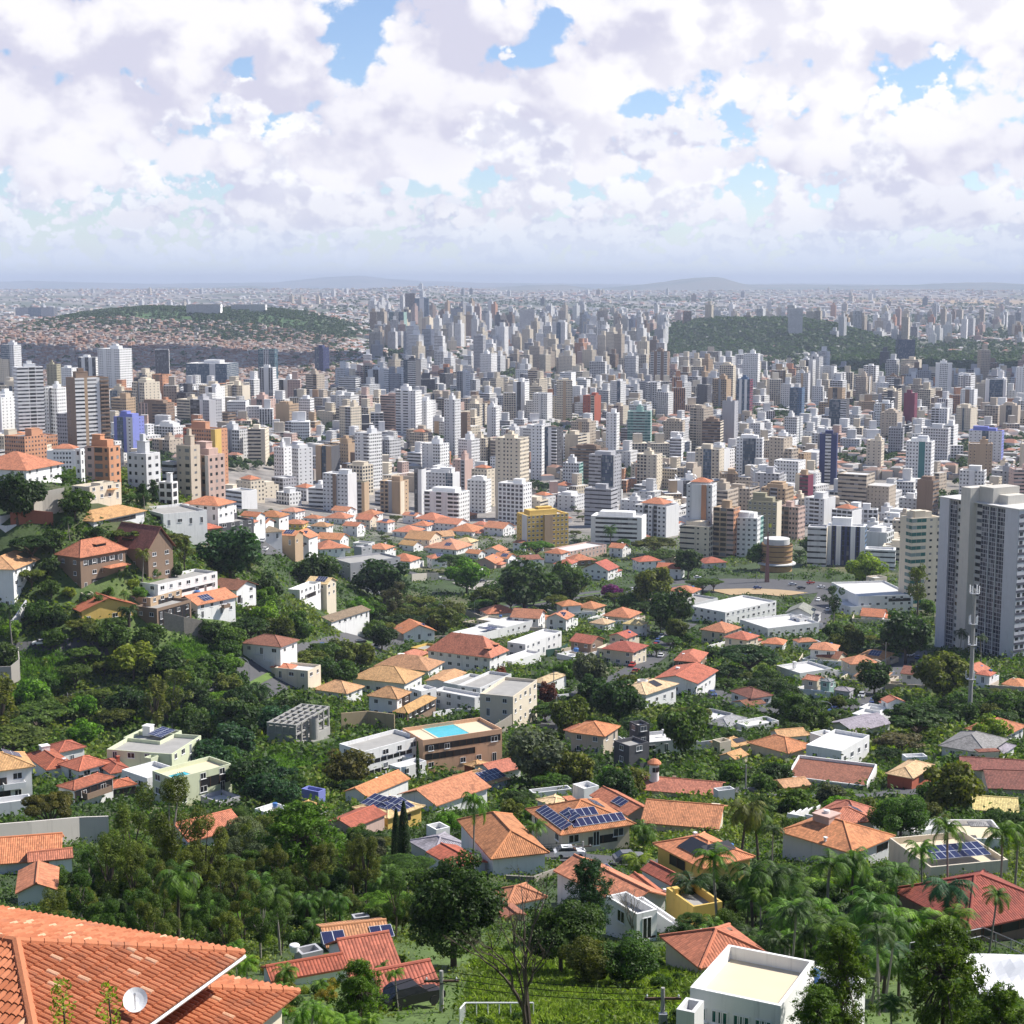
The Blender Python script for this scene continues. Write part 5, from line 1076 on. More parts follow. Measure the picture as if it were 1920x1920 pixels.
H -60,1058 27,1068 48,1042 76 .35|white tan|sol 0 0 .4 .3 6 2 black;balc 1 0 24 18 white;balc 1 0 50 18 white;band 1 4 18 -.7 .7;band 1 30 44 -.7 .7|tall white house|tall white four storey house with a tan roof at the edge of the hill
H 134,963 176,978 227,955 14 .38|pale tan|band 0 2 10 -.6 .6 dark|wide tan roof|house under a wide tan hip roof behind the umbrella trees
H -60,822 40,830 79,823 26 .5;H -50,846 30,852 78,846 20 .4;H -40,866 50,882 81,868 30 .45 white orange|cream orange|dorm 0 .4 .3 12;band 0 8 18 .5 .8 dark|hilltop orange house|large cream house with three orange roofs on top of the hill
F 150,905 168,913 203,903 30 0 cream;F 178,902 188,906 203,902 36 0 cream|cream orange|awn 0 .35 -1.1 20 8 20 tan|cream cube house|cream cube house with a tiled balcony hood
F 270,950 306,964 381,955 24 0 white;F 330,944 340,947 352,945 30 0 white|white orange|band 3 4 18 -.8 .8 dark|arcaded white house|flat white house with an arcade on its short side
F 350,971 380,986 446,970 26 0 dark;F 362,962 384,972 420,960 34 0 dark|dark orange||black cubic house|black and grey cubic house with a roof terrace
H 355,989 370,994 416,988 22 .4|brown red||red pavilion|brown house with a wide red pavilion roof beside the big dark tree
F -40,975 10,986 58,977 12 0 pale;F -40,962 0,968 24,963 16 0 pale|pale grey||concrete bungalow|long low concrete house with deep flat roofs
''')
# belt of villas at the foot of the white district: photo centre x, y, eave width, roof colour, wall colour, type
BELT = '''505 966 56 orange white H;544 957 38 pink white H;640 956 40 orange white G;632 969 50 orange white H;692 962 38 orange white H;685 972 36 orange cream G;805 971 54 orange white H;874 964 32 orange brown H;842 979 58 orange white G;870 992 62 orange white H;932 987 52 orange white G;900 982 30 orange cream H
550 980 48 orange yellow H;487 978 40 orange white G;505 994 50 olive pale H;537 1001 52 orange tan G;562 1005 56 orange white g;620 1008 58 orange white G;617 1024 64 orange white H;762 994 56 orange white H;790 1007 62 tan cream G;830 1003 46 tan white G;840 1024 74 pink white H;872 1014 42 cream cream H;767 1020 40 tan white G;710 1026 48 orange white H
755 1048 58 orange white H;927 1031 44 orange white g;915 1052 52 orange pink g;945 1044 40 orange white G;880 1062 40 orange white G;1042 1035 44 orange pale H;1087 1047 50 orange brown H;1125 1064 68 red white g;975 1016 30 orange white H;992 1046 46 brown white G;1335 1051 52 red pale H;990 1153 66 orange white G
1049 1156 52 orange white g;1067 1132 46 orange white H;1105 1136 52 orange cream H;1165 1151 68 orange beige H;1190 1168 48 cream white H;1100 1200 60 red brown G;1167 1191 50 red cream g;1172 1213 84 red cream H;1350 1178 70 orange cream H;1390 1193 66 red cream H;1640 1151 54 orange white G;1548 1213 62 orange white H;1560 1229 60 brown cream G;1612 1238 64 orange cream H
1640 1264 76 tan beige H;1675 1312 40 orange white g;1910 1280 60 orange cream H;1552 1275 28 grey green H;1584 1292 42 grey grey H;1480 1374 66 tan pale G;1527 1272 40 orange cream G;1455 1203 46 orange white H;1850 1262 40 red white H;560 1022 30 brown white G;455 978 44 orange white H;470 966 40 orange white G;720 978 30 orange white H;660 984 36 orange white G
1010 1022 34 orange white H;1062 1054 40 red white H;600 985 40 tan white H;585 970 36 orange white H;770 965 34 orange white G;790 983 40 orange white H;820 1044 40 orange white H;890 1036 36 orange white G;1128 1166 44 cream white H;1510 1200 44 orange white H;1665 1130 36 orange white H'''
SHAPE = {'H': 'hip', 'G': 'gable', 'g': 'front gable'}; RW = random.Random(4)
def plain_house(cx, cy, w, rc, wc, ty, group, near=False):
    fz = .20 if cy < 1100 else .24 if cy < 1300 else .30; r = rad(RW.choice((-28, -22, -33, -15, 20, -25))); dd = w * RW.uniform(.6, .8)
    ww = w / (cos(r) + .7 * abs(sin(r))); ex, ey = ww * cos(r) / 2, -ww * sin(r) * fz / 2; fx, fy = dd * -sin(r) / 2, -dd * cos(r) * fz / 2
    B = (cx - ex - fx, cy - ey - fy); C = (cx + ex - fx, cy + ey - fy); A = (cx - ex + fx, cy - ey + fy); u0 = hit(cx, cy, 8)[3]; h = (3.1 if RW.random() < .5 else 5.8) / u0
    x, y, z, u = hit(cx, cy, h); px, py, dp = proj(x, y, z)
    if near:
        if any((x - q[0]) ** 2 + (y - q[1]) ** 2 < (q[2] * 1.0 + w * u * .62) ** 2 for q in FOOT): return
        for hx, hy, hd, wr in [(*proj(q[0], q[1], gs(q[0], q[1]) + 4), q[2]) for q in FOOT]:
            if dp < hd and abs(cx - hx) < w * .6 + wr * FP / hd * .7 and -w * .2 < cy - hy < w * .35 + h: return
        if any(abs(x - t[0]) < t[2] * .6 + w * u * .6 and abs(y - t[1]) < t[3] * .6 + w * u * .6 for t in TW): return
    if ty == 'F': lab = unique(f'flat-roofed {wc} house', cx, cy, dp)
    else: lab = unique(f'{wc} walled house with {"an" if rc[0] in "ao" else "a"} {rc} tiled {SHAPE[ty]} roof', cx, cy, dp)
    ws = [(ty, A, B, C, h, RW.uniform(.34, .48))]
    if RW.random() < .7:                                     # a lower wing in front or beside
        k = RW.choice((-1, 1)); ox, oy = k * ww * .42 * cos(r), -k * ww * .42 * sin(r) * fz + 3; s = .6
        ws.append((RW.choice('HHF'), (A[0] * s + cx * (1 - s) + ox, A[1] * s + cy * (1 - s) + oy), (B[0] * s + cx * (1 - s) + ox, B[1] * s + cy * (1 - s) + oy), (C[0] * s + cx * (1 - s) + ox, C[1] * s + cy * (1 - s) + oy), h * .62, .4))
    ex_ = RW.choice(('', '', 'chim 0 .3 .4 3 7 white', 'sol 0 0 .2 .3 4 2', 'tank 0 .4 .5 3 2 blue', 'chim 0 -.4 .2 3 6 cream'))
    if ty == 'F' and ex_[:3] == 'sol': ex_ = 'tank 0 .3 .3 4 1 white'
    house('flat_house' if ty == 'F' else 'house', 'house', lab, ws, wc, rc, ex_, None, group); GW.append((x, y, w * u, r, px, py, dp))
GW = []
for i, t in enumerate(BELT.replace('\n', ';').split(';')):
    cx, cy, w, rc, wc, ty = t.split(); plain_house(float(cx), float(cy), float(w), rc, wc, ty, 'tiled villas at the foot of the white district')
ANCH[:] = [a for a in ANCH if a[3] != 'x']
# ------------------------------------------------------------------ blocks around the square, the tall grey tower and other single buildings
LM2 = '''
969 1066 964 1032 24 .55 yellow|W2 xT1+ W2|xP1 s1|hp|mustard yellow block|mustard yellow block of flats at the end of the belt of villas
1108 1214 968 1020 -15 .5 white|xW1 rW9 xW1|x1|p|white glass-banded office|white office with dark glass bands over a wide podium
1190 1275 948 1006 -32 .8 pale|p2 bG1- p1 bG1- p2|x1|o|roof-garden block|pale block with dark loggia slots and an orange rooftop shelter
1286 1345 908 1040 -20 .8 pale|s1 xW2 xO1+ s1|s1|o|orange-fin tower|pale tower with one orange vertical fin under a red roof cap
1275 1344 986 1044 -25 .7 cream|h1 sC1|w1|hp|cream stepped block|cream stepped block with long horizontal openings
1337 1389 952 1044 -30 .8 tan|bT2 rK1|PO1|h|tan loggia block|tan block with stacked dark loggias facing the square
1370 1434 970 1044 -25 .8 white|W2|W1 tE1|hp|white teal-balcony block|white block with teal glass balconies on its corner
1402 1467 940 1020 -25 .6 olive|W3|xC1|hp|olive penthouse block|olive beige block with a dark penthouse storey
1462 1511 950 1012 -35 .8 pink|bN1 P1|P1|h|rose balcony block|rose coloured block with a column of dark balconies
1513 1556 988 1062 -15 1 grey|hP1|xC1|-|curved grey office|grey office wrapped in a curved metal screen
1550 1628 986 1060 -18 .5 white|xW1 vV1 xW1 vV2 xW1 vV1 xW1|rS1|h|blue-slotted clinic|white clinic with tall dark blue window slots
1688 1760 970 1146 20 .6 cream|tC3 sC2 pC1|tC1 x1|hp|green-glass corner tower|cream tower with bands of green glass wrapping its corner
1622 1684 1030 1068 -15 .6 white|h1|r1|-|white canopy office|white office with a projecting flat canopy roof
1600 1650 955 990 -15 .6 pale|w2|w1|h|pale terrace block|pale block with green shaded loggias near the school roofs
'''
for r in LM2.strip().split('\n'): lm_row(r)
BL = ['white'] * 6 + ['pale'] * 3 + ['cream'] * 3 + ['beige', 'grey']
LOWF = {'p1': 'small windows', 'w1': 'wide loggias', 'r1': 'ribbon windows', 's1': 'few windows', 'W1': 'framed windows', 'p1 xG1 p1': 'a grey stripe', 'b1': 'deep balconies', 'x1 p2': 'a blank end'}
for px0, px1, py0, py1, n in ((1440, 1715, 935, 1000, 26), (1225, 1440, 955, 985, 8), (1000, 1240, 935, 965, 8), (430, 640, 930, 952, 9), (1630, 1700, 985, 1060, 7), (660, 930, 945, 958, 6), (1840, 1920, 880, 925, 5)):
    for _ in range(n * 3):
        px, py = RW.uniform(px0, px1), RW.uniform(py0, py1); x, y, z, u = hit(px, py)
        W, D, Hh = RW.uniform(12, 20), RW.uniform(11, 16), RW.choice((6, 9, 9, 12, 15))
        if any(math.hypot(x - t[0], y - t[1]) < (W + max(t[2], t[3])) * .62 for t in TW): continue
        fr = RW.choice(list(LOWF)); wl = RW.choice(BL); dp = u * FP; pm = py - Hh / u / 2
        lab = unique(f'low {wl} building with {LOWF[fr]},', px, pm, dp)
        building('low_building', 'building', lab, x, y, z, W, D, Hh, ROT + RW.choice((0, .2, -.2, pi / 2)), wl, fr, RW.choice(('p1', 'x1', 's1')), RW.choice(('h', '-', 'p', 'ht', 'o')), 'low white buildings below the towers', deep=5)
        TW.append((x, y, W, D, px - W / u / 2, px + W / u / 2, py - Hh / u, py)); n -= 1
        if n == 0: break
H('''
F 1588,1086 1610,1118 1692,1108 34 0 white;F 1630,1078 1640,1084 1655,1080 40 0 cream;F 1575,1122 1595,1138 1660,1124 16 0 pale|white orange|band 0 22 28 .1 .9 dark;band 1 4 10 -.9 .9|curved white hall|white hall with a curved front and a plain white roof beside the green-glass corner tower
F 1312,1130 1360,1148 1425,1122 24 0 white;F 1262,1118 1300,1132 1322,1118 14 0 pale|white grey||white windowless hall|large white windowless hall at the edge of the square
F 1395,1160 1440,1178 1530,1165 18 0 white;F 1495,1150 1500,1160 1514,1156 26 0 white|white orange|tank 1 0 0 3 0 white|flat white shop|long flat white roofed shop building with a square tank box
F 1465,1245 1500,1262 1550,1250 14 0 white|white orange|chim 0 -.4 .3 5 9 white|low white flat house|low flat white house half hidden by dark trees
F 637,1044 657,1056 738,1042 40 0 grey;F 668,1022 678,1026 690,1022 60 0 grey|grey orange|band 1 6 26 -.8 .2;band 0 14 20 .2 .5 dark|grey modern villa|grey modern villa with a square roof tower above the dark trees
F 543,1098 562,1106 573,1090 26 0 white|white orange|band 0 4 12 -.5 .5 dark|white roof-deck house|small white house with a wooden roof deck among the valley trees
G 598,1150 622,1166 656,1140 14 .3|white olive||ochre garden house|small garden house with a mossy roof and one white wall in the valley
F 1042,1024 1068,1034 1112,1018 16 0 pink|pink orange||pink flat annex|pink walled annex with a white flat roof next to the mustard yellow block
F 900,1168 935,1180 980,1160 16 0 pale;F 860,1178 885,1192 925,1172 12 0 white|pale grey|sol 1 0 .3 .2 5 2|grey-decked house|pale house with grey roof decks above the orange mansard house
F 960,1196 985,1208 1022,1180 30 0 white;F 940,1232 960,1240 1000,1220 12 0 white|white orange||white blank-walled house|white house with a tall blank wall and a dark green garden screen
F 1052,1222 1075,1232 1120,1215 8 0 pale|pale grey|tank 0 -.3 0 5 2 blue|glass-roofed court|low glass roofed court with a bright blue tank
F 1385,1350 1400,1362 1450,1348 12 0 white|white grey||white walled yard house|low white walled house beside the slate roofs
''')
def big_tower():
    """the tall grey tower: left wall, glazed bays, stair shaft, right wall and the window-banded end"""
    P0 = np.array(hit(1752, 1212)[:2]); P1 = np.array(hit(1898, 1236)[:2])
    x0, y0, z0, u = hit(1752, 1212); H_ = (1212 - 934) * u / .985
    e1 = P1 - P0; W = float(np.linalg.norm(e1)); th = math.atan2(e1[1], e1[0]); D = 24
    e = empty('apartment_tower', (x0, y0, z0), th); wl = WC['grey']; wl = (.60, .60, .63); L = lambda a: a / 146. * W
    def slab(n, a, b_, yf, mats, color=None, top=0.0, y1=D): m = MB(); m.box(L(a), L(b_), yf, y1, -12, H_ + top); return m.build(n, mats, e, color=color)
    slab('end_wall', 0, 18.5, 0, [M['plaster']], wl); slab('end_wall', 122, 146, 0, [M['plaster']], wl)
    slab('core', 18.5, 122, 1.0, [M['plaster']], (.55, .54, .52), -.3)
    slab('stair_shaft', 48.5, 66, -2.2, [M['plaster']], (.64, .60, .53), 5.5, 9); slab('lift_house', 66.1, 92, 2, [M['plaster']], (.55, .52, .46), 6, 15); slab('lift_house', 92.1, 108, 5, [M['plaster']], (.6, .57, .5), 3.5, 14)
    n = 21; fh = H_ / n
    def grid(a, b_, nb, y):
        m = MB(); w = L(b_) - L(a)
        m.face([(L(a), y, -10), (L(b_), y, -10), (L(b_), y, H_ - .6), (L(a), y, H_ - .6)], 0, [(0, 0), (nb, 0), (nb, 2 * n), (0, 2 * n)], ((.55, .55, .58), (.86, .84, 0), (.035, .037, .06)))
        m.build('glazed_bay', [M['facade']], e)
    grid(18.6, 31, 3, .75); grid(78, 92, 3, .75); grid(92.6, 106, 3, .75); grid(106.6, 121.5, 3, .75)
    for a, b_ in ((31, 48.4), (66.2, 78)):
        for k in range(n):
            m = MB(); m.box(L(a) + .5, L(b_) - .3, .94, 1.05, k * fh + 1.1, k * fh + 2.4); m.build('window_band', [M['glass']], e)
    for a in (92.3, 106.3): m = MB(); m.box(L(a) - .15, L(a) + .15, .3, .98, -10, H_ - .4); m.build('fin', [M['plaster']], e, color=(.6, .6, .6))
    m = MB(); A = ((.62, .62, .66), (.62, .46, 0), (.03, .03, .04)); m.face([(L(146) + .12, .2, -10), (L(146) + .12, D - .2, -10), (L(146) + .12, D - .2, H_ - .8), (L(146) + .12, .2, H_ - .8)], 0, [(0, 0), (9, 0), (9, n), (0, n)], A)
    m.build('side_facade', [M['facade']], e)
    for k in range(n): m = MB(); m.box(L(146) + .13, L(146) + .22, .3, D - .3, k * fh + .05, k * fh + .95); m.build('spandrel', [M['plaster']], e, color=(.10, .10, .13))
    m = MB(); m.box(-.3, W + .4, -.3, D + .3, H_ + .01, H_ + .35); m.build('roof', [M['roof_slab']], e)
    tag(e, 'tallest near grey apartment tower with glazed bays and a pale stair shaft', 'apartment tower', GT)
    ANCH.append((1825, 1080, u * FP, 'tall grey tower')); TW.append((x0 + W / 2, y0 + 12, W, D, 1745, 1920, 925, 1230)); FOOT.append((x0 + W / 2, y0 + 10, 22))
big_tower()
def ruin():
    cen, w, d, th, zb, ze, u = wing_geom((500, 1355), (555, 1361), (617, 1325), 40); e = empty('unfinished_building', (cen[0], cen[1], zb), th); h = ze - zb
    m = MB(); m.box(-w / 2 + .35, -w / 2 + .65, -d / 2 + .35, d / 2 - .35, -6, h - .6); m.build('end_wall', [M['concrete']], e)
    m = MB(); m.box(-w / 2 + .7, w / 2, -d / 2, d / 2, -6, .2); m.build('base', [M['concrete']], e)
    n1, n2 = 7, 5
    for i in range(n1):
        for j in range(n2):
            if i not in (0, n1 - 1) and j not in (0, n2 - 1) and (i + j) % 2: continue
            x, y = -w / 2 + .3 + (w - .6) * i / (n1 - 1), -d / 2 + .3 + (d - .6) * j / (n2 - 1); m = MB(); m.box(x - .22, x + .22, y - .22, y + .22, .2, h - .3); m.build('column', [M['concrete']], e)
    for lv, tp in ((h - .3, h + .15), (h * .5, h * .5 + .35)):
        for j in range(n2): y = -d / 2 + .3 + (d - .6) * j / (n2 - 1); m = MB(); m.box(-w / 2, w / 2, y - .18, y + .18, lv, tp); m.build('beam', [M['concrete']], e)
        for i in range(n1): x = -w / 2 + .3 + (w - .6) * i / (n1 - 1); m = MB(); m.box(x - .18, x + .18, -d / 2, d / 2, lv + .01, tp + .02); m.build('beam', [M['concrete']], e)
    for i in range(n1 - 1):
        if i % 2 == 0: m = MB(); x0 = -w / 2 + .6 + (w - .6) * i / (n1 - 1); m.box(x0, x0 + (w - .6) / (n1 - 1) - .5, -d / 2 + .3, d / 2 - .3, h * .5 - .1, h * .5); m.build('slab', [M['concrete']], e)
    m = MB(); m.lathe([(1.1, 0), (1.1, h + .2)], (w * -.1, -d / 2 - 1), 14); m.build('stair_drum', [M['concrete']], e)
    tag(e, 'roofless unfinished concrete frame of beams and columns on the green slope', 'building'); ANCH.append((556, 1345, u * FP, 'unfinished concrete frame')); FOOT.append((cen[0], cen[1], 11))
ruin()
def tan_rotunda():
    x, y, z, u = hit(1462, 1075); e = empty('round_building', (x, y + 12, z)); R = 8.5; h = (1072 - 1012) * u
    m = MB(); m.lathe([(R, -4), (R, h - 3)], n=36); m.build('walls', [M['copper']], e)
    for k in range(1, 6): m = MB(); m.lathe([(R + .02, k * h / 6.5), (R + .35, k * h / 6.5), (R + .35, k * h / 6.5 + .4), (R + .02, k * h / 6.5 + .4)], n=36); m.build('ledge', [M['wood']], e)
    m = MB(); m.lathe([(R - 1.5, h - 3), (R - 1.5, h), (0, h + .2)], n=28); m.build('penthouse', [M['roof_slab']], e)
    m = MB(); m.lathe([(R + 2, 3.4), (R + 2, 3.9), (R, 4.3)], n=36); m.build('canopy', [M['roof_slab']], e)
    tag(e, 'round tan stone clad building behind the obelisk', 'building'); ANCH.append((1465, 1045, u * FP, 'round tan building')); FOOT.append((x, y + 12, 18)); TW.append((x, y + 12, 28, 28, 1440, 1490, 1010, 1075))
tan_rotunda()
def obelisk():
    x, y, z, u = hit(1438, 1092); h = (1090 - 966) * u; e = empty('obelisk', (x, y, z)); q = 8 * u / 2
    m = MB(); 
    for r0, r1, z0, z1 in ((q, q * .42, 0, h * .62), (q * .42, q * .2, h * .62, h * .78)):
        P = [(-1, -1), (1, -1), (1, 1), (-1, 1)]
        for i in range(4): a, b = P[i], P[(i + 1) % 4]; m.face([(a[0] * r0, a[1] * r0, z0), (b[0] * r0, b[1] * r0, z0), (b[0] * r1, b[1] * r1, z1), (a[0] * r1, a[1] * r1, z1)])
    m.face([(-q * .2, -q * .2, h * .78), (q * .2, -q * .2, h * .78), (q * .2, q * .2, h * .78), (-q * .2, q * .2, h * .78)]); m.build('shaft', [plain('red_granite', (.26, .13, .11), .6, .2, .5)], e)
    m = MB(); m.tube([(0, 0, h * .78), (0, 0, h)], [.18, .08], 6); p = m.build('flagpole', [M['metal']], e)
    m = MB()
    for i in range(6): a, b = i * .28, (i + 1) * .28; m.face([(a, .12 * sin(i * 1.3), h * .84), (b, .12 * sin(i * 1.3 + 1.3), h * .84), (b, .12 * sin(i * 1.3 + 1.3), h * .90), (a, .12 * sin(i * 1.3), h * .90)])
    m.build('flag', [plain('yellow_green_cloth', (.55, .55, .05), .8, .3, 2)], p); tag(e, 'slim red granite obelisk with a flagpole on the square', 'obelisk'); ANCH.append((1447, 1040, u * FP, 'obelisk'))
obelisk()

for (x0, x1, y0, y1, n) in ((900, 1330, 1105, 1300, 26), (1330, 1915, 1125, 1330, 44), (1330, 1915, 1320, 1460, 26), (560, 1000, 1430, 1520, 6), (960, 1500, 1440, 1530, 8), (1440, 1900, 1440, 1520, 10), (480, 1000, 1170, 1260, 12), (480, 960, 1050, 1110, 12), (430, 1340, 960, 1065, 60), (1040, 1340, 1300, 1420, 8), (20, 420, 900, 1010, 10)):
    for _ in range(n):
        cy = RW.uniform(y0, y1); cx = RW.uniform(x0, x1); u = hit(cx, cy)[3]; ty = RW.choice('HHHGGgFF')
        plain_house(cx, cy, RW.uniform(11, 17.5) / u, RW.choice(('orange', 'orange', 'orange', 'red', 'tan', 'brown', 'cream', 'grey')), RW.choice(('white', 'white', 'white', 'cream', 'pale', 'beige')), ty, 'villas on the slope', True)
# ------------------------------------------------------------------ trees and plants
def leaf_mesh(name, P, N, size, asp=.55, rg=None, mat=None):
    """one small folded leaf face per point P, facing roughly along N"""
    rg = rg or np.random.default_rng(1); n = len(P)
    N = N + rg.normal(0, .55, (n, 3)); N /= np.linalg.norm(N, axis=1)[:, None] + 1e-9
    T = np.cross(N, rg.normal(0, 1, (n, 3))); T /= np.linalg.norm(T, axis=1)[:, None] + 1e-9; B = np.cross(N, T)
    s = (size * rg.uniform(.6, 1.35, n))[:, None]
    V = np.stack([P - T * s, P - B * s * asp + N * s * .15, P + T * s, P + B * s * asp + N * s * .15], 1).reshape(-1, 3)
    F = np.arange(n * 4).reshape(-1, 4)
    me = bpy.data.meshes.new(name); me.vertices.add(len(V)); me.vertices.foreach_set('co', V.astype(np.float32).ravel())
    me.loops.add(n * 4); me.loops.foreach_set('vertex_index', F.ravel().astype(np.int32)); me.polygons.add(n)
    me.polygons.foreach_set('loop_start', (np.arange(n) * 4).astype(np.int32)); me.update(calc_edges=True); me.validate()
    me.materials.append(mat or M['leaf']); return me
def lobes_pts(rg, lobes, n):
    """points on the outsides of many overlapping clumps"""
    w = np.array([l[3] ** 2 for l in lobes]); k = rg.choice(len(lobes), n, p=w / w.sum()); L = np.array(lobes)[k]
    d = rg.normal(0, 1, (n, 3)); d /= np.linalg.norm(d, axis=1)[:, None]
    r = L[:, 3] * rg.uniform(.62, 1.06, n) ** .6; sq = np.array([L[:, 4]]).T if L.shape[1] > 4 else 1
    P = L[:, :3] + d * r[:, None] * np.concatenate([np.ones((n, 2)), np.ones((n, 1)) * sq], 1)
    N = d * .8 + np.array((0, 0, .5)); return P, N
def limbs(seed, h, r0, targets, lean=.0, n=6):
    """tapered trunk with limbs reaching into the crown"""
    rg = random.Random(seed); b = MB(); hf = h * .55
    top = (rg.uniform(-.3, .3), rg.uniform(-.3, .3), hf)
    b.tube([(0, 0, -2), (0, 0, 0), (top[0] * .4, top[1] * .4, hf * .5), top], [r0 * 1.5, r0 * 1.15, r0 * .9, r0 * .75], 8)
    for t in targets[:n]:
        m = (top[0] * .5 + t[0] * .5 + rg.uniform(-.3, .3), top[1] * .5 + t[1] * .5 + rg.uniform(-.3, .3), hf * .45 + t[2] * .5)
        b.tube([(top[0] * .7, top[1] * .7, hf * .75), m, t[:3]], [r0 * .6, r0 * .38, r0 * .12], 5)
    return b
PROTO = {}                                                   # kind -> list of (trunk mesh, crown mesh, crown radius, crown centre height), fine and coarse
def proto(kind, trunk, crown, R, hc, fine): PROTO.setdefault((kind, fine), []).append((trunk, crown, R, hc))
def make_protos():
    for fine in (0, 1):
        k = 5.0 if fine else 1.0; ls = .42 if fine else 1.0
        for sd in range(5):                                  # round broadleaf crowns
            rg = np.random.default_rng(100 + sd); R = 5.0; hc = (5.6, 5.0, 6.2, 5.4, 4.6)[sd]; zs = (.85, .7, 1.0, .75, .65)[sd]; lob = []
            for _ in range(34):
                d = rg.normal(0, 1, 3); d /= np.linalg.norm(d); d[2] = d[2] * .95 if d[2] > 0 else d[2] * .75; q = rg.uniform(.42, .84)
                lob.append((d[0] * R * q, d[1] * R * q, hc + d[2] * R * q * zs, rg.uniform(.9, 2.0), .8))
            P, N = lobes_pts(rg, lob, int(4200 * k)); proto('broad', limbs(sd, hc, .28, lob).mesh('trunk', [M['bark']]), leaf_mesh('crown', P, N, .40 * ls, .6, rg), R, hc, fine)
        for sd in range(3):                                  # flat spreading umbrella crowns in tiers
            rg = np.random.default_rng(200 + sd); R = 6.5; hc = (5.2, 4.6, 6.0)[sd]; lob = []
            for _ in range(34):
                a, q = rg.uniform(0, 2 * pi), sqrt(rg.uniform(.02, 1)) * .86; lob.append((R * q * cos(a), R * q * sin(a), hc + 1.3 * (1 - q * q) + rg.uniform(-.7, .3), rg.uniform(.9, 1.9), .38))
            P, N = lobes_pts(rg, lob, int(4800 * k)); N[:, 2] += .8
            proto('umbrella', limbs(50 + sd, hc, .34, [(l[0], l[1], l[2] - .4) for l in lob], n=10).mesh('trunk', [M['bark']]), leaf_mesh('crown', P, N, .36 * ls, .6, rg), R, hc, fine)
        for sd in range(3):                                  # tall airy crowns with gaps
            rg = np.random.default_rng(300 + sd); R = 4.2; hc = 9.5; lob = []
            for _ in range(24):
                a, q = rg.uniform(0, 2 * pi), sqrt(rg.uniform(0, 1)); z = rg.uniform(-4.4, 4.6); f = 1 - abs(z) / 7.5
                lob.append((R * q * f * cos(a), R * q * f * sin(a), hc + z, rg.uniform(.55, 1.25), 1.25))
            P, N = lobes_pts(rg, lob, int(1900 * k)); proto('airy', limbs(70 + sd, hc + 3, .24, lob, n=16).mesh('trunk', [M['bark'] if sd else M['pale_bark']]), leaf_mesh('crown', P, N, .40 * ls, .33, rg), R, hc, fine)
        for sd in range(3):                                  # pines: needle tufts at the ends of rising branches
            rg = np.random.default_rng(400 + sd); R = (4.0, 3.7, 4.6)[sd]; hc = 6.5; H_ = 12.5; tips = []
            for _ in range(260):
                z = rg.uniform(1.2, H_); f = sqrt(max(.03, 1 - ((z - 5.6) / 7.3) ** 2)) * (.82 + .3 * sin(z * 2.1 + sd * 2)); a = rg.uniform(0, 2 * pi); q = sqrt(rg.uniform(.12, 1))
                tips.append((R * f * q * cos(a), R * f * q * sin(a), z))
            tips = np.array(tips); m = int(24 * (2.2 if fine else 1)); c = np.repeat(tips, m, 0); d = rg.normal(0, 1, c.shape); d[:, 2] += .9; d /= np.linalg.norm(d, axis=1)[:, None]
            P = c + d * rg.uniform(.15, .8, (len(c), 1)); N = d * 1.1
            proto('pine', limbs(90 + sd, H_ * 1.5, .22, [tuple(t) for t in tips], n=40).mesh('trunk', [M['bark']]), leaf_mesh('crown', P, N, (.24 if fine else .34), .30 if fine else .45, rg), R, hc, fine)
        for sd in range(4):                                  # feather palms
            rg = np.random.default_rng(500 + sd); Ht = (9.0, 7.0, 11.5, 4.2)[sd]; R = 3.3; b = MB(); nf = (19, 24, 17, 26)[sd]
            for i in range(nf):
                a = i * 2.39996 + rg.uniform(-.2, .2); el = rg.uniform(-.35, 1.25) if sd != 2 else rg.uniform(-.1, 1.1); L = R * rg.uniform(1.0, 1.25); pts = []; p = np.array((0, 0, Ht)); dirv = el
                for s_ in range(9): pts.append(p.copy()); p = p + np.array((cos(a) * cos(dirv), sin(a) * cos(dirv), sin(dirv))) * L / 8; dirv -= .20 + .03 * s_
                nl = 13 if not fine else 26
                for j in range(1, nl):
                    t = j / nl * 7.9; i0 = int(t); q = pts[i0] * (1 - t + i0) + pts[min(i0 + 1, 8)] * (t - i0); tan_ = pts[min(i0 + 1, 8)] - pts[i0]; tan_ /= np.linalg.norm(tan_) + 1e-9
                    side = np.cross(tan_, (0, 0, 1)); side /= np.linalg.norm(side) + 1e-9; ll = (.95 * sin(pi * min(j / nl * .85 + .15, 1)) + .15) * .95
                    for sg in (-1, 1):
                        e_ = q + side * sg * ll * .85 + tan_ * ll * .45 - np.array((0, 0, ll * rg.uniform(.25, .6))); w = tan_ * (.13 if not fine else .075)
                        b.face([tuple(q - w), tuple(e_), tuple(q + w)])
                b.tube([tuple(x) for x in pts[::2]], [.05, .04, .03, .02, .01], 3, cap=False)
            tk = MB(); tk.tube([(0, 0, -2), (.1, 0, Ht * .3), (.15, .05, Ht * .7), (0, 0, Ht)], [.26, .19, .16, .20] if sd != 3 else [.4, .36, .34, .38], 8)
            proto('palm', tk.mesh('trunk', [M['pale_bark'] if sd in (0, 2) else M['bark']]), b.mesh('crown', [M['leaf']]), R, Ht, fine)
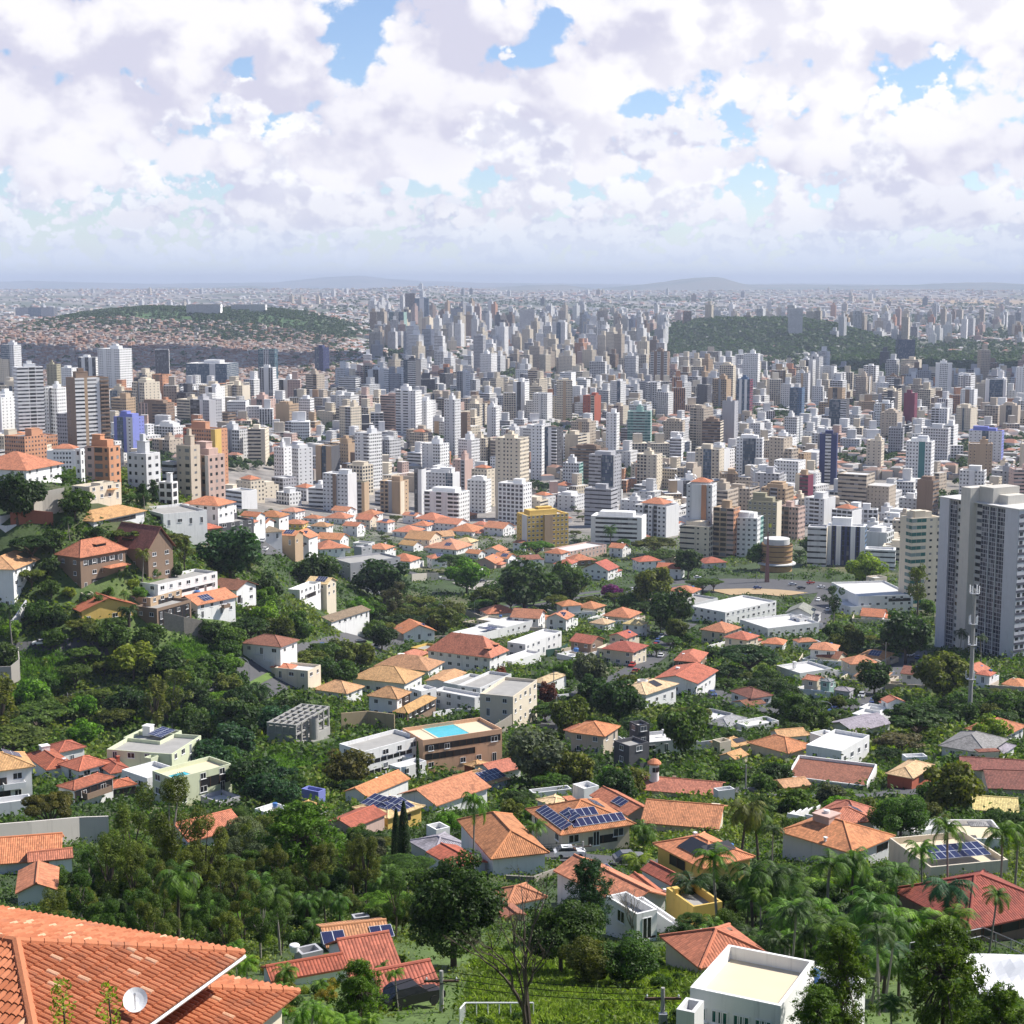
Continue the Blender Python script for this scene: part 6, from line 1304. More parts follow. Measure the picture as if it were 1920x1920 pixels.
        for sd in range(2):                                  # columns of cypress
            rg = np.random.default_rng(600 + sd); n = int(1500 * k); z = rg.uniform(.4, 11, n); a = rg.uniform(0, 2 * pi, n); rr_ = 1.05 * np.minimum(1, z / 2.0) * (1 - (z / 11.6) ** 2.6) * rg.uniform(.7, 1.05, n)
            P = np.stack([rr_ * np.cos(a), rr_ * np.sin(a), z], 1); N = np.stack([np.cos(a), np.sin(a), .6 + 0 * a], 1); tk = MB(); tk.tube([(0, 0, -2), (0, 0, 8)], [.2, .08], 6)
            proto('cypress', tk.mesh('trunk', [M['bark']]), leaf_mesh('crown', P, N, .25 * (ls + .1), .5, rg), 1.05, 5.6, fine)
        for sd in range(3):                                  # shrubs
            rg = np.random.default_rng(700 + sd); R = 1.8; lob = [(rg.normal(0, .75), rg.normal(0, .75), rg.uniform(.5, 1.7), rg.uniform(.5, .95), .85) for _ in range(12)]
            P, N = lobes_pts(rg, lob, int(900 * k)); tk = MB(); tk.tube([(0, 0, -1), (.1, 0, 1.2)], [.09, .04], 5); tk.tube([(.1, 0, .3), (.6, .2, 1.3)], [.05, .02], 4)
            proto('shrub', tk.mesh('stem', [M['bark']]), leaf_mesh('foliage', P, N, .21 * (ls + .15), .55, rg), R, 1.1, fine)
    for sd in range(2):                                      # leafless trees: forking branches down to twigs
        rg = random.Random(800 + sd); b = MB()
        def grow(p, d, L, r, lv):
            q = p + d * L; mid = (p + q) / 2 + np.array([rg.uniform(-1, 1) for _ in range(3)]) * L * .06; b.tube([p, mid, q], [r * 1.5, r * 1.3, r * 1.05], 6 if lv < 2 else 4, cap=False)
            if lv >= 6: return
            for i in range(2 if lv else 4):
                ax = np.array([rg.uniform(-1, 1), rg.uniform(-1, 1), rg.uniform(-.25, .7)]); n_ = d * 1.05 + ax * (.62 if lv else .75); n_ /= np.linalg.norm(n_); grow(q - d * L * rg.uniform(0, .35) if lv else q - d * L * .5 * (i / 3), n_, L * rg.uniform(.66, .86), r * .62, lv + 1)
        grow(np.array((0, 0, -1.0)), np.array((.03, 0, 1.0)), 4.2, .17, 0); me = b.mesh('crown', [M['bark'] if sd == 0 else M['pale_bark']])
        tk = MB(); tk.tube([(0, 0, -2), (0, 0, 1.5)], [.24, .18], 8); proto('bare', tk.mesh('trunk', [M['bark'] if sd == 0 else M['pale_bark']]), me, 4.5, 7.0, 0); PROTO[('bare', 1)] = PROTO[('bare', 0)]
make_protos()
TINT = dict(dark=(.034, .070, .012), mid=(.060, .115, .015), bright=(.100, .200, .014), lime=(.19, .26, .022), olive=(.092, .118, .016), grey=(.090, .115, .055), blue=(.036, .095, .034), palm=(.070, .145, .016), pine=(.075, .140, .012), red=(.13, .035, .016), purple=(.12, .02, .15), gold=(.22, .19, .02), brown=(.095, .088, .036), flame=(.085, .085, .016))
KN = dict(broad=('broadleaf_tree', 'tree', 'round broadleaf tree'), umbrella=('umbrella_tree', 'tree', 'flat-crowned umbrella tree'), airy=('airy_tree', 'tree', 'tall loose-crowned tree'), pine=('pine_tree', 'tree', 'pine tree'), palm=('palm_tree', 'palm tree', 'feather palm'), cypress=('cypress_tree', 'tree', 'slim cypress'), shrub=('shrub', 'shrub', 'shrub'), bare=('bare_tree', 'tree', 'leafless tree'))
TW_ = dict(dark='dark green', mid='green', bright='bright green', lime='yellow green', olive='olive green', grey='grey green', blue='blue green', palm='fresh green', pine='mid green', red='red brown', purple='purple flowering', gold='golden', brown='dry brown', flame='orange flowering')
KG = dict(broad='broadleaf trees among the houses', umbrella='umbrella trees', airy='loose-crowned trees', pine='pines', palm='palms', cypress='cypresses', shrub='shrubs', bare='leafless trees')
TREES = []; NK = {}; TR = random.Random(21)
def tree(kind, x, y, R, tint, label=None, fine=0, z=None, vi=None, hs=1.0, short=None, head=None):
    P = PROTO[(kind, fine)]; tk, cr, R0, hc = P[TR.randrange(len(P)) if vi is None else vi]; s = R / R0
    if z is None: z = float(G(x, y))
    nm, cat, word = KN[kind]; e = empty(nm, (x, y, z), TR.uniform(0, 6.28)); e.scale = (s, s, s * hs)
    if kind == 'palm': e.rotation_euler = (TR.gauss(0, .05), TR.gauss(0, .05), e.rotation_euler[2]); e.scale = (s, s, s * hs * TR.uniform(.85, 1.15))
    c = TINT[tint]; j = TR.uniform(.8, 1.22); c = (c[0] * j * TR.uniform(.9, 1.15), c[1] * j, c[2] * j * TR.uniform(.85, 1.2))
    a = place(tk, 'stem' if kind == 'shrub' else 'trunk', e); b = place(cr, 'foliage' if kind == 'shrub' else 'crown', e, color=c)
    px, py, dp = proj(x, y, z + hc * s * hs)
    if label is None:
        sz = ('big ' if R > 5.6 else 'small ' if R < 3.0 else '') if kind in ('broad', 'umbrella', 'airy') else ('tall ' if s > 1.15 else 'short ' if s < .8 else '')
        label = unique(f'{sz}{TW_[tint]} {word}', px, py, dp)
    tag(e, label, cat, KG[kind]); NK[kind] = NK.get(kind, 0) + 1
    TREES.append((x, y, R)); 
    if short: ANCH.append((px, py, dp, short))
    return e
def tree_px(kind, cx, cy, rp, tint, label=None, vi=None, hs=1.0, short=None):
    P = PROTO[(kind, 0)]; vi = TR.randrange(len(P)) if vi is None else vi; _, _, R0, hc = P[vi]
    x, y, z, u = hit(cx, cy, rp * hc * hs / R0); return tree(kind, x, y, rp * u, tint, label, 1 if u < .085 else 0, z, vi, hs, short)
# the trees one can point at: kind, crown centre x y, crown radius, tint, variant, height factor | label | short name
HAND = '''
broad 850 1690 104 dark 2 1|great glossy dark green tree, largest crown below the white hip-roofed house|great dark tree
broad 1052 1745 82 dark 3 1|wide dull green tree behind the leafless tree|
broad 1185 1795 70 mid 4 .9|low spreading green tree beside the ribbed orange skylit house|
broad 1105 1800 60 olive 1 .9|olive green tree between the leafless tree and the orange skylit house|
pine 1105 1690 46 blue 1 1|conical blue green pine in front of the long white house|blue-green pine
bare 985 1760 118 brown 0 1.1|tall leafless dark tree standing in the grassy lot|leafless tree
bare 1190 1700 44 grey 1 1|small leafless tree against the white house wall|
pine 565 1590 84 pine 2 .75|broad rounded pine with brushy needles above the garden wall|broad rounded pine
pine 672 1868 50 pine 0 .9|yellowish young pine beside the ribbed red carport|young pine
pine 1578 1845 62 pine 0 1.1|dense pine hiding the corner of the white cube building|dense pine
pine 1770 1850 84 pine 2 1.05|biggest pine, filling the lower corner beside the court fence|biggest pine
pine 1530 1915 48 pine 1 .8|low pine top at the lower edge of the white cube building|
pine 1880 1920 60 pine 0 .8|pine top cut by the frame in front of the white tarpaulin|
palm 1300 1655 44 dark 3 1|stout dark palm with a thick bushy trunk before the yellow walls|stout dark palm
palm 888 1518 26 palm 2 1.7|very tall thin palm rising over the white hip-roofed house|tall thin palm
palm 332 1648 42 palm 1 1.1|pale trunked palm among the loose-crowned trees|
palm 380 1705 38 palm 3 .9|fresh green palm beside the concrete garden wall|
palm 425 1722 40 bright 3 .8|low spreading palm at the corner of the great terracotta roof|
palm 1388 1530 36 olive 1 1|first fan palm beside the rooftop tank box|
palm 1425 1520 34 palm 1 1.1|taller twin of the fan palms beside the rooftop tank box|
palm 1555 1612 40 palm 0 1|pair palm in front of the great hipped house|
palm 1595 1625 38 palm 1 1|pair palm overlapping the first before the great hipped house|
palm 1480 1665 42 palm 3 1|bushy palm below the corner of the great hipped house|
palm 1478 1718 44 palm 0 .9|palm with hanging dead fronds in the dense palm grove|
palm 1630 1700 50 palm 1 1|broad palm in the middle of the dense palm grove|
palm 1560 1735 46 palm 0 .9|leaning palm low in the dense palm grove|
palm 1680 1620 38 palm 0 1|palm at the eave corner of the great hipped house|
palm 1735 1590 30 bright 0 1.3|slim palm in front of the terraced cream villa|
palm 1785 1560 32 bright 2 1.3|tallest slim palm before the terraced cream villa|
palm 1880 1560 36 bright 2 1.1|crowded palm beside the cream terrace edge|
palm 1908 1545 34 bright 2 1.2|palm cut by the frame beside the cream terrace|
palm 1770 1662 48 blue 1 .9|dark blue green palm against the wine-red roof|
palm 1715 1725 46 bright 3 1|bright feathery palm at the foot of the wine-red roof|
palm 1790 1720 44 bright 3 1|yellow green palm drooping over the court fence|
palm 1858 1685 26 palm 2 1|small thin palm in front of the wine-red roof|
palm 1660 1775 50 blue 1 .8|dark palm behind the biggest pine|
palm 1350 1625 40 palm 0 1|palm behind the yellow walled house|
palm 1415 1650 42 palm 1 1|palm beside the bright yellow house roof|
palm 1010 1555 22 palm 0 1|small palm at the foot of the solar-panelled house|
palm 1205 1560 26 palm 3 .9|garden palm between the solar-panelled house and bright yellow house|
palm 1195 1610 30 lime 3 .8|yellowish palm cluster by the street between the houses|
cypress 757 1562 12 dark 0 1|thick dark cypress below the cream turret house|dark cypress
cypress 743 1566 10 dark 1 1|second dark cypress leaning on the first below the cream turret house|
cypress 694 1622 10 mid 0 1.1|slender cypress standing over the umbrella crowns|slender cypress
cypress 668 1640 5 olive 1 1.4|thin pencil cypress, thinnest of all|
cypress 783 1425 3.5 dark 0 2.0|dark pencil cypress against the lilac wall end of the white L-shaped house|
umbrella 745 1630 74 mid 0 .7|layered umbrella crown left of the great dark tree|layered umbrella tree
umbrella 725 1690 56 bright 1 .7|lower bright layered umbrella crown left of the great dark tree|
airy 312 1535 66 olive 0 1.15|tallest loose-crowned tree in front of the pale green pool house|tallest loose tree
airy 245 1575 52 olive 1 1|loose olive tree over the retaining wall|
airy 205 1620 50 olive 2 1|ragged olive tree beside the orange gabled house|
airy 385 1600 54 olive 1 1|loose dusty tree in front of the lone orange roof|
airy 150 1668 34 mid 0 1|narrow green tree at the ridge of the great terracotta roof|
broad 455 1560 40 grey 3 1|grey green tree above the dusty gardens|
umbrella 92 1512 52 flame 1 1.7|flame tree with orange blossom in front of the retaining wall|flame tree
broad 648 1435 50 flame 3 .9|round tree with orange blossom beside the white L-shaped house|orange-blossom tree
umbrella 70 1340 66 mid 0 .8|widest umbrella tree over the valley road|
umbrella 25 1382 70 olive 1 .8|olive umbrella tree behind the tan-roofed white house|
broad 158 1372 32 bright 0 .9|vivid green tree behind the pale green pool house|vivid green tree
umbrella 405 1310 40 bright 2 .8|bright umbrella tree by the valley lamp|
broad 440 1350 54 dark 2 1|tall dark tree beside the valley road|
broad 432 1030 62 blue 0 .9|huge blue green tree beside the red pavilion|huge blue-green tree
broad 590 1065 46 dark 3 .9|dark round tree in front of the grey modern villa|
broad 720 1085 58 dark 4 .95|big dark tree below the grey modern villa|big dark valley tree
broad 875 1075 38 bright 0 .9|fresh green tree by the car park|
umbrella 848 1050 34 mid 0 .9|umbrella tree over the belt of villas|
airy 740 1120 34 brown 1 .7|half bare tree with tangled branches in the valley|
umbrella 740 1145 40 olive 0 .8|olive umbrella tree along the avenue|
umbrella 805 1150 38 olive 1 .8|second olive umbrella tree along the avenue|
broad 985 1095 60 dark 1 1|wide dark tree behind the long orange roofs|
broad 1060 1090 44 mid 0 1|green tree behind the purple flowering tree|
broad 1148 1108 20 purple 3 .9|purple flowering tree, the only purple crown|purple flowering tree
broad 1225 1095 42 olive 2 1|rounded olive tree beside the square|
broad 1255 1140 48 dark 0 1|dark tree at the edge of the white windowless hall|
umbrella 1230 1020 44 olive 0 .8|domed umbrella tree in front of the white district|
umbrella 1240 1040 36 mid 1 .8|green umbrella tree before the cream stepped block|
broad 1290 1050 32 dark 2 .9|dark tree with bare stems by the square|
umbrella 1005 1024 32 bright 0 .9|bright umbrella tree by the mustard yellow block|
broad 1430 1040 30 mid 1 1|leafy tree clinging beside the obelisk|
umbrella 1405 1230 64 dark 0 .8|very wide dark umbrella tree over the patched red roof|very wide umbrella tree
umbrella 1440 1285 44 dark 1 .9|dark umbrella tree below the very wide one|
broad 1160 1308 52 dark 3 1|big dark dome shaped tree in front of the cream octagon house|
broad 1285 1365 48 mid 0 1.1|tall mixed green tree between charcoal cubic and tan chimney houses|
umbrella 1300 1340 42 olive 2 .9|olive umbrella tree behind the charcoal cubic house|
broad 1105 1255 36 grey 2 1.1|grey green tree beside the glass-roofed court|
broad 1000 1410 62 grey 0 1|large silvery green tree at the end of the peach terrace|silvery tree
broad 1075 1440 44 olive 1 1|rough olive tree behind the low cream-roofed house|
broad 1028 1300 22 red 2 1.2|narrow tree with rusty leaves at the cream windowed block|
broad 935 1270 24 red 0 1|dark red leaved tree beside the white walled court|
umbrella 1722 1345 74 dark 0 .85|dark umbrella canopy in front of the cell mast|
umbrella 1690 1390 48 brown 1 .9|dry brown domed tree beside the flat white block|
broad 1770 1262 56 olive 3 1|large olive tree left of the cell mast|
broad 1640 1265 36 dark 0 .95|dark spreading tree in front of the tan villas|
broad 1780 1470 62 olive 4 1|wide olive canopy covering the sandy roofs|wide olive canopy
broad 1690 1530 58 mid 1 .9|bright domed tree behind the great hipped house|
broad 1560 1490 32 grey 2 .9|loose grey green tree beside the flecked brown roof|
broad 1860 1370 36 lime 0 1|yellow green tree at the foot of the cell mast|
broad 1700 1185 50 dark 2 1|dark grove tree under the green-glass corner tower|
airy 1722 1095 28 olive 2 1|tall slender tree in front of the green-glass corner tower|
palm 1800 1185 14 dark 0 1|palm against the tall grey tower|
palm 1842 1195 14 dark 2 1|palm right of the cell mast against the tall grey tower|
broad 1625 1065 36 lime 0 1|sunlit tree behind the curved white hall|
airy 1565 1120 22 dark 0 1|dark upright tree in front of the curved white hall|
broad 1520 1020 20 dark 0 1|dark tree left of the curved grey office|
broad 267 928 14 dark 2 1.3|dark conifer before the low white flats|
pine 288 922 11 dark 0 1.3|pointed dark conifer before the low white flats|dark conifers
pine 268 930 11 dark 1 1.2|shorter pointed conifer before the low white flats|
broad 30 925 52 dark 0 1|dark slope tree under the hilltop orange house|
broad 140 940 34 mid 3 1|leaning green tree on the slope behind the tan roof|
umbrella 250 1000 44 olive 0 .7|broad olive umbrella tree behind the mansions|
umbrella 60 1020 46 dark 0 .9|dark umbrella tree beside the terracotta mansion|
palm 265 1042 16 olive 0 .9|palm in front of the steep-gabled mansion|
palm 129 973 12 dark 0 1|small palm before the wide tan roof|
broad 395 1180 24 dark 0 .9|round dark tree on the retaining wall|
broad 250 1235 46 lime 1 .9|yellow green thicket tree above the grassy slope|yellow-green thicket
shrub 105 1880 30 lime 0 1|leafy yellow green sapling poking up before the great terracotta roof|
'''
for r in HAND.strip().split('\n'):
    d, lab, sh = r.split('|'); k, cx, cy, rp, ti, vi, hs = d.split()
    if k == 'shrub': continue
    tree_px(k, float(cx), float(cy), float(rp) * (1.25 if k == 'palm' else 1), ti, lab, int(vi), float(hs), sh or None)
for t in '''umbrella 58 1078 30 olive;broad 96 1100 20 mid;broad 190 1128 17 mid;broad 262 1112 15 bright;broad 318 1052 17 mid;broad 105 1158 24 dark;umbrella 215 1166 24 mid;broad 66 1146 26 mid;broad 330 1070 14 dark;palm 232 1112 13 palm;broad 90 1060 20 dark;airy 345 1030 20 olive;broad 180 1000 18 dark;broad 100 1010 26 mid;umbrella 330 1010 28 olive;broad 20 1180 24 bright;broad 130 1110 14 lime;shrub 165 1118 12 mid;shrub 205 1108 12 bright;shrub 285 1072 12 mid;shrub 250 1092 12 lime'''.split(';'):
    k, cx, cy, rp, ti = t.split(); tree_px(k, float(cx), float(cy), float(rp), ti)
FP_ = [(*proj(x, y, float(G(x, y)) + 4), x, y, r) for x, y, r in FOOT]
OPEN = [(330, 425, 1195, 1268), (15, 130, 1222, 1305), (475, 600, 1400, 1478), (895, 1120, 1815, 1925)]          # grassy ground
def try_tree(kind, cx, cy, rp, tint, keep=1.0, gap=.8, head=None):
    P = PROTO[(kind, 0)]; vi = TR.randrange(len(P)); _, _, R0, hc = P[vi]; hs = TR.uniform(.85, 1.1)
    x, y, z, u = hit(cx, cy, rp * hc * hs / R0); R = rp * u
    if any(a < cx < b and c < cy + rp < d_ for a, b, c, d_ in OPEN): return False
    for tx, ty, tr in TREES:
        if (x - tx) ** 2 + (y - ty) ** 2 < (gap * (R + tr)) ** 2: return False
    dp = u * FP
    for hx, hy, hd, wx, wy, wr in FP_:
        if (x - wx) ** 2 + (y - wy) ** 2 < (wr * .9 + R * .35) ** 2: return False
        if dp < hd + 3:
            q = wr * FP / hd
            if abs(cx - hx) < rp * .8 + q * keep and -rp * .7 - q * .5 * keep < cy - hy < rp * .85 + q * .55 * keep: return False
    for t in TW:
        if abs(x - t[0]) < t[2] * .6 + R * .5 and abs(y - t[1]) < t[3] * .6 + R * .5: return False
    if not -60 < cx < 1980: return False
    if NK.get(kind, 0) >= 298: return False
    tree(kind, x, y, R, tint, None, 1 if u < .085 else 0, z, vi, hs); return True
# planted areas: photo box, tries, radius range, mix of (kind, tint)
BR = [('broad', 'dark'), ('broad', 'mid'), ('broad', 'bright'), ('broad', 'olive'), ('umbrella', 'mid'), ('umbrella', 'dark'), ('broad', 'mid'), ('umbrella', 'olive')]
GA = BR + [('palm', 'palm'), ('shrub', 'mid'), ('shrub', 'lime'), ('palm', 'dark')]
AREAS = [((0, 480, 1150, 1250), 90, (24, 42), BR), ((0, 520, 1240, 1345), 120, (26, 44), BR + [('broad', 'mid'), ('airy', 'olive')]), ((440, 700, 1100, 1330), 150, (24, 44), BR + [('broad', 'bright'), ('palm', 'dark')]),
         ((480, 960, 1120, 1200), 110, (22, 38), BR + [('broad', 'bright')]), ((360, 560, 1330, 1500), 90, (26, 46), [('broad', 'dark'), ('broad', 'blue'), ('broad', 'mid')]),
         ((900, 1340, 1040, 1150), 120, (20, 34), BR), ((940, 1500, 1150, 1320), 170, (16, 30), BR), ((1000, 1320, 1290, 1470), 120, (24, 42), BR + [('palm', 'dark')]),
         ((1320, 1920, 1180, 1330), 170, (16, 32), BR), ((1330, 1920, 1320, 1460), 130, (20, 36), GA), ((1420, 1920, 1450, 1560), 80, (20, 36), GA), ((1540, 1760, 1100, 1230), 70, (16, 28), BR), ((1860, 1925, 1230, 1420), 30, (18, 30), BR),
         ((480, 1000, 1460, 1560), 70, (16, 30), GA), ((420, 720, 1520, 1640), 90, (22, 40), BR + [('broad', 'grey'), ('airy', 'olive')]), ((100, 480, 1600, 1760), 90, (26, 44), [('airy', 'olive'), ('broad', 'dark'), ('airy', 'mid'), ('broad', 'mid'), ('broad', 'olive')]),
         ((440, 760, 1640, 1760), 110, (24, 44), [('broad', 'olive'), ('broad', 'mid'), ('airy', 'mid'), ('palm', 'palm'), ('broad', 'dark'), ('shrub', 'mid')]), ((1280, 1720, 1630, 1800), 260, (26, 44), [('palm', 'palm'), ('broad', 'mid'), ('palm', 'dark'), ('broad', 'dark'), ('palm', 'bright'), ('umbrella', 'mid'), ('broad', 'lime')]),
         ((1600, 1925, 1720, 1900), 60, (24, 44), [('broad', 'olive'), ('shrub', 'olive'), ('palm', 'palm'), ('broad', 'grey')]), ((900, 1300, 1740, 1920), 90, (18, 34), [('shrub', 'lime'), ('broad', 'olive'), ('shrub', 'mid'), ('broad', 'mid')]), ((440, 760, 1760, 1920), 80, (18, 34), [('shrub', 'lime'), ('shrub', 'gold'), ('palm', 'bright'), ('broad', 'mid'), ('shrub', 'mid')]),
         ((0, 480, 880, 1160), 140, (12, 28), BR + [('palm', 'dark')]), ((430, 1340, 955, 1070), 190, (7, 16), BR + [('palm', 'palm'), ('broad', 'bright')]), ((1340, 1700, 900, 1080), 90, (6, 13), BR), ((1545, 1725, 898, 926), 40, (11, 17), [('broad', 'dark'), ('broad', 'mid')]),
         ((960, 1440, 840, 960), 90, (5, 10), BR), ((430, 960, 880, 960), 50, (5, 9), BR)]
for (x0, x1, y0, y1), n, (r0, r1), mix_ in AREAS:
    for _ in range(n):
        k, ti = TR.choice(mix_); rp = TR.uniform(r0, r1) * (.55 if k in ('shrub',) else 1.05 if k == 'palm' else 1)
        try_tree(k, TR.uniform(x0, x1), TR.uniform(y0, y1), rp, ti, .8 if y0 < 1000 else .9, .46 if k == 'palm' else .62)
def far_trees():
    """street trees, park woods and wooded slopes beyond the near districts: one mass"""
    r2 = np.random.default_rng(17)
    n = 60000; y = np.exp(r2.uniform(np.log(900), np.log(11000), n)); x = r2.uniform(-.345, .345, n) * y
    y = np.concatenate([y, r2.uniform(4080, 5000, 6500), r2.uniform(4000, 4950, 4500), r2.uniform(2950, 4000, 5000)]); x = np.concatenate([x, r2.uniform(-1280, -440, 6500), r2.uniform(380, 1060, 4500), r2.uniform(.2, .345, 5000) * y[-5000:]]); n = len(y); z = G(x, y); dp = y * CS - z * SN
    px = 960 + FP * x / dp; py = 960 - FP * (y * SN + z * CS) / dp
    nn = .5 + .5 * np.sin(x / 130. + 1.3 * np.sin(y / 210.)) * np.sin(y / 170. - x / 260.); n2 = .5 + .5 * np.sin(x / 310. + 2 * np.sin(y / 700.)) * np.sin(y / 460. + x / 900.)
    w = np.where(nn < .22, .75, .20); w = np.where(y > 2600, np.where(n2 > .6, .6, .10), w)
    hill = (np.abs(x + 860) < 420) & (y > 4100) & (y < 5200); park = (np.abs(x - 720) < 330) & (y > 4000) & (y < 4950)
    w = np.where(hill, .62 + .38 * np.sign(np.sin(x / 70.) + np.sin(y / 90. + x / 50.)), w); w = np.where(park, .72, w); w = np.where((px > 1560) & (py > 660) & (py < 722), .7, w); w = np.where((px > 520) & (px < 760) & (py > 610) & (py < 690), .6, w)
    w = np.where((px < 620) & (py < 690) & ~hill, .06, w); w = np.where(py > 885, 0, w)
    k = r2.random(n) < w; x, y, z = x[k], y[k], z[k]; hill = hill[k]; park = park[k]; m = len(x)
    cx_ = np.array(CT); x = np.concatenate([x, cx_[:, 0]]); y = np.concatenate([y, cx_[:, 1]]); z = np.concatenate([z, G(cx_[:, 0], cx_[:, 1])]); hill = np.concatenate([hill, np.zeros(len(cx_), bool)]); park = np.concatenate([park, np.zeros(len(cx_), bool)]); m = len(x)
    R = r2.uniform(3.2, 6.2, m) * np.where(y > 3000, 1.5, 1) * np.where(park, 1.25, 1) * np.where(hill, .8, 1); q = np.where(y < 2200, 44, 16)
    c = np.repeat(np.stack([x, y, z + R * .85], 1), q, 0); Rr = np.repeat(R, q); d = r2.normal(0, 1, c.shape); d /= np.linalg.norm(d, axis=1)[:, None]; d[:, 2] = np.abs(d[:, 2]) * 1.0 - .25
    P = c + d * (Rr * r2.uniform(.7, 1.05, len(Rr)))[:, None] * np.array((1, 1, .8)); N = d + np.array((0, 0, .5))
    o = place(leaf_mesh('distant_trees', P, N, Rr * np.repeat(np.where(y < 2200, .30, .5), q), .8, r2), 'distant_trees', color=(.040, .072, .022)); o['kind'] = 'stuff'
far_trees()
def grass_patch(name, pts, n, size, tint):
    """long grass on open ground"""
    r2 = np.random.default_rng(len(name) + n); P = []
    for px0, px1, py0, py1 in pts:
        for _ in range(n):
            x, y, z, u = hit(r2.uniform(px0, px1), r2.uniform(py0, py1)); P.append((x, y, z + size * .4))
    P = np.array(P); k = 14; c = np.repeat(P, k, 0) + r2.normal(0, 1, (len(P) * k, 3)) * np.array((size * 1.6, size * 1.6, size * .25)); c[:, 2] = G(c[:, 0], c[:, 1]) + size * r2.uniform(.1, .6, len(c))
    N = r2.normal(0, 1, c.shape); N[:, 2] = .25
    o = place(leaf_mesh(name, c, N, size * .7, .16, r2), name, color=tint); o['kind'] = 'stuff'
grass_patch('grass', [(900, 1330, 1780, 1920), (900, 1100, 1800, 1920)], 900, .5, (.15, .215, .035))
grass_patch('slope_grass', [(20, 130, 1225, 1300), (330, 420, 1205, 1260), (480, 600, 1405, 1480), (430, 540, 1380, 1440)], 420, 1.0, (.10, .20, .028))

def undergrowth():
    """low plants over the open ground between houses and trees"""
    r2 = np.random.default_rng(31); n = 70000
    y = np.exp(r2.uniform(np.log(58), np.log(1050), n)); x = r2.uniform(-1, 1, n) * (.35 * y + 26); far = sst(y, 120, 420); k = np.ones(n, bool)
    for wx, wy, wr in FOOT: k &= (x - wx) ** 2 + (y - wy) ** 2 > (wr * .95) ** 2
    for a in TW: k &= ~((np.abs(x - a[0]) < a[2] * .6) & (np.abs(y - a[1]) < a[3] * .6))
    for P in ROADS:
        for q in P: k &= (x - q[0]) ** 2 + (y - q[1]) ** 2 > q[2] ** 2
    m = .5 + .5 * np.sin(x / 17. + np.sin(y / 23.)) * np.sin(y / 29. - x / 41.); k &= r2.random(n) < np.where(y > 700, .45, .45 + .6 * m) * np.where((np.abs(x - 6) < 26) & (y > 72) & (y < 135), .12, 1)
    for a, b, c, d_ in OPEN:
        gx, gy, _z, gu = hit((a + b) / 2, (c + d_) / 2); k &= ~(((x - gx) ** 2 + ((y - gy) * .8) ** 2 < ((b - a) * gu * .5) ** 2) & (r2.random(n) < .9))
    x, y, far, m = x[k], y[k], far[k], m[k]; q = 15; cls = np.digitize(m + r2.normal(0, .22, len(m)), (.38, .72))
    for c_, col in enumerate(((.042, .080, .014), (.070, .125, .017), (.125, .165, .026))):
        s = cls == c_; X, Y, S = np.repeat(x[s], q), np.repeat(y[s], q), np.repeat(.13 + .58 * far[s], q); w = np.repeat((.5 + 1.3 * far[s]) * r2.uniform(.6, 1.7, s.sum()), q)
        dx, dy = r2.normal(0, 1, len(X)) * w, r2.normal(0, 1, len(X)) * w; h = r2.uniform(.0, 1.0, len(X)) * w * np.exp(-(dx * dx + dy * dy) / (2 * w * w)) * 1.25 + .1
        P = np.stack([X + dx, Y + dy, G(X + dx, Y + dy) + h], 1); N = np.stack([dx / w, dy / w, np.ones(len(X))], 1)
        o = place(leaf_mesh('undergrowth', P, N, S, .6, r2), 'undergrowth', color=col); o['kind'] = 'stuff'
# ------------------------------------------------------------------ the great terracotta roof in front, with every tile modelled
def mk_tile_real():
    m, t, b = newmat('clay_barrel_tile'); co = t.new('ShaderNodeTexCoord'); uv = t.sep(co.outputs['UV'])
    wn = t.new('ShaderNodeTexWhiteNoise', noise_dimensions='2D'); t.put(wn.inputs['Vector'], t.vec(t.m('FLOOR', uv[0]), t.m('FLOOR', uv[1]), 0))
    v = wn.outputs['Value']; n = t.noise(co.outputs['Object'], .8, 5, .7); n2 = t.noise(co.outputs['Object'], 7, 4, .7)
    c = t.mix(v, (.36, .108, .042), (.53, .19, .088)); c = t.mix(t.ss(n, .50, .72, 0, .65), c, (.27, .12, .075)); c = t.mix(t.ss(n2, .60, .75, 0, .45), c, (.16, .10, .07)); c = t.mix(t.m('GREATER_THAN', v, .975), c, (.62, .36, .22))
    t.put(b.inputs['Base Color'], c); b.inputs['Roughness'].default_value = .85; t.put(b.inputs['Normal'], t.bump(n2, .02)); return m
M['barrel'] = mk_tile_real()
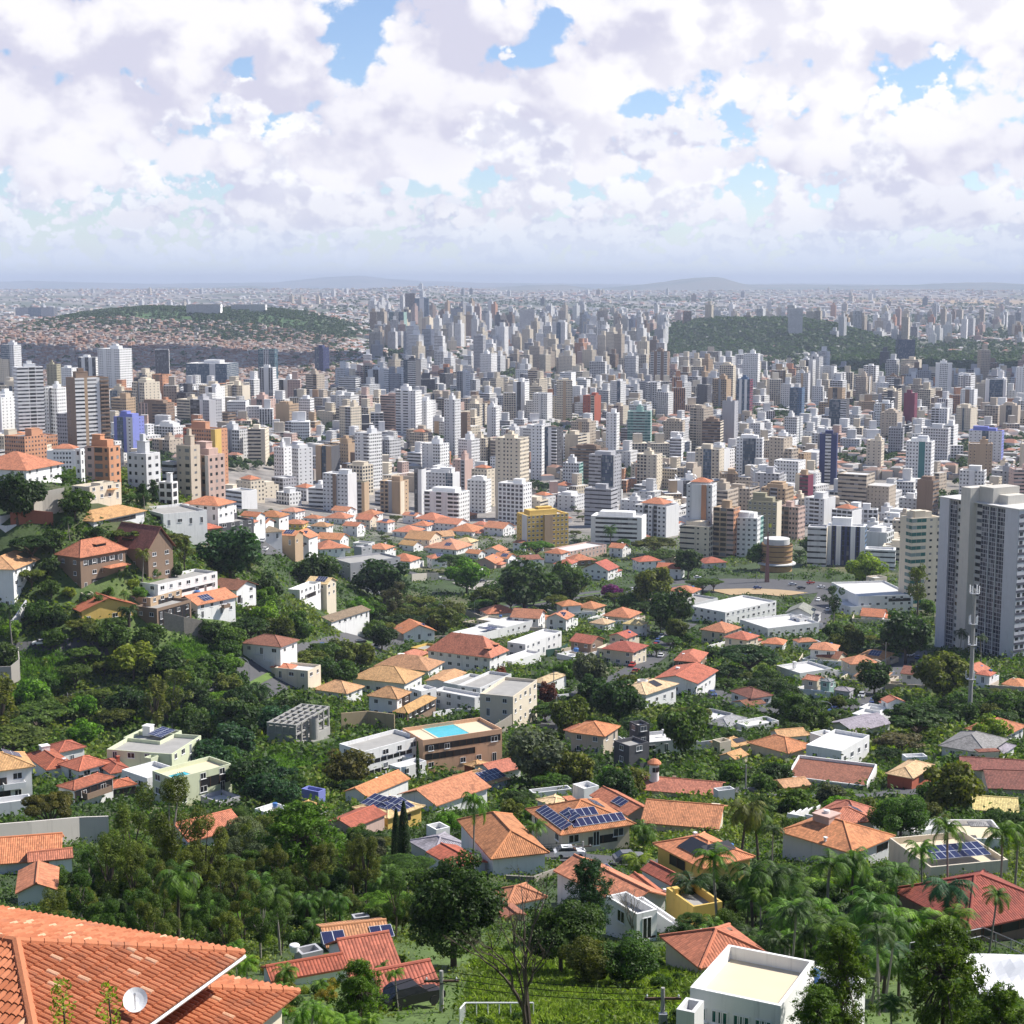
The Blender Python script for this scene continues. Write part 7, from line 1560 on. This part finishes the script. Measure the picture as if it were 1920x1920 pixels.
def tile_slope(b, E0, E1, R0, R1, pitch_c=.235, row=.42):
    """rows of barrel tiles on the slope between eave E0-E1 and ridge R0-R1 (a triangle when R0 = R1)"""
    E0, E1, R0, R1 = [np.array(p, float) for p in (E0, E1, R0, R1)]; al = E1 - E0; W = np.linalg.norm(al); al /= W; nr = np.cross(al, (R0 + R1) / 2 - E0); nr /= np.linalg.norm(nr)
    if nr[2] < 0: nr = -nr
    up = np.cross(nr, al)
    if np.dot(up, R0 - E0) < 0: up = -up
    p = lambda q: (np.dot(q - E0, al), np.dot(q - E0, up))
    (a0, v0), (a1, v1) = p(R0), p(R1); vm = max(v0, v1); n = int(W / pitch_c)
    b.face([tuple(E0 - nr * .03), tuple(E1 - nr * .03), tuple(R1 - nr * .03), tuple(R0 - nr * .03)] if W and np.linalg.norm(R1 - R0) > .1 else [tuple(E0 - nr * .03), tuple(E1 - nr * .03), tuple(R0 - nr * .03)], 0, None)
    prof = [(-.5, 0), (-.30, .065), (0, .095), (.30, .065), (.5, 0)]
    for i in range(n):
        u = (i + .5) * pitch_c
        top = v0 * u / a0 if u < a0 and a0 > .01 else v1 * (W - u) / (W - a1) if u > a1 and W - a1 > .01 else v0 + (v1 - v0) * (u - a0) / max(a1 - a0, .01)
        k = 0; va = -.08
        while va < top - .05:
            vb = min(va + row + .06, top); jit = random.uniform(-.008, .008); ring = []
            for vv, lift, tp in ((va, .035, 1.06), (vb, .0, .92)):
                ring.append([tuple(E0 + al * (u + jit + s * pitch_c * .98 * tp) + up * vv + nr * (h * tp + lift)) for s, h in prof])
            for j in range(4): b.face([ring[0][j], ring[0][j + 1], ring[1][j + 1], ring[1][j]], 0, [(i + .5, k + .5)] * 4)
            b.face([ring[0][4], ring[0][3], ring[0][2], ring[0][1], ring[0][0]], 0, [(i + .5, k + .5)] * 5)
            va += row; k += 1
def ridge_caps(b, P, Q, r=.17):
    P, Q = np.array(P, float), np.array(Q, float); L = np.linalg.norm(Q - P); n = int(L / .42); d = (Q - P) / L
    for i in range(n): b.tube([tuple(P + d * (i * .42)), tuple(P + d * (i * .42 + .47))], [r * 1.08, r * .9], 8)
def great_roof():
    zT = None; dT = ray(458, 1787); sl = 53.0; T = dT * sl; ze = T[2]
    N2 = np.append(plane_hit(170, 2126, ze), ze); F2 = np.append(plane_hit(48, 1686, ze), ze); T = np.array(T)
    dF = F2 - T; dN = (N2 - T) * .88; Wd = np.linalg.norm(dN); ux = dN / Wd; f0 = dF / np.linalg.norm(dF); uf = dF - ux * np.dot(dF, ux); uf /= np.linalg.norm(uf)
    uf = uf * .35 + f0 * .65; uf /= np.linalg.norm(uf); ux = np.array((uf[1], -uf[0], 0)); ux = ux if np.dot(ux, dN) > 0 else -ux; L = 1.9 * Wd; N2 = T + ux * Wd; rise = Wd / 2 * .31
    N3, F3, B3 = N2, T + uf * L, N2 + uf * L
    P = (T + N2) / 2 + uf * Wd / 2 + np.array((0, 0, rise)); Q = (F3 + B3) / 2 - uf * .2 + np.array((0, 0, rise)); e = empty('house', (*((T + B3) / 2)[:2], ze - 6.5)); o0 = np.array(e.location)
    l = lambda p: tuple(np.array(p) - o0)
    b = MB(); tile_slope(b, l(N2), l(T), l(P), l(P)); tile_slope(b, l(T), l(F3), l(P), l(Q)); tile_slope(b, l(B3), l(N2), l(Q), l(P)); b.build('roof', [M['barrel']], e)
    b = MB(); ridge_caps(b, l(P), l(T)); ridge_caps(b, l(P), l(N2)); ridge_caps(b, l(P), l(Q)); b.build('ridge', [M['barrel']], e)
    i_ = lambda a, c: a + (c - a) / np.linalg.norm(c - a) * .9
    b = MB(); C = [(T + B3) / 2 + (p - (T + B3) / 2) * .80 for p in (N2, T, F3, B3)]; b.prism([tuple((c - o0)[:2]) for c in C], -6, 6.35); b.build('walls', [M['plaster']], e, color=WC['cream'])
    b = MB(); b.tube([l(T + np.array((0, 0, -.12))), l(N2 + np.array((0, 0, -.12)))], .08, 6); b.build('gutter', [M['white_paint']], e)
    tag(e, 'nearest house, a great terracotta barrel tile roof filling the lower corner', 'house'); ANCH.append((200, 1830, sl, 'great terracotta roof'))
    # lower wing with its own hip
    z2 = ze - 1.9; T2 = np.append(plane_hit(562, 1860, z2), z2); N4 = T2 + ux * 9; F4 = T2 + uf * 9; P2 = (T2 + N4) / 2 + uf * 4.5 + np.array((0, 0, 1.35)); B4 = N4 + uf * 9
    b = MB(); tile_slope(b, l(N4), l(T2), l(P2), l(P2)); tile_slope(b, l(T2), l(F4), l(P2), l(P2)); b.build('wing_roof', [M['barrel']], e)
    b = MB(); ridge_caps(b, l(P2), l(T2)); b.build('wing_ridge', [M['barrel']], e)
    b = MB(); b.prism([tuple((c - o0)[:2]) for c in [(T2 + B4) / 2 + (p - (T2 + B4) / 2) * .9 for p in (N4, T2, F4, B4)]], -8, z2 - o0[2] - .15); b.build('wing_walls', [M['plaster']], e, color=WC['cream'])
    FOOT.append((float(P[0]), float(P[1]), 12))
    # satellite dish standing on the slope N2-T-P
    nn = np.cross(T - N2, P - N2); nn /= np.linalg.norm(nn); d = ray(262, 1906); t = np.dot(N2, nn) / np.dot(d, nn); A = d * t; nn = nn if nn[2] > 0 else -nn
    s = empty('satellite_dish', tuple(A)); m = MB(); m.tube([(0, 0, -.05), (0, 0, .30), (-.05, -.1, .42)], .025, 6); m.build('mast', [M['metal']], s)
    m = MB(); ax = np.array((.12, -.62, .77)); ax /= np.linalg.norm(ax); bx = np.cross(ax, (0, 0, 1)); bx /= np.linalg.norm(bx); by = np.cross(ax, bx); c = np.array((-.08, -.14, .55)); R = .36
    rings = [[tuple(c + (bx * cos(a) + by * sin(a) * 1.12) * R * q + ax * (.11 * q * q)) for a in np.linspace(0, 2 * pi, 24, endpoint=False)] for q in (.02, .35, .7, 1)]
    for i in range(3):
        for k in range(24): m.face([rings[i][k], rings[i][(k + 1) % 24], rings[i + 1][(k + 1) % 24], rings[i + 1][k]])
    m.build('dish', [M['white_paint']], s); m = MB(); m.tube([tuple(c - by * -.36), tuple(c + ax * .42)], .015, 5); m.tube([tuple(c + ax * .42), tuple(c + ax * .50)], .035, 6); m.build('receiver_arm', [M['metal']], s)
    tag(s, 'white oval satellite dish on the great terracotta roof', 'satellite dish')
    for px, py, lab in ((118, 1886, 'leafy yellow green sapling top poking up before the great terracotta roof'), (205, 1892, 'second yellow green sapling top beside the satellite dish')):
        d = ray(px, py) * 44; x, y, z = d; tk, cr, R0, hc = PROTO[('shrub', 1)][0]; g = float(G(x, y)); k = empty('sapling', (x, y, g)); hh = z - g; m = MB(); m.tube([(0, 0, -1), (.1, 0, hh * .6), (0, 0, hh + .3)], [.09, .06, .02], 6); m.build('stem', [M['bark']], k)
        r2 = np.random.default_rng(px); zz = r2.uniform(-.9, .75, 190); w = .42 * (1 - np.abs(zz) * .7); a = r2.uniform(0, 6.28, 190); PP = np.stack([w * np.cos(a) * r2.uniform(.2, 1, 190), w * np.sin(a) * r2.uniform(.2, 1, 190), zz + hh], 1)
        place(leaf_mesh('foliage', PP, PP * np.array((1, 1, 0)) + np.array((0, 0, .4)), .085, .42, r2), 'foliage', k, color=(.20, .26, .03)); tag(k, lab, 'sapling')
great_roof()
house('house', 'house', 'ribbed red carport roof on wooden posts over a parked car', [('C', (683, 1824), (717, 1873), (826, 1848), 22, .5)], 'white', 'red', '', 'ribbed red carport')
# ------------------------------------------------------------------ walls, fences, roads
def wall(label, pts, hpx, mat='concrete', th=.3, color=None, name='wall', base=6):
    """garden or retaining wall along photo points of its foot"""
    Q = [hit(*p) for p in pts]; x0, y0, z0, u0 = Q[0]; e = MB()
    for a, b in zip(Q[:-1], Q[1:]):
        d = np.array((b[0] - a[0], b[1] - a[1])); n = np.array((-d[1], d[0])) / np.linalg.norm(d) * th / 2
        P = [(a[0] - n[0] - x0, a[1] - n[1] - y0), (b[0] - n[0] - x0, b[1] - n[1] - y0), (b[0] + n[0] - x0, b[1] + n[1] - y0), (a[0] + n[0] - x0, a[1] + n[1] - y0)]
        za, zb = a[2] - z0, b[2] - z0; ta, tb = za + hpx * a[3], zb + hpx * b[3]; Z0 = [za - base, zb - base, zb - base, za - base]; Z1 = [ta, tb, tb, ta]
        for i in range(4): j = (i + 1) % 4; e.face([(*P[i], Z0[i]), (*P[j], Z0[j]), (*P[j], Z1[j]), (*P[i], Z1[i])])
        e.face([(*P[i], Z1[i]) for i in range(4)])
    o = e.build(name, [M[mat]], None, (x0, y0, z0), 0, color or (.5, .48, .45)); tag(o, label, 'wall'); return o
for lab, pts, hp, mt, col in (('long stained retaining wall behind the flame tree', [(-40, 1598), (60, 1590), (150, 1582), (205, 1580)], 52, 'plaster', (.58, .54, .49)), ('grey concrete yard wall at the bend of the hill road', [(-30, 1300), (22, 1298), (38, 1285), (36, 1262)], 50, 'plaster', (.40, .37, .33)),
                              ('rough stone wall under the ribbed dark house', [(300, 1178), (345, 1190), (380, 1196)], 34, 'stone', None), ('brick red boundary wall behind the concrete bungalow', [(20, 985), (60, 980), (100, 984)], 24, 'plaster', (.30, .10, .06)),
                              ('stained buttressed retaining wall below the hilltop orange house', [(64, 975), (80, 966), (122, 958)], 44, 'plaster', (.50, .46, .40)), ('yellowed concrete wall above the unfinished concrete frame', [(640, 1372), (690, 1368), (740, 1374)], 36, 'plaster', (.42, .33, .20)),
                              ('curving stone terrace wall beside the peach pool terrace', [(908, 1400), (950, 1375), (990, 1345)], 30, 'stone', None), ('dark stone wall below the white hip-roofed house', [(945, 1652), (1000, 1655), (1040, 1640)], 12, 'stone', None), ('pale stone garden wall beside the slender cypress', [(630, 1625), (655, 1606), (685, 1590)], 16, 'stone', None),
                              ('white yard wall of the peach pool terrace', [(812, 1345), (850, 1338), (905, 1340)], 10, 'plaster', (.70, .70, .72)), ('concrete wall behind the car park', [(772, 1090), (800, 1088), (822, 1088)], 14, 'plaster', (.48, .44, .38)), ('white retaining wall beside the tall white house', [(14, 1198), (30, 1180), (50, 1150)], 26, 'plaster', (.66, .66, .68)),
                              ('dark green garden screen behind the red villas', [(1024, 1232), (1050, 1228), (1064, 1220)], 14, 'plaster', (.02, .07, .05)), ('grey block wall in front of the slate-roofed house', [(1290, 1358), (1340, 1366), (1390, 1378)], 8, 'plaster', (.52, .51, .5)), ('long white kerb wall beside the curving lane', [(1028, 1312), (1048, 1318), (1066, 1316)], 16, 'plaster', (.66, .66, .65))):
    wall(lab, pts, hp, mt, color=col)
ROADS = []
def garden_wall(x, y, w, r, px, py, dp):
    c, q = cos(r), sin(r); k = w * .72; P = [(-k, k * .8), (-k, -k), (k, -k)]; H_ = TR.uniform(1.7, 2.6); col = TR.choice(('white', 'pale', 'cream', 'beige')); e = MB()
    W = [(x + c * a - q * b, y + q * a + c * b) for a, b in P]
    if any((p[0] - f[0]) ** 2 + (p[1] - f[1]) ** 2 < (f[2] * .7) ** 2 for p in W for f in FOOT): return
    n = 5; pts = []
    for A, B in zip(W[:-1], W[1:]): pts += [(A[0] + (B[0] - A[0]) * i / n, A[1] + (B[1] - A[1]) * i / n) for i in range(n + (B is W[-1]))]
    for A, B in zip(pts[:-1], pts[1:]):
        d = np.array((B[0] - A[0], B[1] - A[1])); nn = np.array((-d[1], d[0])) / np.linalg.norm(d) * .12; zt = max(gs(*A), gs(*B)) + H_
        e.prism([(A[0] + nn[0] * -1 - x, A[1] - nn[1] - y), (B[0] - nn[0] - x, B[1] - nn[1] - y), (B[0] + nn[0] - x, B[1] + nn[1] - y), (A[0] + nn[0] - x, A[1] + nn[1] - y)], -6, zt - gs(x, y))
    o = e.build('garden_wall', [M['plaster']], None, (x, y, gs(x, y)), 0, WC[col]); tag(o, unique(f'{col} garden wall round a villa plot', px, py + 4, dp), 'wall', 'garden walls')
for g in GW: 
    if g[5] > 1090 and TR.random() < .6: garden_wall(*g)
def strip(name, pts, width, mat, dz, kind='structure'):
    Q = [hit(*p)[:2] for p in pts]; Q = np.array(Q); out = []
    for a, b in zip(Q[:-1], Q[1:]):
        n = max(2, int(np.linalg.norm(b - a) / 4)); out += [a + (b - a) * i / n for i in range(n)]
    out.append(Q[-1]); out = np.array(out)
    for _ in range(12): out[1:-1] = (out[:-2] + out[1:-1] * 2 + out[2:]) / 4
    t = np.gradient(out, axis=0); t /= np.linalg.norm(t, axis=1)[:, None]; nn = np.stack([-t[:, 1], t[:, 0]], 1); b = MB(); ks = np.linspace(-.5, .5, 5)
    for i in range(len(out) - 1):
        for k in range(4):
            P = [out[i] + nn[i] * width * ks[k], out[i] + nn[i] * width * ks[k + 1], out[i + 1] + nn[i + 1] * width * ks[k + 1], out[i + 1] + nn[i + 1] * width * ks[k]]
            b.face([(p[0], p[1], float(G(p[0], p[1])) + dz) for p in reversed(P)])
    ROADS.append([(p[0], p[1], width * .55) for p in out]); o = b.build(name, [M[mat]]); o['kind'] = kind; return o
AVE = [(330, 1352), (372, 1338), (420, 1318), (468, 1290), (520, 1262), (590, 1240), (668, 1212), (720, 1196), (800, 1176), (880, 1156), (960, 1140), (1080, 1118), (1200, 1104), (1290, 1096)]
strip('avenue', AVE, 15, 'asphalt', .20); strip('median', AVE, 2.4, 'lawn', .34); strip('lane', [(-20, 1232), (70, 1226), (150, 1222), (200, 1212)], 7, 'asphalt', .25); strip('lane', [(1040, 1370), (1046, 1340), (1060, 1322), (1090, 1300), (1180, 1262), (1235, 1230), (1245, 1200), (1290, 1170)], 8, 'asphalt', .25)
strip('street', [(1500, 1330), (1560, 1348), (1610, 1330), (1680, 1262), (1720, 1225), (1700, 1200)], 9, 'asphalt', .25); strip('street', [(960, 1602), (1040, 1606), (1090, 1612), (1150, 1618), (1230, 1622)], 8, 'asphalt', .25)
strip('square', [(1290, 1100), (1380, 1096), (1480, 1098), (1560, 1108)], 48, 'asphalt', .22); strip('plaza', [(1350, 1112), (1400, 1108), (1460, 1110), (1490, 1116)], 20, 'dirt', .36); strip('car_park', [(865, 1100), (905, 1098), (945, 1096)], 30, 'pavement', .3)
strip('street', [(1520, 1180), (1540, 1140), (1560, 1108)], 12, 'asphalt', .3)
strip('lane', [(470, 1024), (560, 1042), (660, 1052), (760, 1072), (860, 1088)], 8, 'asphalt', .28); strip('lane', [(1330, 1296), (1400, 1330), (1480, 1338), (1560, 1350)], 8, 'asphalt', .28); strip('lane', [(1360, 1480), (1440, 1500), (1540, 1490), (1640, 1500), (1720, 1480)], 7, 'asphalt', .28)
def fence(label, pts, hpx, nx=2.5):
    Q = [hit(*p) for p in pts]; x0, y0, z0, u = Q[0]; e = empty('court_fence', (x0, y0, z0)); 
    for a, b in zip(Q[:-1], Q[1:]):
        d = np.array((b[0] - a[0], b[1] - a[1])); L = np.linalg.norm(d); n = max(1, round(L / 4)); zt = hpx * a[3]
        for i in range(n + 1): t = i / n; p = (a[0] + d[0] * t - x0, a[1] + d[1] * t - y0, a[2] + (b[2] - a[2]) * t - z0); m = MB(); m.tube([(p[0], p[1], p[2] - 3), (p[0], p[1], p[2] + zt)], .06, 5); m.build('post', [M['metal']], e)
        for f in (.5, .99): m = MB(); m.tube([(a[0] - x0, a[1] - y0, a[2] - z0 + zt * f), (b[0] - x0, b[1] - y0, b[2] - z0 + zt * f)], .05, 5); m.build('rail', [M['metal']], e)
    tag(e, label, 'fence')
fence('tall metal mesh court fence in front of the wine-red roof', [(1705, 1800), (1840, 1770), (1925, 1810)], 34)
def railing():
    P = [hit(*p) for p in ((862, 1925), (872, 1912), (1000, 1912))]; x0, y0, z0, u = P[0]; e = empty('railing', (x0, y0, z0))
    for a, b in zip(P[:-1], P[1:]):
        n = 6; m = MB(); m.tube([(a[0] - x0, a[1] - y0, a[2] - z0 + 1.1), (b[0] - x0, b[1] - y0, b[2] - z0 + 1.1)], .05, 6); m.build('rail', [M['white_paint']], e)
        for i in range(n + 1): t = i / n; m = MB(); q = [a[k] + (b[k] - a[k]) * t for k in range(3)]; m.tube([(q[0] - x0, q[1] - y0, q[2] - z0 - 2), (q[0] - x0, q[1] - y0, q[2] - z0 + 1.1)], .035, 5); m.build('baluster', [M['white_paint']], e)
    tag(e, 'white painted railing at the foot of the leafless tree', 'railing')
railing()
# ------------------------------------------------------------------ poles, lamps, wires, mast, cars
def pole(label, px, py, hpx, arm=0, short=None):
    x, y, z, u = hit(px, py); h = hpx * u; e = empty('utility_pole', (x, y, z)); m = MB(); m.tube([(0, 0, -2), (0, 0, h)], [.17, .12], 8); m.build('post', [M['concrete']], e)
    m = MB(); m.box(-1.1, 1.1, -.06, .06, h - .75, h - .62); m.build('crossarm', [M['wood']], e)
    for xx in (-.95, 0, .95): m = MB(); m.lathe([(.04, h - .62), (.06, h - .5), (.02, h - .42), (0, h - .42)], (xx, 0), 8); m.build('insulator', [M['white_paint']], e)
    if arm: m = MB(); m.box(-.25, .25, -.45, -.1, h - 2.4, h - 1.5); m.build('transformer', [M['metal']], e)
    tag(e, label, 'utility pole'); return (x, y, z + h)
def wires(label, A, B, offs=(-.9, 0, .9)):
    A, B = np.array(A), np.array(B); d = (B - A)[:2]; n = np.array((-d[1], d[0], 0)); n = n / np.linalg.norm(n); L = np.linalg.norm(B - A)
    for i, o_ in enumerate(offs):
        m = MB(); pts = []
        for k in range(13): t = k / 12; p = A + (B - A) * t + n * o_ - np.array((0, 0, .4 + L * .09 * t * (1 - t))); pts.append(tuple(p - A))
        m.tube(pts, .028, 3); o = m.build('cable', [M['rubber']], None, tuple(A)); tag(o, label, 'cable', 'overhead cables ' + label[:24])
p1 = pole('grey utility pole beside the white cube building', 1242, 1922, 74, 1); p2 = pole('utility pole with a crossarm at the ribbed red carport', 828, 1898, 82); p3 = pole('utility pole before the solar-panelled house', 1093, 1612, 36); p4 = pole('utility pole beside the valley road lamp', 366, 1348, 60); p5 = pole('utility pole standing in the valley trees', 128, 1338, 40); p6 = pole('utility pole on the grassy slope', 428, 1232, 16); p7 = pole('utility pole on the curving lane', 1043, 1366, 62); p8 = pole('utility pole among the avenue trees', 582, 1190, 22); p9 = pole('utility pole by the tan chimney house', 1398, 1482, 50)
wires('thin cable drooping from the white cube building pole to the carport pole', p1, p2); wires('long cable crossing the valley trees to the slope pole', p5, p6, (0, .5)); wires('cable across the street before the solar-panelled house', p3, hit(960, 1590)[:3] if False else (p3[0] - 22, p3[1] + 3, p3[2] - 1)); wires('cable from the slope pole to the avenue trees pole', p6, p8, (0,)); wires('cable over the lower edge beside the young pine', p2, (p2[0] - 26, p2[1] - 12, p2[2] - 2))
def lamp(label, px, py, hpx, dirn=-1):
    x, y, z, u = hit(px, py); h = hpx * u; e = empty('street_lamp', (x, y, z)); m = MB(); m.tube([(0, 0, -2), (0, 0, h * .72), (dirn * .4, 0, h * .88), (dirn * 1.4, 0, h * .98), (dirn * 2.4, 0, h)], [.10, .08, .07, .06, .05], 6); m.build('post', [M['metal']], e)
    m = MB(); m.box(dirn * 2.6 - .32, dirn * 2.6 + .32, -.13, .13, h - .04, h + .08); m.build('lamp_head', [M['metal']], e); tag(e, label, 'street lamp', 'street lamps along the avenue and lanes')
for lab, *a in (('tall street lamp at the valley road bend', 363, 1346, 57), ('street lamp half hidden in the valley trees', 230, 1345, 40), ('street lamp where the avenue enters the trees', 468, 1282, 50), ('street lamp by the olive umbrella trees', 836, 1172, 40), ('street lamp in front of the belt of villas', 890, 1158, 40), ('white street lamp behind the long tan-roofed house', 739, 1226, 50), ('street lamp below the big dark valley tree', 698, 1140, 38), ('street lamp on the lane beside the silvery tree', 1043, 1330, 50), ('street lamp beside the grey-roofed white house', 1560, 1354, 40), ('street lamp under the tall grey tower', 1695, 1242, 46), ('street lamp before the solar-panelled house', 1098, 1618, 32), ('lamp post on the square beside the obelisk', 1418, 1098, 34), ('lamp post at the far side of the square', 1486, 1092, 46), ('street lamp at the patched red roof', 1262, 1262, 40)):
    lamp(lab, *a, TR.choice((-1, 1)))
def mast():
    x, y, z, u = hit(1817, 1356); h = (1352 - 1096) * u; e = empty('cell_mast', (x, y, z)); r = 3.6 * u
    m = MB(); m.tube([(0, 0, -2), (0, 0, h * .45), (0, 0, h * .75), (0, 0, h)], [r * 1.15, r, r * .75, r * .55], 14); m.build('pole', [M['concrete']], e)
    for f, na in ((.965, 4), (.74, 4), (.585, 2), (.33, 3)):
        m = MB(); m.lathe([(r, h * f), (r + .7, h * f), (r + .7, h * f + .12), (r, h * f + .15)], n=14); m.build('platform', [M['metal']], e)
        for k in range(na):
            a = k * 2 * pi / na + f * 9; R = r + .8; m = MB(); m.box(-.16, .16, -.09, .09, 0, 2.0); m.tube([(0, .12, .6), (0, .5, .6)], .05, 4); m.build('antenna', [M['white_paint']], e, (R * cos(a), R * sin(a), h * f + .2), a + pi / 2)
    m = MB(); m.tube([(r * 1.2, 0, 0), (r * .8, 0, h * .95)], .10, 4); m.build('ladder', [M['metal']], e); tag(e, 'tall grey cell mast with four rings of white antennas', 'mast'); ANCH.append((1817, 1220, u * FP, 'cell mast'))
mast()
def car_proto():
    b = MB(); P = [(-2.05, .35), (2.1, .35), (2.12, .72), (1.75, .92), (.95, .98), (-1.7, 1.0), (-2.08, .85)]; c = [(.9, .98), (.35, 1.42), (-1.1, 1.46), (-1.75, 1.0)]
    for prof, w in ((P, .86),):
        n = len(prof)
        for i in range(n): (xa, za), (xb, zb) = prof[i], prof[(i + 1) % n]; b.face([(xa, -w, za), (xa, w, za), (xb, w, zb), (xb, -w, zb)])
        b.face([(x, -w, z) for x, z in prof]); b.face([(x, w, z) for x, z in reversed(prof)])
    b.face([(.35, -.68, 1.421), (.35, .68, 1.421), (-1.1, .68, 1.461), (-1.1, -.68, 1.461)])
    g = MB(); w0, w1 = .84, .68
    for (xa, za, wa), (xb, zb, wb) in (((.9, .985, w0), (.35, 1.42, w1)), ((-1.1, 1.46, w1), (-1.75, 1.005, w0))): g.face([(xa, -wa, za), (xa, wa, za), (xb, wb, zb), (xb, -wb, zb)])
    for s in (-1, 1): g.face([(.9, s * w0, .985), (.35, s * w1, 1.42), (-1.1, s * w1, 1.46), (-1.75, s * w0, 1.005)])
    wl = MB(); wl.tube([(0, -.1, 0), (0, .1, 0)], .32, 12); return b.mesh('body', [M['paint']]), g.mesh('windscreen', [M['glass']]), wl.mesh('wheel', [M['rubber']])
CARP = car_proto(); CC = dict(white=(.75, .75, .75), silver=(.45, .46, .48), black=(.02, .02, .022), red=(.35, .03, .02), grey=(.16, .16, .17), blue=(.05, .09, .25))
def car(label, px, py, col, rz, zoff=0.25):
    x, y, z, u = hit(px, py); e = empty('car', (x, y, z + zoff), rz); place(CARP[0], 'body', e, color=CC[col]); place(CARP[1], 'windscreen', e)
    for sx in (-1.3, 1.3):
        for sy in (-.8, .8): place(CARP[2], 'wheel', e, (sx, sy, .32))
    tag(e, label, 'car', 'cars on the streets and square')
for a in (('silver car crossing the square below the obelisk', 1486, 1099, 'silver', .2, .45), ('black car following the silver one across the square', 1502, 1106, 'black', .3, .45), ('white car in front of the curved white hall', 1540, 1104, 'white', .4, .45), ('black car in the square at the orange-fin tower', 1340, 1090, 'black', .1, .45), ('white car at the square edge by the palms', 1308, 1086, 'white', .2, .45), ('red car before the round tan building', 1520, 1096, 'red', .5, .45),
          ('dark grey car parked in the car park', 905, 1093, 'grey', .3, .45), ('silver car parked in the sunny car park', 922, 1102, 'silver', .2, .45), ('white car at the end of the car park', 884, 1098, 'white', .9, .45), ('black car on the avenue among the trees', 676, 1208, 'black', .4, .45), ('black car beside the garden of the roof-deck house', 565, 1084, 'black', .5, .3), ('dark car sheltering under the ribbed red carport', 770, 1890, 'black', .5, .3), ('blue car on the square by the white windowless hall', 1420, 1106, 'blue', .3, .5), ('white car on the street under the tall grey tower', 1706, 1232, 'white', .9, .45), ('silver car on the valley road', 385, 1336, 'silver', .45, .4), ('white car parked before the solar-panelled house', 1068, 1612, 'white', .1, .45), ('grey car parked at the street corner by the garden palm', 1180, 1622, 'grey', .2, .45), ('red car near the flat white shop', 1445, 1192, 'red', 1.0, .3), ('white car beside the mast in the far street', 1885, 1345, 'white', .7, .3), ('silver car beside the mast in the far street', 1902, 1352, 'silver', .7, .3)):
    car(*a)
def roadside():
    """parked cars and poles along the lanes"""
    n = 0
    for P in ROADS:
        w = P[0][2] / .55
        if w > 16 or w < 4: continue
        for i in range(3, len(P) - 3, 3):
            x, y, _ = P[i]; t = np.array((P[i + 1][0] - x, P[i + 1][1] - y)); L = np.linalg.norm(t); nn = np.array((-t[1], t[0])) / L; sd = TR.choice((-1, 1)); px, py, dp = proj(x, y, gs(x, y))
            if not 0 < px < 1920 or any((x - f[0]) ** 2 + (y - f[1]) ** 2 < (f[2] * .9 + 2) ** 2 for f in FOOT): continue
            if TR.random() < .42 and n < 70:
                q = (x + nn[0] * sd * w * .28, y + nn[1] * sd * w * .28); c = TR.choice(('white', 'silver', 'white', 'black', 'grey', 'red', 'blue')); e = empty('car', (*q, gs(*q) + .34), math.atan2(t[1], t[0]) + (pi if sd > 0 else 0)); place(CARP[0], 'body', e, color=CC[c]); place(CARP[1], 'windscreen', e); n += 1
                for sx in (-1.3, 1.3):
                    for sy in (-.8, .8): place(CARP[2], 'wheel', e, (sx, sy, .32))
                tag(e, unique(f'{c} car on the street', px, py, dp), 'car', 'cars on the streets and square')
            elif TR.random() < .16: pole(unique('plain utility pole', px, py, dp), *proj(x + nn[0] * w * .55, y + nn[1] * w * .55, gs(x, y))[:2], 9 * FP / dp)
roadside()
def tarp():
    x, y, z, u = hit(1890, 1875); b = MB(); n = 8
    f = lambda i, j: ((i / n - .5) * 5, (j / n - .5) * 5, 1.2 + .5 * sin(i * .7) * cos(j * .6) + .12 * j)
    for i in range(n):
        for j in range(n): b.face([f(i, j), f(i + 1, j), f(i + 1, j + 1), f(i, j + 1)])
    for i in range(n): b.face([f(i, 0), (f(i, 0)[0], f(i, 0)[1] - .3, 0), (f(i + 1, 0)[0], f(i + 1, 0)[1] - .3, 0), f(i + 1, 0)])
    o = b.build('tarpaulin', [M['white_paint']], None, (x, y, z)); tag(o, 'white tarpaulin sheet slung behind the biggest pine', 'tarpaulin')
tarp()
undergrowth()
